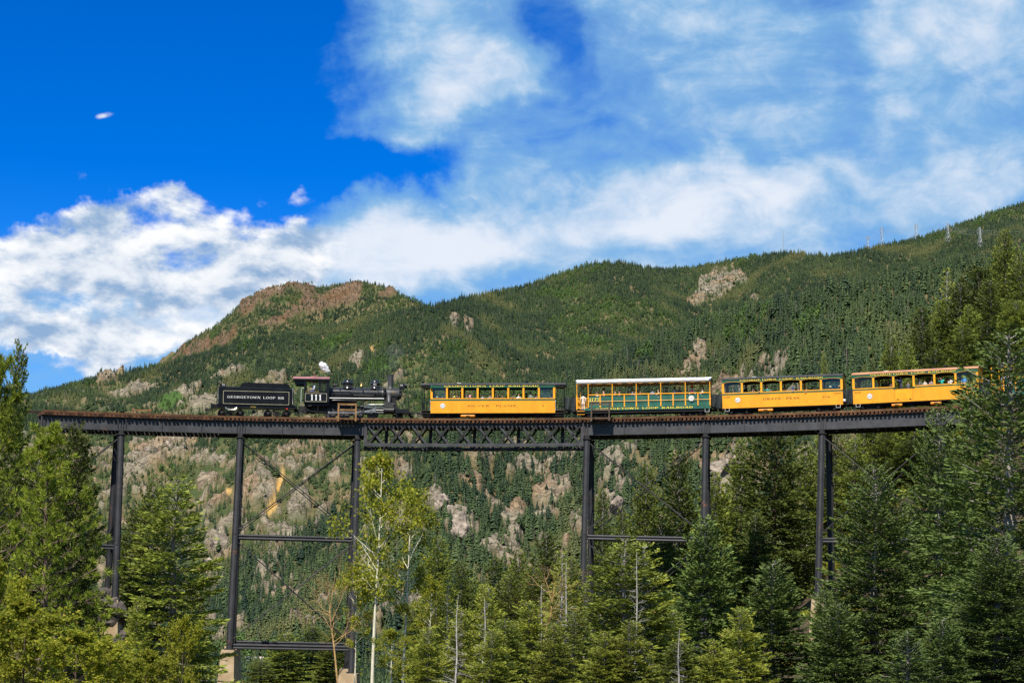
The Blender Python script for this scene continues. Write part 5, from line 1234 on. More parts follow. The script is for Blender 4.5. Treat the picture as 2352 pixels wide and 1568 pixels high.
def forest_points():
    rg = np.random.default_rng(11)
    # visibility grid
    na, nr = 500, 900
    ga = np.linspace(-0.32, 0.32, na); gr = np.geomspace(640, 3500, nr)
    A, Rr = np.meshgrid(ga, gr, indexing='ij'); Zg = terrain(Rr * np.sin(A), Rr * np.cos(A))[0]
    el = (Zg - 2) / Rr; cm = np.maximum.accumulate(el, axis=1)
    n = 560000
    az = rg.uniform(-0.315, 0.315, n); r = np.sqrt(rg.uniform(660 ** 2, 3450 ** 2, n))
    ia = np.clip(((az + .32) / .64 * (na - 1)).astype(int), 0, na - 1); ir = np.clip(np.searchsorted(gr, r) - 3, 0, nr - 1)
    X = r * np.sin(az); Y = r * np.cos(az)
    Z, mid, rock, spoil, mead = full_height(X, Y)
    vis = (Z + 7 - 2) / r > cm[ia, ir] - 0.0015
    px, py = project(np.stack([X, Y, Z], -1))
    dens = np.clip(1 - rock * 0.66, 0, 1) * (1 - spoil) * np.where(mid == 3, 0.75, 1.0)
    low = np.where(mid > 0, sstep(960, 1060, py), 0) * np.where(mid == 2, 1, .8)
    clr = fbm(X / 55, Y / 55, 4, 201)
    left = (np.arctan2(X, Y) < 0.0) & (mid == 2)
    dens = dens * (1 - 0.66 * low) * np.where(left, 1 - 0.65 * sstep(-.05, .2, clr) * sstep(760, 860, py), 1.0)
    dens = dens * np.where(mid == 0, 0.5, 1)
    # the nearer ground must not be planted more densely than it looks: keep a share that falls with distance
    keep = vis & (rg.random(n) < dens * np.interp(r, [660, 1100, 2000, 3400], [.75, .95, .85, .8]))
    X, Y, Z, mid, mead, r, px, py, rock = (q[keep] for q in (X, Y, Z, mid, mead, r, px, py, rock))
    k = len(X)
    u = rg.random(k); idx = rg.integers(0, 4, k)
    gr_ = fbm(X / 90, Y / 90, 3, 301)
    asp = (mead > .4) & (u < .75) | ((gr_ > .34) & (u < .45) & (mid > 0))
    idx = np.where(asp, 4 + rg.integers(0, 2, k), idx); idx = np.where((u > .945) & ~asp, 6, idx)
    h = rg.normal(6.3, 1.9, k).clip(2.4, 12) * np.interp(r, [700, 1000, 1600, 2600, 3400], [1.6, 1.5, 1.1, .86, .95]) * np.where(asp, .9, 1) * np.where(rock > .4, .65, 1)
    w = h * rg.uniform(.85, 1.25, k)
    return X, Y, Z - 0.25, idx, h, w, r, px, py, mid, rg
def scatter_mod(o, coll):
    ng = bpy.data.node_groups.new('scatter_trees', 'GeometryNodeTree')
    ng.interface.new_socket('Geometry', in_out='INPUT', socket_type='NodeSocketGeometry'); ng.interface.new_socket('Geometry', in_out='OUTPUT', socket_type='NodeSocketGeometry')
    nn = ng.nodes; gi = nn.new('NodeGroupInput'); go = nn.new('NodeGroupOutput'); ip = nn.new('GeometryNodeInstanceOnPoints'); ci = nn.new('GeometryNodeCollectionInfo')
    ci.inputs['Collection'].default_value = coll; ci.inputs['Separate Children'].default_value = True; ci.inputs['Reset Children'].default_value = True
    def na_(nm, t): q = nn.new('GeometryNodeInputNamedAttribute'); q.data_type = t; q.inputs['Name'].default_value = nm; return q.outputs[0]
    lk = ng.links; lk.new(gi.outputs[0], ip.inputs['Points']); lk.new(ci.outputs[0], ip.inputs['Instance']); ip.inputs['Pick Instance'].default_value = True
    lk.new(na_('idx', 'INT'), ip.inputs['Instance Index']); lk.new(na_('rot', 'FLOAT_VECTOR'), ip.inputs['Rotation']); lk.new(na_('scl', 'FLOAT_VECTOR'), ip.inputs['Scale'])
    lk.new(ip.outputs[0], go.inputs[0])
    md = o.modifiers.new('scatter', 'NODES'); md.node_group = ng
def build_forest():
    X, Y, Z, idx, h, w, r, px, py, mid, rg = forest_points()
    size = h / r
    # the 300 that show largest become trees of their own
    clear = (px > 30) & (px < 2000) & (py > 1010) & (py < 1480) & (idx < 4)
    clear &= ~((px > 120) & (px < 470) & (py > 1180)) & ~((px > 1100) & (py > 1260)) & ~((px > 1500) & (py > 1080)) & ~((px > 840) & (px < 1010) & (py > 1130))
    cand = np.where(clear)[0]; big = cand[np.argsort(-size[cand])[:300]]
    rest = np.ones(len(X), bool); rest[big] = False
    me = bpy.data.meshes.new('forest'); k = rest.sum()
    me.vertices.add(int(k)); me.vertices.foreach_set('co', np.stack([X, Y, Z], -1)[rest].ravel())
    rot = np.zeros((k, 3)); rot[:, 2] = rg.uniform(0, 6.28, k); rot[:, 0] = rg.normal(0, .03, k)
    scl = np.stack([w, w, h], -1)[rest]
    a = me.attributes.new('rot', 'FLOAT_VECTOR', 'POINT'); a.data.foreach_set('vector', rot.ravel().astype(np.float32))
    a = me.attributes.new('scl', 'FLOAT_VECTOR', 'POINT'); a.data.foreach_set('vector', scl.ravel().astype(np.float32))
    a = me.attributes.new('idx', 'INT', 'POINT'); a.data.foreach_set('value', idx[rest].astype(np.int32))
    o = obj('forest', me); tag(o, 'dense conifer forest covering the mountainsides', 'forest', None, 'stuff')
    scatter_mod(o, PROTO)
    # single trees
    kinds = []
    for i, (sd, ti, sk, ra) in enumerate(((21, 12, 9, .20), (22, 13, 9, .165), (23, 11, 9, .25), (24, 14, 8, .145))):
        c = slope_conifer(sd, ti, sk, ra).mesh('crown'); c.materials.append(M_FAR); t = slope_trunk().mesh('trunk'); t.materials.append(M_SNAG); kinds.append((c, t))
    for q in big:
        i = int(idx[q]); e = empty('slope_conifer', (X[q], Y[q], Z[q]), None, 'tree', 'conifers scattered over the rocky slope behind the bridge')
        side = 'left' if px[q] < 560 else ('under the left tower bay' if px[q] < 830 else ('under the lattice span' if px[q] < 1345 else 'right'))
        e['label'] = {'left': 'small conifer on the rocky far slope left of the bay below the tender', 'under the left tower bay': 'small conifer on the far slope framed by the tower below the tender',
                      'under the lattice span': 'small conifer on the rocky far slope below the lattice span', 'right': 'small conifer on the far slope seen through the tower right of the lattice span'}[side]
        e.scale = (w[q], w[q], h[q]); e.rotation_euler.z = rg.uniform(0, 6.28)
        obj('crown', kinds[i][0], None, e); obj('trunk', kinds[i][1], None, e)
    print('FOREST', k, 'single', len(big))
build_forest()
# ------------------------------------------------------------------ trees in and around the gorge
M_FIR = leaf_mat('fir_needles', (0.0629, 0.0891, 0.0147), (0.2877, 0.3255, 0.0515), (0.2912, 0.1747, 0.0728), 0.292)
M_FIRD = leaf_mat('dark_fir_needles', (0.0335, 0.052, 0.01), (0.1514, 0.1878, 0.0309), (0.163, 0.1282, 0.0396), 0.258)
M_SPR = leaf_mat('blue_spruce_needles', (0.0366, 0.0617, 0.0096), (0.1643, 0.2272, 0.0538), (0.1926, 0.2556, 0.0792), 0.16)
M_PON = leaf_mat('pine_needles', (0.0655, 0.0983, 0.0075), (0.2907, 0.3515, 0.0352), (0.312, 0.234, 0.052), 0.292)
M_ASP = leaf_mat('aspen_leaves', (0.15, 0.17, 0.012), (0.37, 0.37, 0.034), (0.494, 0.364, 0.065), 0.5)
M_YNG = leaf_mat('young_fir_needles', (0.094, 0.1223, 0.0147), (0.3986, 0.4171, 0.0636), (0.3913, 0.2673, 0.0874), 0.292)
M_BARK = mat('grey_bark', (0.15, 0.13, 0.11), 0.9, 0, 0.3, 3, 0.5, 20, col2=(0.30, 0.27, 0.24), rnd=0.2)
M_BARKB = mat('brown_bark', (0.07, 0.045, 0.03), 0.9, 0, 0.3, 3, 0.6, 15, col2=(0.16, 0.11, 0.08))
M_BARKW = mat('aspen_bark', (0.50, 0.46, 0.34), 0.7, 0, 0.2, 3, 0.2, 15, col2=(0.62, 0.58, 0.45))
M_DEADO = mat('orange_dead_wood', (0.28, 0.16, 0.06), 0.85, 0, 0.2, 3, 0.3, 20, col2=(0.42, 0.27, 0.11))
M_DEADG = mat('silver_dead_wood', (0.26, 0.24, 0.22), 0.85, 0, 0.2, 3, 0.3, 20, col2=(0.44, 0.41, 0.37))
def quads_mesh(name, V, tint, m):                     # V: (n,4,3)
    n = len(V); me = bpy.data.meshes.new(name); me.vertices.add(n * 4); me.vertices.foreach_set('co', V.reshape(-1).astype(np.float32))
    me.loops.add(n * 4); me.polygons.add(n); me.loops.foreach_set('vertex_index', np.arange(n * 4, dtype=np.int32)); me.polygons.foreach_set('loop_start', np.arange(n, dtype=np.int32) * 4)
    a = me.attributes.new('tint', 'FLOAT', 'POINT'); a.data.foreach_set('value', np.repeat(tint, 4).astype(np.float32))
    me.update(calc_edges=True); me.materials.append(m); return me
def norm(a): return a / (np.linalg.norm(a, axis=-1, keepdims=True) + 1e-9)
def sprigs(rg, B, D, L, W, T, cross=2):               # needle-covered twigs: crossed slender lozenges
    n = len(B); D = norm(D); out = []; ts = []
    S = norm(np.cross(D, rg.normal(0, 1, (n, 3))))
    for k in range(cross):
        if k: S = np.cross(D, S)
        mid = B + D * (L * .45)[:, None]
        out.append(np.stack([B, mid + S * W[:, None], B + D * L[:, None], mid - S * W[:, None]], 1)); ts.append(T)
    return np.concatenate(out), np.concatenate(ts)
def conifer(seed, R=1.7, whorls=48, br=7, t0=0.05, power=0.62, droop=-0.18, upt=0.5, tw=0.19, tww=0.034, dens=1.0, sp=.0115, fan=.55, us=.03, gap=0.12, bare=0.0, top_sparse=0.0, lean=0.0):
    """10 m tall conifer; returns foliage arrays and wood"""
    rg = np.random.default_rng(seed); wood = MB(); Bs, Ds, Ls, Ws, Ts = [], [], [], [], []
    wood.tube([(lean * (z / 10) ** 2 + .03 * math.sin(z), .03 * math.cos(z * .8), z) for z in np.linspace(-.6, 9.9, 12)], list(np.linspace(.155, .012, 12)), 9)
    for w in range(whorls):
        t = t0 + (1 - t0) * (w / whorls) ** 0.92; h = 10 * t + rg.uniform(-.06, .06)
        Rt = R * (1 - t) ** power * (1 if t > .12 else .8 + t * 1.6) + .10
        nb = br if t < .85 else 5
        if t > .55 and rg.random() < top_sparse: nb = 2
        az0 = rg.uniform(0, 6.28)
        for b in range(nb):
            L = Rt * rg.uniform(.58, 1.2) * (.45 if rg.random() < gap else 1)
            a = az0 + 6.283 * b / nb + rg.uniform(-.35, .35)
            d = np.array([math.cos(a), math.sin(a), 0]); s = np.array([-math.sin(a), math.cos(a), 0])
            e0 = droop + (0.95 - droop) * t ** 2.2 + rg.uniform(-.1, .1)
            cx = lean * t * t
            def P(u): return np.array([cx, 0, h])[None] + d[None] * (L * u)[:, None] + np.array([0, 0, 1.])[None] * (L * (e0 * u - .22 * u * (1 - t) + upt * .36 * u * u))[:, None] + s[None] * (L * .05 * np.sin(u * 5 + a))[:, None]
            uu = np.linspace(0, 1, 4)
            pw = P(uu); rb = .010 + .012 * L
            wood.tube([tuple(q) for q in pw], [rb, rb * .7, rb * .45, rb * .15], 3, cap=False)
            isb = rg.random() < bare * (1 - t)
            n = int(max(4, L / sp) * (.55 + .55 * L) * dens * (.15 if isb else 1))
            u = rg.uniform(us, 1.0, n) ** .85                # side branchlets fan out from the bough; needles sit along them
            base = P(u); tang = norm(P(np.minimum(u + .05, 1.05)) - base)
            sgn = np.where(rg.random(n) < .5, 1, -1)[:, None]; sd = sgn * s[None]
            lb = (fan * L * (1 - u) ** .75 + .05) * rg.uniform(.5, 1.1, n); vv = rg.random(n) ** .8
            db = norm(tang * rg.uniform(.55, 1.0, n)[:, None] + sd * rg.uniform(.7, 1.1, n)[:, None] + np.array([0, 0, 1.])[None] * rg.normal(-.12 + .10 * upt, .16, n)[:, None])
            base = base + db * (lb * vv)[:, None] + np.array([0, 0, -.16])[None] * (lb * vv * vv)[:, None]
            D = db + tang * .35 + rg.normal(0, .30, (n, 3)) + np.array([0, 0, .30 * upt - .08])[None]
            Bs.append(base); Ds.append(D); Ls.append(tw * rg.uniform(.6, 1.2, n) * min(1, .5 + L * .5)); Ws.append(tww * rg.uniform(.75, 1.3, n))
            Ts.append(np.clip(.12 + .32 * u + .36 * vv + rg.normal(0, .15, n), 0, .85) + (rg.random(n) < .012) * .15)  # tips lighter as young growth; inner tone darkened too, for shadow inside the crown
    B, D, L, W, T = (np.concatenate(q) for q in (Bs, Ds, Ls, Ws, Ts))
    V, t = sprigs(rg, B, D, L, W, T, 1)
    return V, t, wood
CONI = {}
def reg(key, m, wm, **kw):
    V, t, wood = conifer(**kw); c = quads_mesh('crown', V, t, m); w = smooth_by_angle(wood.mesh('trunk'), 60); w.materials.append(wm); CONI[key] = (c, w); return len(V) * 2
nt = 0
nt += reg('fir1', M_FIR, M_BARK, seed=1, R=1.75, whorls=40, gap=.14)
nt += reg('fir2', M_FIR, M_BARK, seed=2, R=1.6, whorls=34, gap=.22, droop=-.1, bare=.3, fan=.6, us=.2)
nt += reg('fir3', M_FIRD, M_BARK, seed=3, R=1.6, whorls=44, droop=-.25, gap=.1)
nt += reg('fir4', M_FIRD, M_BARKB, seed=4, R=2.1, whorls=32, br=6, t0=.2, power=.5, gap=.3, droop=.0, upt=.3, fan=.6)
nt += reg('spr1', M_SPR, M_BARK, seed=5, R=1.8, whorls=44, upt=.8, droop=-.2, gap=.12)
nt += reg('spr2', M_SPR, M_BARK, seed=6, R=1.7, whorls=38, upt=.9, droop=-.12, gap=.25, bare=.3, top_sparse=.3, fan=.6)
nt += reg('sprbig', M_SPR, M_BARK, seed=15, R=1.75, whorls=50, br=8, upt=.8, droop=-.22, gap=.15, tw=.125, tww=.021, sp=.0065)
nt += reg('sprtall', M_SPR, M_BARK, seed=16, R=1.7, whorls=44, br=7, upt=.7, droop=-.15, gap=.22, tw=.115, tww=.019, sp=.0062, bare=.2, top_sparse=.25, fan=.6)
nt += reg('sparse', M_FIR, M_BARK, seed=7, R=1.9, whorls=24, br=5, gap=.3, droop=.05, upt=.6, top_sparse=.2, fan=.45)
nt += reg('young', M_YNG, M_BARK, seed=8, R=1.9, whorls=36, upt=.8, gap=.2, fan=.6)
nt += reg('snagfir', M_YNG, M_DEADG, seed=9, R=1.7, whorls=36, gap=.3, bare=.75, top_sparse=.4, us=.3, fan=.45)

def grow(rg, wood, p, d, L, r, depth, ends, bend=.25, split=3, up=.15, shrink=.62):
    pts = [p]; q = Vector(p); dd = Vector(d).normalized(); rr = [r]; n = 4
    for i in range(n):
        dd = (dd + Vector(rg.normal(0, bend * .5, 3)) + Vector((0, 0, up * .3))).normalized(); q = q + dd * (L / n); pts.append(tuple(q)); rr.append(r * (1 - .62 * (i + 1) / n))
    wood.tube(pts, rr, 6 if r > .03 else 4 if r > .012 else 3, cap=False)
    if depth == 0: ends.append((pts, dd)); return
    for i in range(split):
        k = rg.integers(1, n + 1); b = Vector(pts[k]); side = dd.orthogonal().normalized(); side.rotate(Matrix.Rotation(rg.uniform(0, 6.28), 3, dd))
        grow(rg, wood, tuple(b), dd * rg.uniform(.5, 1.0) + side * rg.uniform(.5, 1.0), L * shrink * rg.uniform(.7, 1.15), rr[k] * .62, depth - 1, ends, bend, split, up, shrink)
def broadleaf(seed, H=10, R=2.0, t0=.35, branches=26, leaf=.085, per=22, trunk_r=.13, lean=.2, bare_low=False, dead_frac=.15, upb=.5, fork=2):
    rg = np.random.default_rng(seed); wood = MB(); ends = []
    tr = lambda z: Vector((lean * math.sin(z / H * 2.2) * .6, lean * .3 * math.sin(z * .5), z))
    wood.tube([tuple(tr(z)) for z in np.linspace(-.8, H * .98, 14)], list(np.linspace(trunk_r, .012, 14)), 10)
    B = []
    for i in range(branches):
        t = t0 + (1 - t0) * (i + rg.random()) / branches; a = rg.uniform(0, 6.28)
        L = R * math.sin(math.pi * min(1, (t - t0) / (1 - t0) * .8 + .2)) * rg.uniform(.55, 1.0) + .2
        e = []; grow(rg, wood, tuple(tr(H * t)), (math.cos(a), math.sin(a), upb + .4 * t), L, trunk_r * (.34 - .2 * t), fork, e, .3, 3, .2)
        if rg.random() > dead_frac: ends += e
    for pts, dd in ends:
        P = np.array(pts); k = rg.integers(1, len(P), per); B.append(P[k] + rg.normal(0, .10, (per, 3)))
    B = np.concatenate(B); n = len(B); D = rg.normal(0, 1, (n, 3)); L = leaf * rg.uniform(.7, 1.4, n)
    V, t = sprigs(rg, B, D, L, L * .42, np.clip(rg.normal(.45, .25, n), 0, 1), 1)
    return V, t, wood
def regb(key, m, wm, **kw):
    V, t, wood = broadleaf(**kw); c = quads_mesh('crown', V, t, m); w = smooth_by_angle(wood.mesh('trunk'), 60); w.materials.append(wm); CONI[key] = (c, w); return len(V) * 2
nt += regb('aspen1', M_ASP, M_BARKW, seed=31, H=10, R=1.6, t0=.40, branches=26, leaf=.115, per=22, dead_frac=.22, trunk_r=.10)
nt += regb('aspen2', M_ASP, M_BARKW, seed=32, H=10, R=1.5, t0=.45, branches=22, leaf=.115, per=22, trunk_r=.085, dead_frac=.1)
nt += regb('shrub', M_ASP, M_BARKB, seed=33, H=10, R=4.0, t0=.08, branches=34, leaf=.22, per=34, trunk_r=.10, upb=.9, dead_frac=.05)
def ponderosa(seed):
    rg = np.random.default_rng(seed); wood = MB(); Bs, Ds, Ls, Ts = [], [], [], []
    wood.tube([(.1 * math.sin(z * .5), 0, z) for z in np.linspace(-.6, 9.8, 12)], list(np.linspace(.19, .02, 12)), 9)
    for i in range(64):
        t = .14 + .85 * (i / 64); a = i * 2.4 + rg.uniform(-.4, .4); L = (2.5 * (1 - t) ** .72 + .28) * rg.uniform(.7, 1.12)
        e = []; grow(rg, wood, (.1 * math.sin(5 * t), 0, 10 * t), (math.cos(a), math.sin(a), -.05 + .8 * t * t), L, .045 * (1 - t) + .012, 1, e, .25, 5, .35, .42)
        for pts, dd in e:
            P = np.array(pts)
            for k in (2, 4):
                m = 34; c = P[k]; D = rg.normal(0, 1, (m, 3)) + np.array(dd) * .9 + np.array([0, 0, .5])
                Bs.append(np.repeat(c[None], m, 0)); Ds.append(D); Ls.append(rg.uniform(.17, .30, m)); Ts.append(np.clip(rg.normal(.35 + .35 * rg.random(), .18, m), 0, .95))
    B, D, L, T = (np.concatenate(q) for q in (Bs, Ds, Ls, Ts))
    V, t = sprigs(rg, B, D, L, np.full(len(L), .013), T, 1); return V, t, wood
V, t, wood = ponderosa(41); c = quads_mesh('crown', V, t, M_PON); w = smooth_by_angle(wood.mesh('trunk'), 60); w.materials.append(M_BARKB); CONI['pine1'] = (c, w); nt += len(V) * 2
V, t, wood = ponderosa(43); c = quads_mesh('crown', V, t, M_PON); w = smooth_by_angle(wood.mesh('trunk'), 60); w.materials.append(M_BARKB); CONI['pine2'] = (c, w); nt += len(V) * 2
def dead(seed, m, kind):
    rg = np.random.default_rng(seed); wood = MB(); e = []
    if kind == 'snag':
        wood.tube([(.05 * math.sin(z), .04 * math.cos(z), z) for z in np.linspace(-.5, 9.9, 12)], list(np.linspace(.11, .012, 12)), 7)
        for i in range(60):
            t = .25 + .73 * i / 60; a = rg.uniform(0, 6.28); grow(rg, wood, (0, 0, 10 * t), (math.cos(a), math.sin(a), rg.uniform(-.1, .4)), (1.5 * (1 - t) + .3) * rg.uniform(.5, 1.1), .022 * (1.2 - t), 1, e, .45, 4, .2, .4)
    else:
        wood.tube([(.0, 0, -.5), (.1, 0, 2), (.4, .1, 4), (.8, .1, 5.6), (1.0, .1, 7.2)], [.075, .068, .058, .046, .02], 8)
        for i in range(13):
            a = rg.uniform(0, 6.28); grow(rg, wood, (.42 + .045 * i, .1, 4.1 + .23 * i), (math.cos(a), math.sin(a), .7), rg.uniform(1.3, 2.6), .022, 3, e, .55, 4, .15, .62)
    w = smooth_by_angle(wood.mesh('trunk'), 60); w.materials.append(m); return w
CONI['snag'] = (None, dead(51, M_DEADG, 'snag')); CONI['bare'] = (None, dead(52, M_DEADO, 'bare'))
RT = random.Random(77)
FEET = []
def tree(kind, x, y, depth, hwpx, label, name=None, group=None, cat='tree', lift=0.0, rot=None):
    """apex at picture point (x, y) at that depth; the foot stands on the ground below"""
    ap = at(x, y, depth); g = ground(ap.x, ap.y) - .1 + lift; H = ap.z - g
    nm = name or {'fir': 'fir_tree', 'spr': 'spruce_tree', 'spa': 'fir_tree', 'you': 'young_fir_tree', 'sna': 'half_bare_fir_tree', 'asp': 'aspen_tree', 'shr': 'leafy_shrub', 'pin': 'pine_tree', 'bar': 'dead_tree'}[kind[:3]]
    if kind == 'snag': nm = 'dead_tree'
    e = empty(nm, (ap.x, ap.y, g), label, cat, group); FEET.append((ap.x, ap.y))
    base = {'fir1': 1.75, 'fir2': 1.6, 'fir3': 1.6, 'fir4': 2.1, 'spr1': 1.8, 'spr2': 1.7, 'sprbig': 1.75, 'sprtall': 1.7, 'sparse': 1.9, 'young': 1.9, 'snagfir': 1.7, 'aspen1': 1.9, 'aspen2': 1.9, 'shrub': 4.5, 'pine1': 2.6, 'pine2': 2.6, 'snag': 1.6, 'bare': 2.5}[kind]
    wd = 1.25 * hwpx / F_PX * depth / base
    e.scale = (wd, wd, H / 10); e.rotation_euler.z = RT.uniform(0, 6.28) if rot is None else rot
    c, w = CONI[kind]
    if c: obj('crown', c, None, e); obj('trunk', w, None, e)
    else: obj('trunk', w, None, e)
    return e
GF, GH, GG = 'trees in the gorge in front of the bridge', 'firs on the hillside above the last coaches', 'trees growing behind and under the bridge'
T = tree
# left
T('fir4', 45, 790, 128, 46, 'tall thin fir spire with open branches against the sky at the left edge', group=GF)
T('pine2', 0, 838, 104, 120, 'dark pine cut by the left edge of the picture above the big pine', group=GF)
T('pine1', 118, 985, 94, 128, 'bright green long needled pine in front at far left', group=GF, rot=.6)
T('fir4', 178, 978, 124, 78, 'dark fir just right of and behind the big left pine', group=GF)
T('fir3', 92, 1010, 140, 80, 'dark fir between the left pine and the bridge end', group=GF)
T('fir1', 205, 1085, 138, 42, 'narrow fir before the leftmost tower leg', group=GF)
T('fir2', 408, 1095, 108, 118, 'large fir with a pale trunk line between the two left towers', group=GF)
T('fir1', 352, 1112, 176, 66, 'dark fir top behind the large left fir', group=GF)
T('fir3', 306, 1165, 180, 52, 'darker fir beside the leftmost tower leg, behind the large fir', group=GF)
T('young', 318, 1370, 118, 40, 'young fir beside the small concrete pier on the left bank', group=GF)
T('fir1', 445, 1285, 130, 48, 'shorter fir at the right shoulder of the large left fir', group=GF)
T('shrub', 425, 1425, 97, 50, 'pale leafy bush left of the tall concrete pier', group=GF, cat='shrub')
T('shrub', 60, 1385, 74, 130, 'light green leafy bush in the bottom left corner', group=GF, cat='shrub')
T('shrub', 175, 1455, 70, 110, 'light green leafy bush right of the corner bush, bottom left', group=GF, cat='shrub')
T('shrub', 250, 1478, 82, 70, 'yellow green bush below the small concrete pier', group=GF, cat='shrub')
T('shrub', -20, 1300, 84, 90, 'green bush half cut by the left edge', group=GF, cat='shrub')
T('shrub', 350, 1500, 80, 75, 'low green bush under the large left fir', group=GF, cat='shrub')
# gap under the left bay
T('fir1', 655, 1452, 196, 58, 'fir at the bottom just right of the tall concrete pier', group=GG)
T('fir3', 718, 1436, 205, 62, 'middle fir of the three low ones inside the left tower bay', group=GG)
T('fir1', 772, 1440, 190, 55, 'fir against the right leg of the left tower, low down', group=GG)
T('fir2', 600, 1512, 190, 45, 'small fir top beside the tall concrete pier', group=GG)
# aspens and the middle
T('aspen1', 872, 1062, 104, 78, 'tall white trunked aspen left of centre', group=GF, rot=1.0)
T('aspen2', 938, 1135, 109, 72, 'second aspen, right of the tall white trunk', group=GF)
T('aspen2', 822, 1300, 108, 46, 'smaller aspen at the foot of the tall white trunk, left side', group=GF)
T('bare', 790, 1240, 104, 70, 'bare orange branched bush left of the aspens', group=GF, rot=2.6)
T('fir1', 1006, 1232, 122, 64, 'fir close behind the right side of the aspens', group=GF)
T('fir3', 1062, 1290, 140, 54, 'dark fir second right of the aspens', group=GF)
T('snagfir', 1030, 1330, 112, 48, 'thin half bare fir right of the aspen trunks', group=GF)
T('young', 1060, 1400, 104, 56, 'young yellow green fir low beside the dead silver tree', group=GF)
T('young', 985, 1440, 101, 60, 'young fir at the bottom between the aspen trunks and the dead tree', group=GF)
T('fir3', 1135, 1280, 172, 58, 'fir group top left of the leaning dead tree', group=GG)
T('fir1', 1192, 1262, 166, 52, 'fir behind the leaning dead tree', group=GG)
T('fir3', 1255, 1218, 162, 64, 'dark fir top left of the tower at right of the lattice span', group=GG)
T('fir1', 1312, 1278, 158, 48, 'fir touching the left side of the right tower leg', group=GG)
T('snag', 1115, 1372, 91, 56, 'dead silver tree with bare twigs, bottom centre', group=GF)
T('bare', 1240, 1228, 98, 78, 'leaning dead tree with bare orange crown', group=GF, rot=.3)
T('snagfir', 1292, 1268, 99, 52, 'half bare fir with white stems before the right tower leg', group=GF)
T('snag', 1245, 1340, 97, 48, 'dead grey stem beside the leaning dead tree', group=GF)
T('young', 1215, 1380, 94, 88, 'bright young fir, bottom centre', group=GF)
T('fir1', 1160, 1420, 88, 64, 'low fir right of the dead silver tree', group=GF)
T('fir2', 1320, 1400, 92, 66, 'fir in front of the foot of the right tower leg', group=GF)
T('fir2', 1437, 1235, 97, 118, 'tall fir with two pale stems, left stem', group=GF)
T('snagfir', 1480, 1248, 98, 96, 'tall fir with two pale stems, right stem', group=GF)
T('young', 1390, 1450, 84, 70, 'young fir at the foot of the twin stemmed fir', group=GF)
T('fir1', 1545, 1400, 112, 58, 'fir between the twin stemmed fir and the blue green spruce', group=GF)
for q in (('fir1', 1085, 1326, 150, 66, 'fir just right of the second fir beside the aspens, mid distance'), ('young', 1122, 1345, 130, 64, 'yellow green fir behind the dead silver tree'), ('fir1', 1172, 1316, 142, 66, 'fir between the dead silver tree and the leaning dead tree'),
          ('fir1', 1226, 1302, 152, 60, 'fir behind the crown of the leaning dead tree, mid distance'), ('young', 1288, 1328, 128, 58, 'yellow green fir left of the right tower leg'), ('fir2', 1345, 1350, 120, 52, 'fir crossing the right tower leg low down'),
          ('young', 1002, 1358, 120, 54, 'young fir behind the second aspen trunk'), ('fir1', 955, 1385, 132, 54, 'low fir between the two aspen trunks'), ('young', 1130, 1445, 84, 66, 'bright young fir covering the foot of the dead silver tree'),
          ('young', 1272, 1432, 86, 66, 'bright young fir right of the bottom centre'), ('young', 1445, 1425, 84, 70, 'bright young fir at the foot of the pale twin stems'), ('aspen2', 905, 1450, 96, 50, 'leafy aspen sapling at the foot of the tall aspen'), ('aspen2', 990, 1330, 115, 44, 'slim aspen right of the second aspen')): T(*q, group=GF)
T('snag', 1052, 1362, 95, 44, 'dead grey stem left of the dead silver tree', group=GF)
T('snag', 1302, 1286, 93, 46, 'bare grey stem crossing the right tower leg', group=GF)
T('snag', 1464, 1262, 92, 46, 'bare pale stem in the middle of the twin stemmed fir', group=GF)
T('snag', 1560, 1440, 88, 40, 'bare stem right of the twin stemmed fir', group=GF)
# behind the right tower
T('fir3', 1385, 1120, 215, 40, 'slim fir just right of the right tower leg', group=GG)
T('fir1', 1430, 1165, 222, 42, 'pale fir behind the crossing rods of the right tower', group=GG)
T('fir1', 1486, 1068, 202, 58, 'fir framed in the upper bay of the right tower', group=GG)
T('fir3', 1562, 1036, 190, 72, 'big dark fir filling the right half of the right tower bay', group=GG)
T('fir3', 1520, 1180, 178, 70, 'dark fir low in the right tower bay', group=GG)
T('fir1', 1642, 1085, 186, 66, 'fir just right of the right tower', group=GG)
T('fir1', 1702, 1010, 204, 60, 'fir between the right tower and the tall dark fir', group=GG)
T('fir4', 1782, 968, 186, 96, 'tall dark fir with visible brown trunk under the third coach', group=GG)
T('fir1', 1850, 1020, 196, 52, 'fir left of the rightmost visible tower leg', group=GG)
T('fir3', 1735, 1180, 176, 66, 'shaded fir below the tall dark fir', group=GG)
T('fir1', 1918, 990, 200, 50, 'fir seen between the legs of the rightmost tower', group=GG)
T('fir2', 1965, 1000, 196, 50, 'light fir right of the rightmost visible tower leg', group=GG)
T('fir1', 2035, 985, 212, 62, 'fir behind the last girder span', group=GG)
T('fir3', 2090, 1010, 190, 60, 'dark fir under the end of the girder', group=GG)
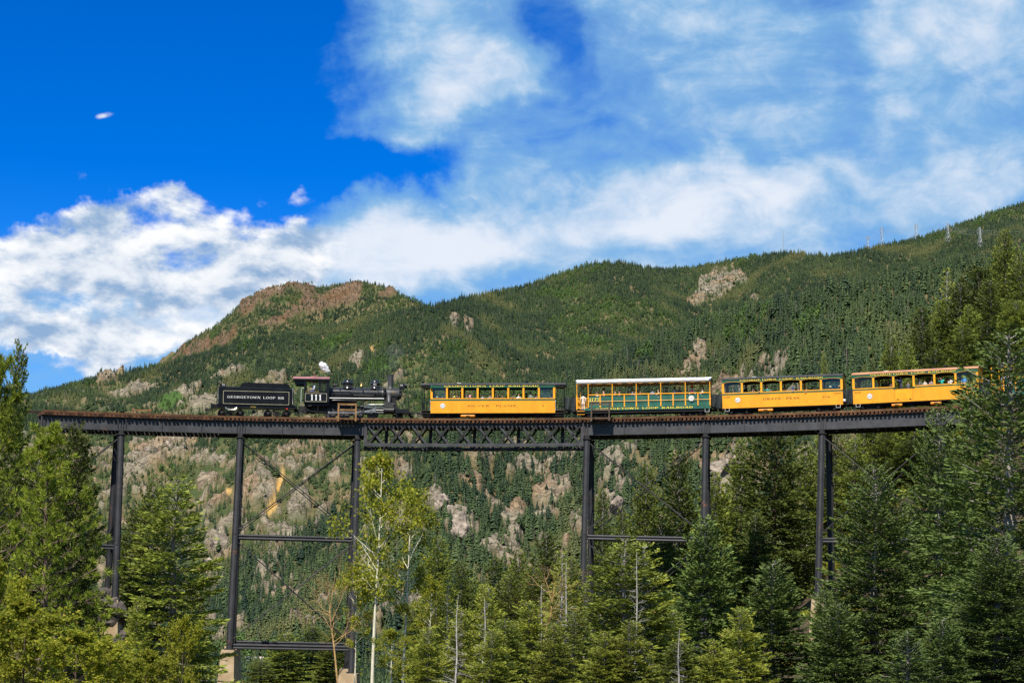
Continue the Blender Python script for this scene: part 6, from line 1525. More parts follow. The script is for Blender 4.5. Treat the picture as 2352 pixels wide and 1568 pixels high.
# right foreground
T('spr1', 1622, 1192, 126, 100, 'blue green spruce in front of the right leg of the right tower', group=GF)
T('spr1', 1775, 1290, 117, 98, 'spruce below the tall dark fir, low right of centre', group=GF)
T('young', 1700, 1395, 104, 78, 'yellowish young fir between two spruces', group=GF)
T('sprbig', 2010, 1070, 121, 138, 'large blue green spruce right of the rightmost visible tower leg', group=GF)
T('sprbig', 2156, 940, 130, 112, 'tall dark spruce in front of the end of the girder', group=GF)
T('fir3', 2230, 866, 140, 58, 'dark fir top overlapping the tan roofed coach', group=GF)
T('sprtall', 2318, 760, 101, 235, 'tallest spruce with pale bare trunk at the right edge', group=GF, rot=.4)
T('spr2', 2085, 1445, 82, 88, 'small pale spruce at the bottom right', group=GF)
T('spr1', 2165, 1420, 84, 78, 'small spruce tip right of the small pale spruce', group=GF)
T('spr1', 1893, 1352, 118, 52, 'spruce low in front of the pier of the rightmost visible tower leg', group=GF)
T('young', 1640, 1470, 96, 72, 'young fir at the bottom below the blue green spruce', group=GF)
T('spr1', 1925, 1385, 100, 90, 'lower spruce left of the small pale spruce', group=GF)
T('sprbig', 2290, 1230, 92, 150, 'spreading spruce in the bottom right corner', group=GF)
T('fir1', 1560, 1470, 92, 62, 'low fir right of the twin stemmed fir, bottom', group=GF)
# hillside above the train
HS = [('fir1', 1893, 812, 218, 24, 'small fir tip above the vent of the dark roofed coach'), ('fir1', 1985, 838, 214, 22, 'small fir tip over the left end of the tan roof'), ('fir3', 2008, 832, 220, 24, 'second small fir tip over the tan roof'),
      ('fir1', 2048, 770, 226, 44, 'loose fir above the middle of the tan roof'), ('fir1', 2085, 790, 222, 40, 'fir right behind the loose fir above the tan roof'), ('fir3', 2118, 702, 232, 58, 'tall dark fir above the right half of the tan roof'),
      ('fir1', 2158, 690, 238, 46, 'slim fir beside the tall dark fir on the hillside'), ('fir3', 2150, 800, 205, 64, 'dark fir right above the vent of the tan roof'), ('fir3', 2205, 648, 238, 66, 'broad dark fir high on the hillside'),
      ('fir4', 2252, 610, 246, 70, 'dark fir second from the highest on the hillside'), ('fir1', 2310, 528, 256, 52, 'highest fir at the top right of the hillside'), ('fir3', 2275, 640, 240, 58, 'dark fir left of the highest hillside fir'),
      ('fir1', 2345, 580, 250, 60, 'fir at the right edge below the highest one'), ('fir1', 2212, 745, 214, 62, 'fir over the right end of the tan roof'), ('fir3', 2268, 735, 218, 66, 'dark fir behind the top of the tallest spruce'),
      ('fir1', 2335, 690, 226, 70, 'fir at the right edge beside the tallest spruce'), ('fir3', 2395, 620, 240, 80, 'fir cut by the right edge of the picture, upper'), ('fir1', 2390, 800, 190, 80, 'fir cut by the right edge of the picture, at train height'), ('fir2', 2100, 845, 200, 40, 'low fir directly behind the tan roof'), ('snagfir', 2175, 620, 244, 40, 'half bare pale tree on the hillside crest'),
      ('fir3', 2330, 880, 180, 70, 'dark fir behind the last open car'), ('fir1', 2295, 560, 262, 44, 'fir just left of the highest hillside fir'), ('fir1', 2225, 700, 230, 50, 'lighter fir in the middle of the hillside group')]
for k, x, y, dpt, hwp, lb in HS: T(k, x, y, dpt, hwp, lb, group=GH)

for x, y, dpt in ((2430, 560, 250), (2470, 640, 238), (2440, 760, 205), (2520, 700, 215), (2500, 860, 185), (2580, 620, 240)):
    T(RT.choice(('fir1', 'fir3')), x, y, dpt, 70, 'fir on the hillside just beyond the right edge of the picture', group='firs just beyond the right edge')
# ------------------------------------------------------------------ undergrowth on the banks
UNDER = bpy.data.collections.new('undergrowth_kinds')
for i in range(3):
    rg = np.random.default_rng(90 + i); n = 110
    D = rg.normal(0, 1, (n, 3)); D[:, 2] = np.abs(D[:, 2]) + .4
    V, t = sprigs(rg, rg.normal(0, .22, (n, 3)) * np.array([1, 1, .15]), D, rg.uniform(.3, .7, n), rg.uniform(.05, .1, n), rg.random(n), 1)
    me = quads_mesh('tuft', V, t, (M_ASP, M_FIR, M_YNG)[i]); UNDER.objects.link(bpy.data.objects.new('tuft%d' % i, me))
rg = np.random.default_rng(5); k = 5200
az = rg.uniform(-.34, .36, k); rr_ = rg.uniform(62, 300, k); X = rr_ * np.sin(az); Y = rr_ * np.cos(az); Z = terrain(X, Y)[0]
me = bpy.data.meshes.new('undergrowth'); me.vertices.add(k); me.vertices.foreach_set('co', np.stack([X, Y, Z - .05], -1).ravel())
rot = np.zeros((k, 3)); rot[:, 2] = rg.uniform(0, 6.28, k); sc_ = rg.uniform(.6, 1.7, k)
for nm, ty, dat, key in (('rot', 'FLOAT_VECTOR', rot, 'vector'), ('scl', 'FLOAT_VECTOR', np.stack([sc_] * 3, -1), 'vector')):
    q = me.attributes.new(nm, ty, 'POINT'); q.data.foreach_set(key, dat.ravel().astype(np.float32))
q = me.attributes.new('idx', 'INT', 'POINT'); q.data.foreach_set('value', rg.integers(0, 3, k).astype(np.int32))
o = obj('undergrowth', me); tag(o, 'low leafy undergrowth on the gorge banks', 'undergrowth', None, 'stuff'); scatter_mod(o, UNDER)
# ------------------------------------------------------------------ people on the train
SKINS = [mat('skin_light', (0.55, 0.33, 0.22), 0.55, 0, 0.06), mat('skin_tan', (0.42, 0.23, 0.14), 0.55, 0, 0.06), mat('skin_dark', (0.13, 0.065, 0.04), 0.55, 0, 0.06)]
_cm = {}
def cloth(c):
    k = tuple(round(q, 3) for q in c)
    if k not in _cm: _cm[k] = mat('cloth_%d' % len(_cm), c, 0.85, 0, 0.15, 12, 0.2, 30)
    return _cm[k]
def body(pose):
    """one continuous skinned body; hip at the origin, facing -y; material 0 skin, 1 top, 2 trousers"""
    V = {}; E = []; lab = {}
    def v(n, p, r, m): V[n] = (Vector(p), r); lab[n] = m
    def e(*ns): E.extend(zip(ns[:-1], ns[1:]))
    v('hip', (0, 0, .06), .15, 2); v('waist', (0, 0, .20), .135, 1); v('chest', (0, -.01, .38), .16, 1); v('sh', (0, 0, .50), .10, 1); v('neck', (0, -.01, .58), .052, 0)
    v('h0', (0, -.025, .65), .080, 0); v('h1', (0, -.02, .73), .100, 0); v('h2', (0, -.01, .80), .082, 0); e('hip', 'waist', 'chest', 'sh', 'neck', 'h0', 'h1', 'h2')
    for s, n in ((-1, 'l'), (1, 'r')):
        v(n + 's', (s * .18, 0, .46), .062, 1)
        if pose in ('sit', 'back'): el, wr, hd = (s * .24, -.05, .22), (s * .16, -.26, .20), (s * .12, -.34, .20)
        elif pose == 'lean': el, wr, hd = ((s * .26, -.22, .38), (s * .22, -.46, .46), (s * .19, -.56, .45)) if s > 0 else ((s * .26, -.14, .30), (s * .12, -.33, .44), (s * .04, -.40, .45))
        elif pose in ('phone', 'phone_stand'): el, wr, hd = (s * .24, -.22, .34), (s * .10, -.36, .54), (s * .06, -.38, .62)
        elif pose == 'reach': el, wr, hd = ((s * .40, -.12, .40), (s * .62, -.22, .36), (s * .70, -.25, .35)) if s < 0 else ((s * .26, -.12, .24), (s * .2, -.35, .2), (s * .16, -.42, .19))
        elif pose == 'up': el, wr, hd = (s * .30, -.15, .60), (s * .18, -.22, .84), (s * .12, -.22, .93)
        else: el, wr, hd = (s * .25, .02, .20), (s * .24, -.10, -.02), (s * .23, -.14, -.10)
        v(n + 'e', el, .045, 1 if pose != 'lean' else 0); v(n + 'w', wr, .032, 0); v(n + 'h', hd, .040, 0); e('sh', n + 's', n + 'e', n + 'w', n + 'h')
        if pose.startswith('stand') or pose in ('up', 'reach', 'phone_stand'):
            v(n + 'k', (s * .10, 0, -.40), .070, 2); v(n + 'f', (s * .10, .03, -.80), .050, 2); v(n + 't', (s * .11, -.12, -.84), .045, 2); v(n + 'u', (s * .09, 0, -.06), .10, 2); e('hip', n + 'u', n + 'k', n + 'f', n + 't')
        else:
            v(n + 'u', (s * .09, -.06, .02), .095, 2); v(n + 'k', (s * .11, -.34, .03), .068, 2); v(n + 'f', (s * .11, -.32, -.36), .050, 2); v(n + 't', (s * .11, -.40, -.40), .040, 2); e('hip', n + 'u', n + 'k', n + 'f', n + 't')
    names = list(V); idx = {n: i for i, n in enumerate(names)}
    me = bpy.data.meshes.new('body'); me.from_pydata([V[n][0] for n in names], [(idx[a], idx[b]) for a, b in E], [])
    o = bpy.data.objects.new('body', me); COL.objects.link(o)
    sk = o.modifiers.new('skin', 'SKIN'); sk.use_smooth_shade = True
    for i, n in enumerate(names):
        d = me.skin_vertices[0].data[i]; d.radius = (V[n][1], V[n][1] * (.72 if n in ('hip', 'waist', 'chest', 'sh') else 1.0)); d.use_root = (n == 'hip')
    for n in ('h0', 'h1', 'h2'): me.skin_vertices[0].data[idx[n]].radius = (V[n][1] * .88, V[n][1])
    ss = o.modifiers.new('sub', 'SUBSURF'); ss.levels = 1; ss.render_levels = 1
    dg = bpy.context.evaluated_depsgraph_get(); ev = o.evaluated_get(dg); m2 = bpy.data.meshes.new_from_object(ev)
    bpy.data.objects.remove(o); bpy.data.meshes.remove(me)
    # nose, then fingers on both hands, joined into the same mesh
    for q in m2.vertices:
        if q.co.y < -.10 and abs(q.co.x) < .03 and .67 < q.co.z < .74: q.co.y -= .022
    mb = MB(); mb.v = [tuple(q.co) for q in m2.vertices]; mb.f = [tuple(p.vertices) for p in m2.polygons]; mb.m = [0] * len(mb.f)
    pts = [(V[n][0], lab[n], V[n][1]) for n in names]
    for k, p in enumerate(m2.polygons):
        c = p.center; mb.m[k] = min(pts, key=lambda t: (t[0] - c).length - t[2])[1]
    for n in ('l', 'r'):
        w, h = V[n + 'w'][0], V[n + 'h'][0]; d = (h - w).normalized(); sd = d.cross(Vector((0, 0, 1))).normalized() if abs(d.z) < .9 else Vector((1, 0, 0)); dn = sd.cross(d)
        for i, (off, L) in enumerate(((-.026, .065), (-.009, .078), (.009, .074), (.026, .058))):
            a = h + sd * off + d * .02; mb.tube([a, a + d * L * .55 - dn * .004, a + d * L * .9 + dn * -.02], [.0095, .0088, .006], 5)
        a = h + sd * .034 - d * .01; mb.tube([a, a + sd * .022 + d * .025, a + sd * .026 + d * .05], [.011, .010, .007], 5)
    bpy.data.meshes.remove(m2); out = mb.mesh('body', True)
    for _ in range(3): out.materials.append(None)
    return out
BODIES = {p: body(p) for p in ('sit', 'lean', 'phone', 'reach', 'stand', 'up', 'phone_stand')}
def hair_mesh(kind):
    mb = MB(); c = (0, -.012, .735)
    def cap(rx, ry, rz, a1, back):                    # shell over the skull, lower at the back
        n, m = 14, 7; b = len(mb.v)
        for j in range(m + 1):
            for i in range(n):
                a = 2 * math.pi * i / n; lim = a1 + back * max(0, math.sin(a)); t = lim * j / m
                mb.v.append((c[0] + rx * math.sin(t) * math.cos(a), c[1] + ry * math.sin(t) * math.sin(a), c[2] + rz * math.cos(t)))
        for j in range(m):
            for i in range(n): i2 = (i + 1) % n; mb.f.append((b + j * n + i, b + (j + 1) * n + i, b + (j + 1) * n + i2, b + j * n + i2)); mb.m.append(0)
    if kind == 'short': cap(.098, .114, .120, 1.25, .75)
    elif kind == 'long': cap(.104, .118, .124, 1.35, .9); mb.tube([(0, .06, .74), (0, .10, .62), (0, .10, .45)], [.10, .10, .06], 10); mb.tube([(-.09, 0, .74), (-.105, .0, .6), (-.09, .0, .47)], [.03, .035, .02], 6); mb.tube([(.09, 0, .74), (.105, .0, .6), (.09, .0, .47)], [.03, .035, .02], 6)
    elif kind == 'bun': cap(.100, .116, .122, 1.3, .85); mb.lathe([(.01, -.05), (.045, -.03), (.05, 0), (.04, .04), (.01, .05)], (0, .08, .85), 'z', 10)
    elif kind == 'cap': cap(.104, .120, .122, 1.30, .2); mb.add([(-.075, -.10, .765), (.075, -.10, .765), (.06, -.20, .75), (-.06, -.20, .75), (-.075, -.10, .752), (.075, -.10, .752), (.06, -.20, .74), (-.06, -.20, .74)], [(0, 3, 2, 1), (4, 5, 6, 7), (2, 3, 7, 6), (0, 4, 7, 3), (1, 2, 6, 5)])
    elif kind == 'hat': mb.lathe([(.245, .765), (.25, .775), (.115, .795), (.11, .86), (.09, .895), (.03, .905)], (0, -.012, 0), 'z', 18)
    elif kind == 'hood': cap(.118, .128, .132, 1.35, 1.1); mb.tube([(0, .03, .70), (0, .04, .60), (0, .02, .5)], [.12, .125, .13], 12)
    return smooth_by_angle(mb.mesh('hair'), 60)
HAIRS = {k: hair_mesh(k) for k in ('short', 'long', 'bun', 'cap', 'hat', 'hood')}
GLASS_ME = MB().box((-.036, -.117, .735), (.05, .012, .032)).box((.036, -.117, .735), (.05, .012, .032)).box((0, -.12, .742), (.03, .008, .008)).mesh('sunglasses')
EYES_ME = MB().box((-.034, -.110, .735), (.022, .012, .010)).box((.034, -.110, .735), (.022, .012, .010)).box((0, -.108, .675), (.045, .012, .008)).mesh('face')
M_EYE = mat('eye_and_mouth', (.05, .02, .015), .5); EYES_ME.materials.append(M_EYE)
M_SHADES = mat('dark_lenses', (.01, .01, .012), .2); GLASS_ME.materials.append(M_SHADES)
BLK, BRN, BLD, GRY = (.012, .010, .010), (.07, .035, .018), (.48, .30, .10), (.40, .39, .37)
def person(c, x, zh, y, pose, face, top, hair, hcol, label, skin=0, glasses=False, low=(.03, .04, .08), scale=1.0, extra=None):
    """c: car; x: local place along it; zh: head height; face: turn in degrees (0 looks out to the viewer, 90 to the right)"""
    r = empty('person', (0, 0, 0), label, 'person', 'passengers on the train' if c is not lo else None)
    r.matrix_world = c.M @ Matrix.Translation((x, y, zh - .73 * scale)) @ Matrix.Rotation(math.radians(face), 4, 'Z') @ Matrix.Scale(scale, 4)
    b = obj('body', BODIES[pose], None, r)
    for i, m in enumerate((SKINS[skin], cloth(top), cloth(low))):
        b.material_slots[i].link = 'OBJECT'; b.material_slots[i].material = m
    if hair:
        me = HAIRS[hair]
        if not me.materials: me.materials.append(None)
        h = obj({'cap': 'cap', 'hat': 'hat', 'hood': 'hood'}.get(hair, 'hair'), me, None, r); h.material_slots[0].link = 'OBJECT'; h.material_slots[0].material = cloth(hcol)
    obj('face', EYES_ME, None, r)
    if glasses: obj('sunglasses', GLASS_ME, None, r)
    if extra: extra(r)
    return r
Y1 = -.70
def P1(px, py): return c1.X(f1(px)), (682 - py) / 154 + .05
def P2(px, py): g = 735 - (px - 165) * .0225; return c2.X((px - 165) / (2140 - 165)), (g - py) / 167.4 + .05
def P3(px, py): g = 908 - (px - 203) * .0415; return c3.X(f3(px)), (g - py) / 183.5 + .05
def P4(px, py): g = 772 - (px - 135) * .063; return c4.X(f4(px)), (g - py) / 151.5 + .05
def seat(c, P, rows):
    for px, py, pose, face, top, hair, hcol, label, *kw in rows:
        x, z = P(px, py); k = kw[0] if kw else {}
        k = dict(k); y = k.pop('y', Y1)
        person(c, x, z, y, pose, face, top, hair, hcol, label, **k)
def phone(col): return lambda r: obj('phone', MB().box((0, -.40, .68), (.09, .012, .16)), cloth(col), r)
A = 'of the first coach'
seat(c1, P1, [
 (357, 383, 'sit', -30, (.5, .45, .4), 'cap', (.75, .72, .68), 'small passenger in a pale cap at the first window ' + A, dict(skin=2, scale=.8)),
 (425, 380, 'sit', 60, (.2, .2, .2), 'short', BLK, 'dark haired child in sunglasses at the first window ' + A, dict(glasses=True, scale=.8)),
 (580, 368, 'phone', 20, (.75, .25, .35), 'short', BLK, 'passenger in pink holding a lime phone, second window ' + A, dict(extra=phone((.6, .85, .05)))),
 (637, 352, 'lean', 35, (.015, .015, .017), 'cap', (.05, .045, .03), 'man in black shirt and dark cap at the second window ' + A, dict(skin=1)),
 (682, 322, 'stand', 90, (.01, .01, .012), 'hat', (.01, .01, .012), 'standing figure in black behind the second window ' + A, dict(y=-.1)),
 (765, 358, 'sit', 180, (.10, .10, .045), 'cap', (.10, .12, .2), 'passenger in olive shirt, back turned, third window ' + A),
 (815, 362, 'sit', 150, (.70, .30, .38), 'hood', (.70, .30, .38), 'child in a pink hooded top at the third window ' + A, dict(scale=.9)),
 (985, 357, 'sit', 180, (.12, .35, .62), 'cap', (.03, .04, .08), 'broad passenger in light blue, back turned, fourth window ' + A, dict(scale=1.12)),
 (1092, 348, 'lean', 10, (.20, .20, .22), 'short', BLK, 'man in sunglasses with his arm over the fourth window sill ' + A, dict(skin=1, glasses=True)),
 (1198, 352, 'sit', 10, (.02, .02, .022), 'long', BLK, 'woman with long black hair at the fifth window ' + A, dict(skin=1)),
 (1262, 368, 'lean', -15, (.18, .04, .05), 'long', BRN, 'passenger with brown hair in dark red at the fifth window ' + A, dict(scale=.92)),
 (1318, 372, 'sit', 90, (.015, .015, .02), 'short', BLK, 'dark figure low at the right of the fifth window ' + A, dict(skin=2, y=-.4, scale=.9)),
 (1410, 340, 'lean', -20, (.05, .08, .04), 'cap', (.03, .04, .07), 'man in dark green shirt and cap at the sixth window ' + A),
 (1487, 350, 'lean', 25, (.75, .72, .68), 'bun', BLD, 'blonde woman in a white top at the sixth window ' + A),
 (1592, 330, 'stand', 120, (.01, .01, .012), 'short', BLK, 'standing dark figure inside the seventh window ' + A, dict(y=0.0, skin=2)),
 (1533, 345, 'sit', 200, (.01, .01, .012), 'cap', BLK, 'dark capped figure deep inside the sixth window ' + A, dict(y=.3, skin=2)),
 (1656, 330, 'sit', 5, (.16, .20, .18), 'short', BLK, 'boy in a grey green hooded sweater at the seventh window ' + A, dict(skin=1)),
 (1723, 345, 'sit', -10, (.5, .5, .5), 'short', BLK, 'dark haired passenger behind the toddler at the seventh window ' + A, dict(skin=1, y=-.5)),
 (1735, 375, 'sit', 0, (.03, .10, .5), 'short', BRN, 'toddler in bright blue at the seventh window ' + A, dict(scale=.72, y=-.85)),
 (1942, 345, 'sit', -15, (.03, .045, .08), 'cap', (.12, .09, .04), 'man in a tan cap at the last window ' + A, dict(glasses=True, skin=1)),
 (1897, 385, 'sit', 40, (.02, .02, .02), 'short', BLK, 'low dark head beside the man at the last window ' + A, dict(scale=.8, y=-.4))])
B = 'in the open green car'
seat(c2, P2, [
 (252, 375, 'stand', 185, (.62, .62, .60), 'bun', BLK, 'person in a white dress behind the yellow gate ' + B, dict(skin=2, low=(.6, .6, .6))),
 (345, 355, 'sit', 90, (.02, .02, .02), 'short', BLK, 'dark haired rider behind the gate post ' + B, dict(y=-.2)),
 (462, 352, 'sit', -40, (.6, .55, .5), 'long', BRN, 'woman with wavy brown hair, leftmost seated rider ' + B),
 (562, 330, 'sit', -70, (.75, .26, .17), None, BLK, 'bald man in a salmon shirt ' + B, dict(scale=1.08)),
 (733, 332, 'lean', -60, (.06, .08, .16), 'short', BRN, 'balding man in navy leaning on the rail ' + B),
 (797, 338, 'sit', -100, (.5, .32, .24), 'cap', (.16, .03, .06), 'rider in a maroon cap ' + B),
 (966, 285, 'stand', 100, (.13, .03, .02), 'short', BLK, 'standing man in a rust red shirt ' + B, dict(y=.1, skin=1)),
 (988, 320, 'sit', -160, (.10, .16, .26), 'short', BRN, 'man in a blue tee with his back half turned ' + B),
 (1033, 335, 'lean', -30, (.55, .5, .45), 'long', BRN, 'small rider left of the woman in black ' + B, dict(scale=.85)),
 (1103, 338, 'lean', 20, (.012, .012, .014), 'long', BRN, 'woman in black with both arms on the rail ' + B),
 (1280, 302, 'sit', -20, (.10, .20, .34), 'cap', (.02, .02, .025), 'man in black cap and blue tee ' + B, dict(glasses=True)),
 (1370, 316, 'lean', -40, (.65, .5, .42), 'bun', BLD, 'blonde rider with a bare arm on the rail ' + B),
 (1475, 268, 'stand', 60, (.22, .21, .17), 'hat', (.12, .11, .07), 'standing rider in a wide dark hat ' + B, dict(y=.1)),
 (1602, 272, 'stand', 175, (.60, .58, .62), 'bun', BRN, 'standing woman in white top seen from behind ' + B, dict(y=-.1, skin=1)),
 (1670, 266, 'stand', 150, (.10, .13, .24), 'cap', (.25, .22, .15), 'standing man in a blue shirt and tan cap ' + B, dict(y=0)),
 (1866, 258, 'stand', 0, (.65, .62, .60), 'hat', (.62, .03, .02), 'standing figure in a red hat and white jacket ' + B, dict(skin=2, y=-.5, extra=lambda r: obj('red_shirt', MB().box((0, -.125, .34), (.12, .02, .30)), cloth((.6, .02, .05)), r))),
 (2015, 300, 'lean', -50, (.72, .72, .72), 'short', BLK, 'man in white tee leaning out at the right end ' + B, dict(glasses=True)),
 (2075, 325, 'sit', 100, (.02, .02, .025), 'short', BLK, 'dark head behind the man in white ' + B, dict(y=.1)),
 (300, 385, 'sit', 100, (.08, .02, .03), 'short', BRN, 'low seated rider just inside the gate ' + B, dict(y=.2, skin=1)),
 (490, 368, 'sit', 150, (.03, .03, .03), 'short', BLK, 'dark rider behind the woman with wavy hair ' + B, dict(y=.3))])
Cc = 'of the dark roofed coach'
seat(c3, P3, [
 (375, 505, 'sit', -30, (.5, .35, .2), 'long', BRN, 'woman with curly hair and sunglasses at the first window ' + Cc, dict(glasses=True)),
 (557, 430, 'stand', 60, (.012, .012, .014), 'short', BLK, 'standing dark figure at the left of the second window ' + Cc, dict(y=-.3, skin=1)),
 (680, 425, 'stand', 180, (.008, .008, .010), 'hat', BLK, 'black silhouette standing in the second window ' + Cc, dict(y=0)),
 (688, 480, 'phone', 15, (.03, .035, .05), 'short', BLK, 'passenger aiming a camera from the second window ' + Cc, dict(extra=phone((.01, .01, .01)))),
 (800, 478, 'lean', -20, (.012, .012, .014), 'cap', BLK, 'woman in black cap with bare arms over the second sill ' + Cc),
 (916, 438, 'reach', 0, (.04, .20, .18), 'short', BLK, 'man in teal reaching across from the third window ' + Cc, dict(skin=1, glasses=True)),
 (978, 488, 'lean', -20, (.10, .35, .40), 'short', BLK, 'child in turquoise at the third window ' + Cc, dict(skin=1, scale=.8)),
 (1022, 492, 'sit', 60, (.015, .02, .03), 'short', BLK, 'dark figure behind the turquoise child ' + Cc, dict(y=-.4)),
 (1172, 472, 'phone', 20, (.2, .1, .06), 'short', BRN, 'passenger taking a picture at the left of the fourth window ' + Cc, dict(y=-.5, skin=1)),
 (1322, 458, 'lean', -10, (.04, .16, .48), 'cap', (.03, .08, .30), 'passenger in bright blue shirt and cap at the fourth window ' + Cc),
 (1415, 462, 'lean', 30, (.20, .22, .27), 'cap', (.03, .04, .09), 'passenger in grey shirt and navy cap at the fourth window ' + Cc),
 (1537, 474, 'lean', -20, (.5, .35, .28), 'bun', BRN, 'woman with folded arms at the left of the fifth window ' + Cc),
 (1648, 462, 'sit', 170, (.28, .48, .62), 'long', BLK, 'passenger in pale blue with black hair, fifth window ' + Cc),
 (1730, 478, 'sit', 90, (.015, .015, .02), 'short', BLK, 'dark head at the right of the fifth window ' + Cc, dict(y=-.2)),
 (1910, 448, 'sit', 180, (.14, .02, .03), 'hat', (.55, .48, .34), 'passenger in wide cream hat and maroon, last window ' + Cc),
 (1820, 478, 'sit', 100, (.05, .05, .05), 'short', BRN, 'low head at the left of the last window ' + Cc, dict(y=-.1, scale=.9)),
 (2055, 435, 'sit', -150, (.75, .50, .02), 'hat', (.60, .38, .12), 'passenger in yellow with a straw hat, last window ' + Cc),
 (1968, 476, 'sit', 90, (.02, .02, .02), 'short', BLK, 'dark head between the two hats in the last window ' + Cc, dict(y=.1))])
D_ = 'of the tan roofed coach'
seat(c4, P4, [
 (497, 372, 'sit', 120, (.012, .012, .014), 'short', BLK, 'dark figure at the left of the second window ' + D_, dict(y=-.1)),
 (548, 375, 'up', 160, (.025, .025, .03), 'short', BLK, 'passenger with raised arms in the second window ' + D_, dict(y=-.2, skin=1)),
 (652, 385, 'lean', -10, (.10, .02, .03), 'short', BLK, 'passenger beside the post right of the second window ' + D_, dict(scale=.9)),
 (764, 318, 'phone_stand', -70, (.03, .06, .16), None, BLK, 'bald man in navy with a phone at the half door ' + D_, dict(skin=1, extra=phone((.01, .01, .01)))),
 (857, 385, 'lean', 0, (.09, .11, .14), 'short', BRN, 'boy in grey leaning over the half door ' + D_, dict(scale=.85)),
 (1006, 358, 'sit', 150, (.1, .1, .1), 'short', GRY, 'grey haired passenger at the fourth window ' + D_),
 (1074, 360, 'sit', -20, (.5, .45, .4), 'short', BLD, 'blond boy in the middle of the fourth window ' + D_, dict(scale=.85)),
 (1122, 366, 'sit', 30, (.2, .1, .08), 'short', BRN, 'small dark haired child at the fourth window ' + D_, dict(scale=.8, y=-.5)),
 (1160, 355, 'lean', 20, (.3, .25, .28), 'short', BLD, 'fair child leaning out at the right of the fourth window ' + D_, dict(scale=.85)),
 (1296, 315, 'phone', -20, (.02, .42, .36), 'short', BLK, 'passenger in turquoise holding a phone, fifth window ' + D_, dict(skin=1)),
 (1345, 322, 'sit', 90, (.015, .012, .012), 'short', BLK, 'dark figure between the two passengers of the fifth window ' + D_, dict(y=-.1, skin=2)),
 (1410, 330, 'lean', -30, (.72, .72, .74), 'short', GRY, 'man in white with an arm out, fifth window ' + D_, dict(glasses=True)),
 (1588, 288, 'sit', -10, (.10, .32, .68), 'cap', (.10, .10, .11), 'man in blue seated high in the last window ' + D_, dict(scale=1.1, skin=1))])
person(c5, c5.X(.08), 2.55, -.6, 'stand', 0, (.45, .55, .75), 'short', GRY, 'rider in pale blue in the last open car behind the spruce', scale=.95)
person(c5, c5.X(.2), 2.2, -.6, 'lean', 20, (.5, .3, .25), 'short', BRN, 'rider with bare arms on the rail of the last open car')
# engine driver in the cab window
def bib(r):
    obj('overall_bib', MB().box((0, -.118, .30), (.20, .03, .22)).box((-.09, -.10, .44), (.04, .03, .14)).box((.09, -.10, .44), (.04, .03, .14)).box((-.09, .10, .40), (.04, .03, .22)).box((.09, .10, .40), (.04, .03, .22)), cloth((.04, .10, .28)), r)
person(lo, LX(1172), LZ(208), -.86, 'sit', -75, (.42, .42, .47), 'cap', (.03, .10, .26), 'engine driver in blue cap, checked shirt and overalls at the cab window', low=(.04, .10, .28), extra=bib, scale=1.12)
obj('driver_seat', MB().span((LX(1140), -1.1, LZ(318)), (LX(1225), -.5, LZ(308))).span((LX(1175), -.9, LZ(415)), (LX(1190), -.7, LZ(318))), M_WOODD, lo.root)
# ------------------------------------------------------------------ ridge: pylons, mast, wires
M_GALV = mat('galvanised_steel', (0.42, 0.43, 0.44), 0.5, 0.5, 0.1, 2)
def pylon_mesh(H, w):
    mb = MB(); lv = [0, .22, .42, .58, .70, .80, .90, 1.0]; wd = [1, .74, .52, .34, .26, .24, .22, .10]; r = .16
    cor = lambda i, a, b: Vector((a * w * wd[i], b * w * wd[i], H * lv[i]))
    for i in range(7):
        for a, b in ((-1, -1), (1, -1), (1, 1), (-1, 1)): mb.tube([cor(i, a, b), cor(i + 1, a, b)], r, 4)
        for (a, b), (c, d) in (((-1, -1), (1, -1)), ((1, -1), (1, 1)), ((1, 1), (-1, 1)), ((-1, 1), (-1, -1))):
            mb.tube([cor(i, a, b), cor(i + 1, c, d)], r * .6, 3); mb.tube([cor(i, c, d), cor(i + 1, a, b)], r * .6, 3)
    return mb
def arm_mesh(H, t, L):
    mb = MB(); z = H * t
    for s in (-1, 1):
        for q in (-.4, .4): mb.tube([(0, q, z), (s * L, 0, z)], .12, 3)
        mb.tube([(0, 0, z + 1.6), (s * L, 0, z)], .11, 3); mb.tube([(s * L, 0, z), (s * L, 0, z - 1.3)], .10, 4)
    return mb
PYL = [(1993, 566, 541, 'leftmost and smallest lattice power pylon on the ridge'), (2025, 556, 521, 'second lattice power pylon from the left, against the sky'), (2104, 547, 514, 'middle lattice power pylon at the skyline'), (2177, 557, 511, 'fourth lattice power pylon, standing in the forest below the skyline'), (2251, 566, 522, 'rightmost lattice power pylon on the wooded slope')]
tops = []
for x, yb, yt, lb in PYL:
    az_, _ = azel(x, yb); best = None
    try: p = hit(x, yb + 3, 700, 3600)
    except Exception: p = None
    if p is None or p.z > 900 or Vector((p.x, p.y)).length < 800: p = at(x, yb, 2350)
    top = at(x, yt, p.y); H = max(14.0, top.z - p.z)
    e = empty('power_pylon', p, lb, 'pylon', 'lattice power pylons along the ridge'); e.rotation_euler.z = .5
    obj('lattice_mast', pylon_mesh(H, H * .11), M_GALV, e)
    for t, L in ((.72, H * .17), (.82, H * .20), (.92, H * .15)): obj('cross_arm', arm_mesh(H, t, L), M_GALV, e)
    tops.append((p, H))
ext = at(2480, 520, tops[-1][0].y - 60)
chain = tops + [(Vector((ext.x, ext.y, ext.z - tops[-1][1])), tops[-1][1])]
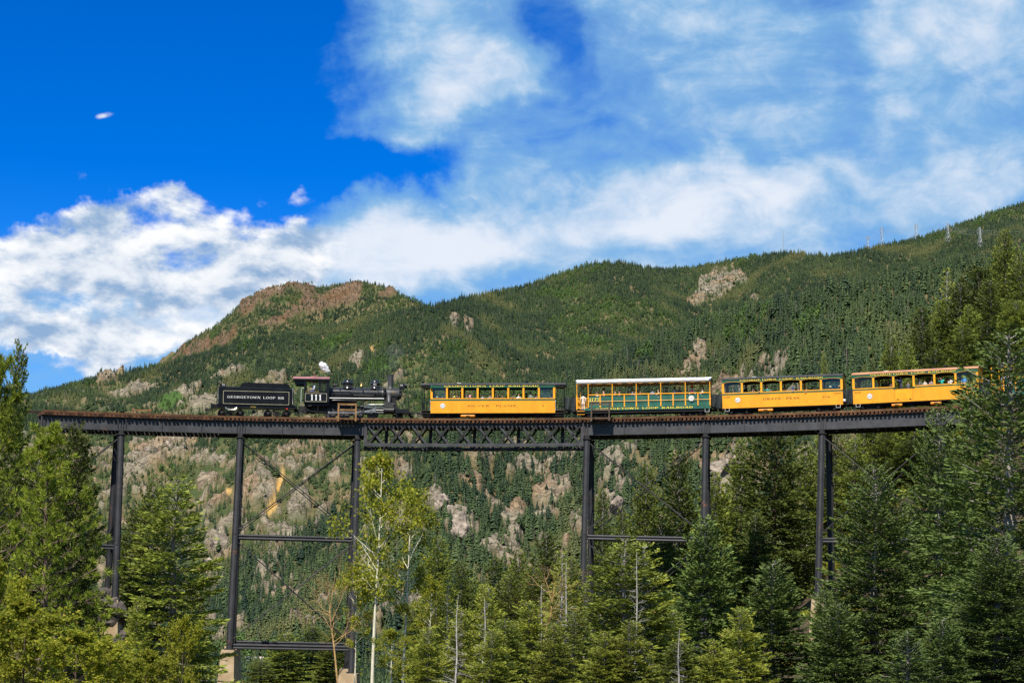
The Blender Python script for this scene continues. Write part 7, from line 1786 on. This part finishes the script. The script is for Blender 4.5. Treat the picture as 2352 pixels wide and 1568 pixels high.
for k in range(len(chain) - 1):
    (p, H), (q, G) = chain[k], chain[k + 1]
    names = ['between the two leftmost pylons', 'between the second and the middle pylon', 'between the middle and the fourth pylon', 'between the fourth and the rightmost pylon', 'running right from the rightmost pylon']
    e = empty('power_lines', p, 'power lines strung ' + names[k], 'power lines', 'power lines along the ridge')
    for t, L in ((.72, .17), (.82, .20), (.92, .15)):
        for s in (-1, 1):
            off = Vector((math.cos(.5), math.sin(.5), 0)) * s; a = p + off * (L * H) + Vector((0, 0, H * t - 1.3)); b = q + off * (L * G) + Vector((0, 0, G * t - 1.3))
            pts = [a.lerp(b, i / 14) - Vector((0, 0, 1)) * ((b - a).length * .10 * (i / 14) * (1 - i / 14)) - p for i in range(15)]
            obj('wire', MB().tube(pts, .055, 3), M_GALV, e)
mp = hit(1799, 578, 700, 3600)
mt = at(1799, 532, mp.y)
m = empty('radio_mast', mp, 'thin radio mast standing on the forested crest', 'mast')
obj('pole', MB().tube([(0, 0, -2), (0, 0, mt.z - mp.z)], .42, 6), M_GALV, m); obj('antenna', MB().tube([(0, 0, (mt.z - mp.z) * .8), (1.2, 0, (mt.z - mp.z) * .84)], .2, 5), M_GALV, m)

# ------------------------------------------------------------------ boulders and crags
M_BLD = mat('granite', (0.13, 0.105, 0.085), 0.9, 0, 0.3, 1.6, 1.0, 5, col2=(0.34, 0.28, 0.215), spec=.2)
M_BLDD = mat('dark_boulder', (0.05, 0.042, 0.038), 0.9, 0, 0.3, .8, .8, 4, col2=(0.12, 0.10, 0.085), spec=.2)
def rock_mesh(seed, n=60):                            # fractured block: icosphere cut by planes, then roughened
    rr = random.Random(seed); bm = bmesh.new(); bmesh.ops.create_icosphere(bm, subdivisions=4, radius=1.0)
    cuts = [(Vector((rr.gauss(0, 1), rr.gauss(0, 1), rr.gauss(0, .8))).normalized(), rr.uniform(.5, .86)) for _ in range(16)]
    for q in bm.verts:
        p = q.co.copy()
        for nrm, d in cuts:
            e = p.dot(nrm) - d
            if e > 0: p -= nrm * e
        k = np.array([p.x * 3.1 + seed, p.x * 7 + 3]); u = np.array([p.y * 3.1 + p.z * 2.3, p.y * 7 - p.z * 6.1])
        f = ridged(k, u, 3, seed); q.co = p * (1 + .34 * (float(f[0]) - .5) + .16 * (float(f[1]) - .5))
    me = bpy.data.meshes.new('rock'); bm.to_mesh(me); bm.free(); return me
ROCKS = [rock_mesh(s, 26 + 4 * s) for s in range(6)]
for q in ROCKS: q.materials.append(M_BLD)
ROCKD = rock_mesh(9, 34); ROCKD.materials.append(M_BLDD)
def boulder(me, p, s, label, group):
    o = obj('boulder', me, None, None, p); o.scale = s; o.rotation_euler = (RT.uniform(-.5, .5), RT.uniform(-.5, .5), RT.uniform(0, 6)); tag(o, label, 'rock', group); return o
pa = at(238, 1408, 161)
for dx, dz, s, lb in ((0, 0, (2.2, 2, 1.9), 'largest dark boulder beside the small concrete pier on the left bank'), (-1.9, .9, (1.4, 1.4, 1.1), 'dark boulder left of and above the largest one by the pier'), (-.3, 1.7, (1.0, 1.0, .7), 'small dark boulder on top of the largest one'), (-2.4, -1.3, (1.9, 1.6, 1.5), 'dark boulder low at the left of the boulder heap'), (1.0, -1.9, (1.5, 1.4, 1.4), 'dark boulder below the small concrete pier')):
    boulder(ROCKD, pa + Vector((dx, .8, dz)), s, lb, 'dark boulders on the left bank')
for x, y, dpt, s, lb in ((1648, 1075, 300, (2.6, 2.2, 1.7), 'reddish crag seen just right of the right tower'), (1418, 1165, 330, (1.6, 1.4, 2.0), 'pale crag behind the crossing rods of the right tower'), (2010, 1030, 235, (2.2, 2, 1.4), 'pale boulder on the bank under the last girder span'), (2062, 1022, 238, (2.4, 2, 1.6), 'smaller pale boulder right of the one under the last span'), (1695, 1058, 310, (1.7, 1.5, 1.1), 'small crag behind the tall dark fir')):
    boulder(ROCKS[int(x) % 6], at(x, y, dpt), s, lb, 'crags and boulders on the right bank')
# crags standing out of the far slope
CR_ = [(1062, 1205, 20, 'big rounded crag on the far slope right of the aspens'), (1010, 1150, 15, 'grey crag left of and above the big rounded crag'), (1040, 1172, 11, 'crag between the two larger ones right of the aspens'), (505, 1240, 14, 'pale crag just left of the tower below the tender'), (488, 1290, 12, 'crag below the pale one left of the tower'), (640, 662, 16, 'crag on the left shoulder of the rocky peak'), (1655, 640, 15, 'top crag of the bare cliff on the high ridge'), (1625, 668, 13, 'lower crag of the bare cliff on the high ridge'), (1432, 596, 8, 'small bare knob on the rounded summit'), (345, 1035, 16, 'tilted slab of cliff right of the leftmost tower leg'), (390, 1022, 13, 'upper slab of the tilted cliff behind the left towers')]
for i, (x, y, s, lb) in enumerate(CR_):
    p = hit(x, y, 700, 3600); o = boulder(ROCKS[i % 6], p - Vector((0, 0, s * .25)), (s * .62, s * .5, s * .5), lb, 'crags on the far mountainside')

# ------------------------------------------------------------------ small house far down in the valley
hp = hit(583, 1531, 500, 1600)
h = empty('valley_house', hp, 'tiny pale roofed house far down in the valley', 'house')
obj('wall', MB().box((0, 0, 1.6), (9, 6, 3.6)), mat('house_wall', (.30, .26, .2), .8), h)
obj('roof', MB().add([(-5, -3.6, 3.3), (5, -3.6, 3.3), (5, 0, 5.4), (-5, 0, 5.4), (-5, 3.6, 3.3), (5, 3.6, 3.3)], [(0, 1, 2, 3), (3, 2, 5, 4), (0, 3, 4), (1, 5, 2)]), mat('house_roof', (.42, .36, .3), .6), h)
obj('door', MB().box((1, -3.03, 1.0), (1, .08, 2.1)), M_WOODD, h)
for wx in (-2.5, 3): obj('window', MB().box((wx, -3.03, 1.9), (1.3, .08, 1.1)), M_SHADES, h)

# ------------------------------------------------------------------ steam and smoke
def puff(name, pts, dens, col, label):
    mb = MB()
    for c, r in pts:
        mb.lathe([(r * math.sin(t) + .001, r * -math.cos(t)) for t in np.linspace(0.05, math.pi - .05, 9)], c, 'z', 12)
    o = obj(name, mb); rm = o.modifiers.new('blend', 'REMESH'); rm.mode = 'VOXEL'; rm.voxel_size = .09
    m = bpy.data.materials.new(name); m.use_nodes = True; m.node_tree.nodes.clear(); N = NT(m.node_tree)
    out = N.n('ShaderNodeOutputMaterial'); v = N.n('ShaderNodeVolumePrincipled', i_Color=(*col, 1), i_Anisotropy=-.3)
    tc = N.n('ShaderNodeTexCoord').outputs['Object']; d = N.math('MULTIPLY', N.rng(N.noise(tc, 3.2, 6, .65), .44, .62), dens)
    N.L.new(d, v.inputs['Density']); N.L.new(v.outputs[0], out.inputs['Volume']); o.data.materials.append(m)
    tag(o, label, name, None, 'stuff'); return o
w0 = lo.M @ Vector((LX(1345), 0, BZ + BRD + 1.2))
puff('steam', [(w0 + Vector((-.05 - .13 * i, .05 * (i % 2), .08 + .13 * i)), .10 + .055 * i - (.09 if i == 6 else 0)) for i in range(7)], 16.0, (.995, .995, .995), 'white puff of steam blowing from the whistle over the cab')
s0 = lo.M @ Vector((LX(1976), 0, BZ + BRD + 1.3))
puff('smoke', [(s0 + Vector((.15 * i - .02 * i * i, 0, .25 + .42 * i)), .28 + .16 * i) for i in range(5)], .14, (.5, .5, .5), 'faint grey smoke drifting from the stack')
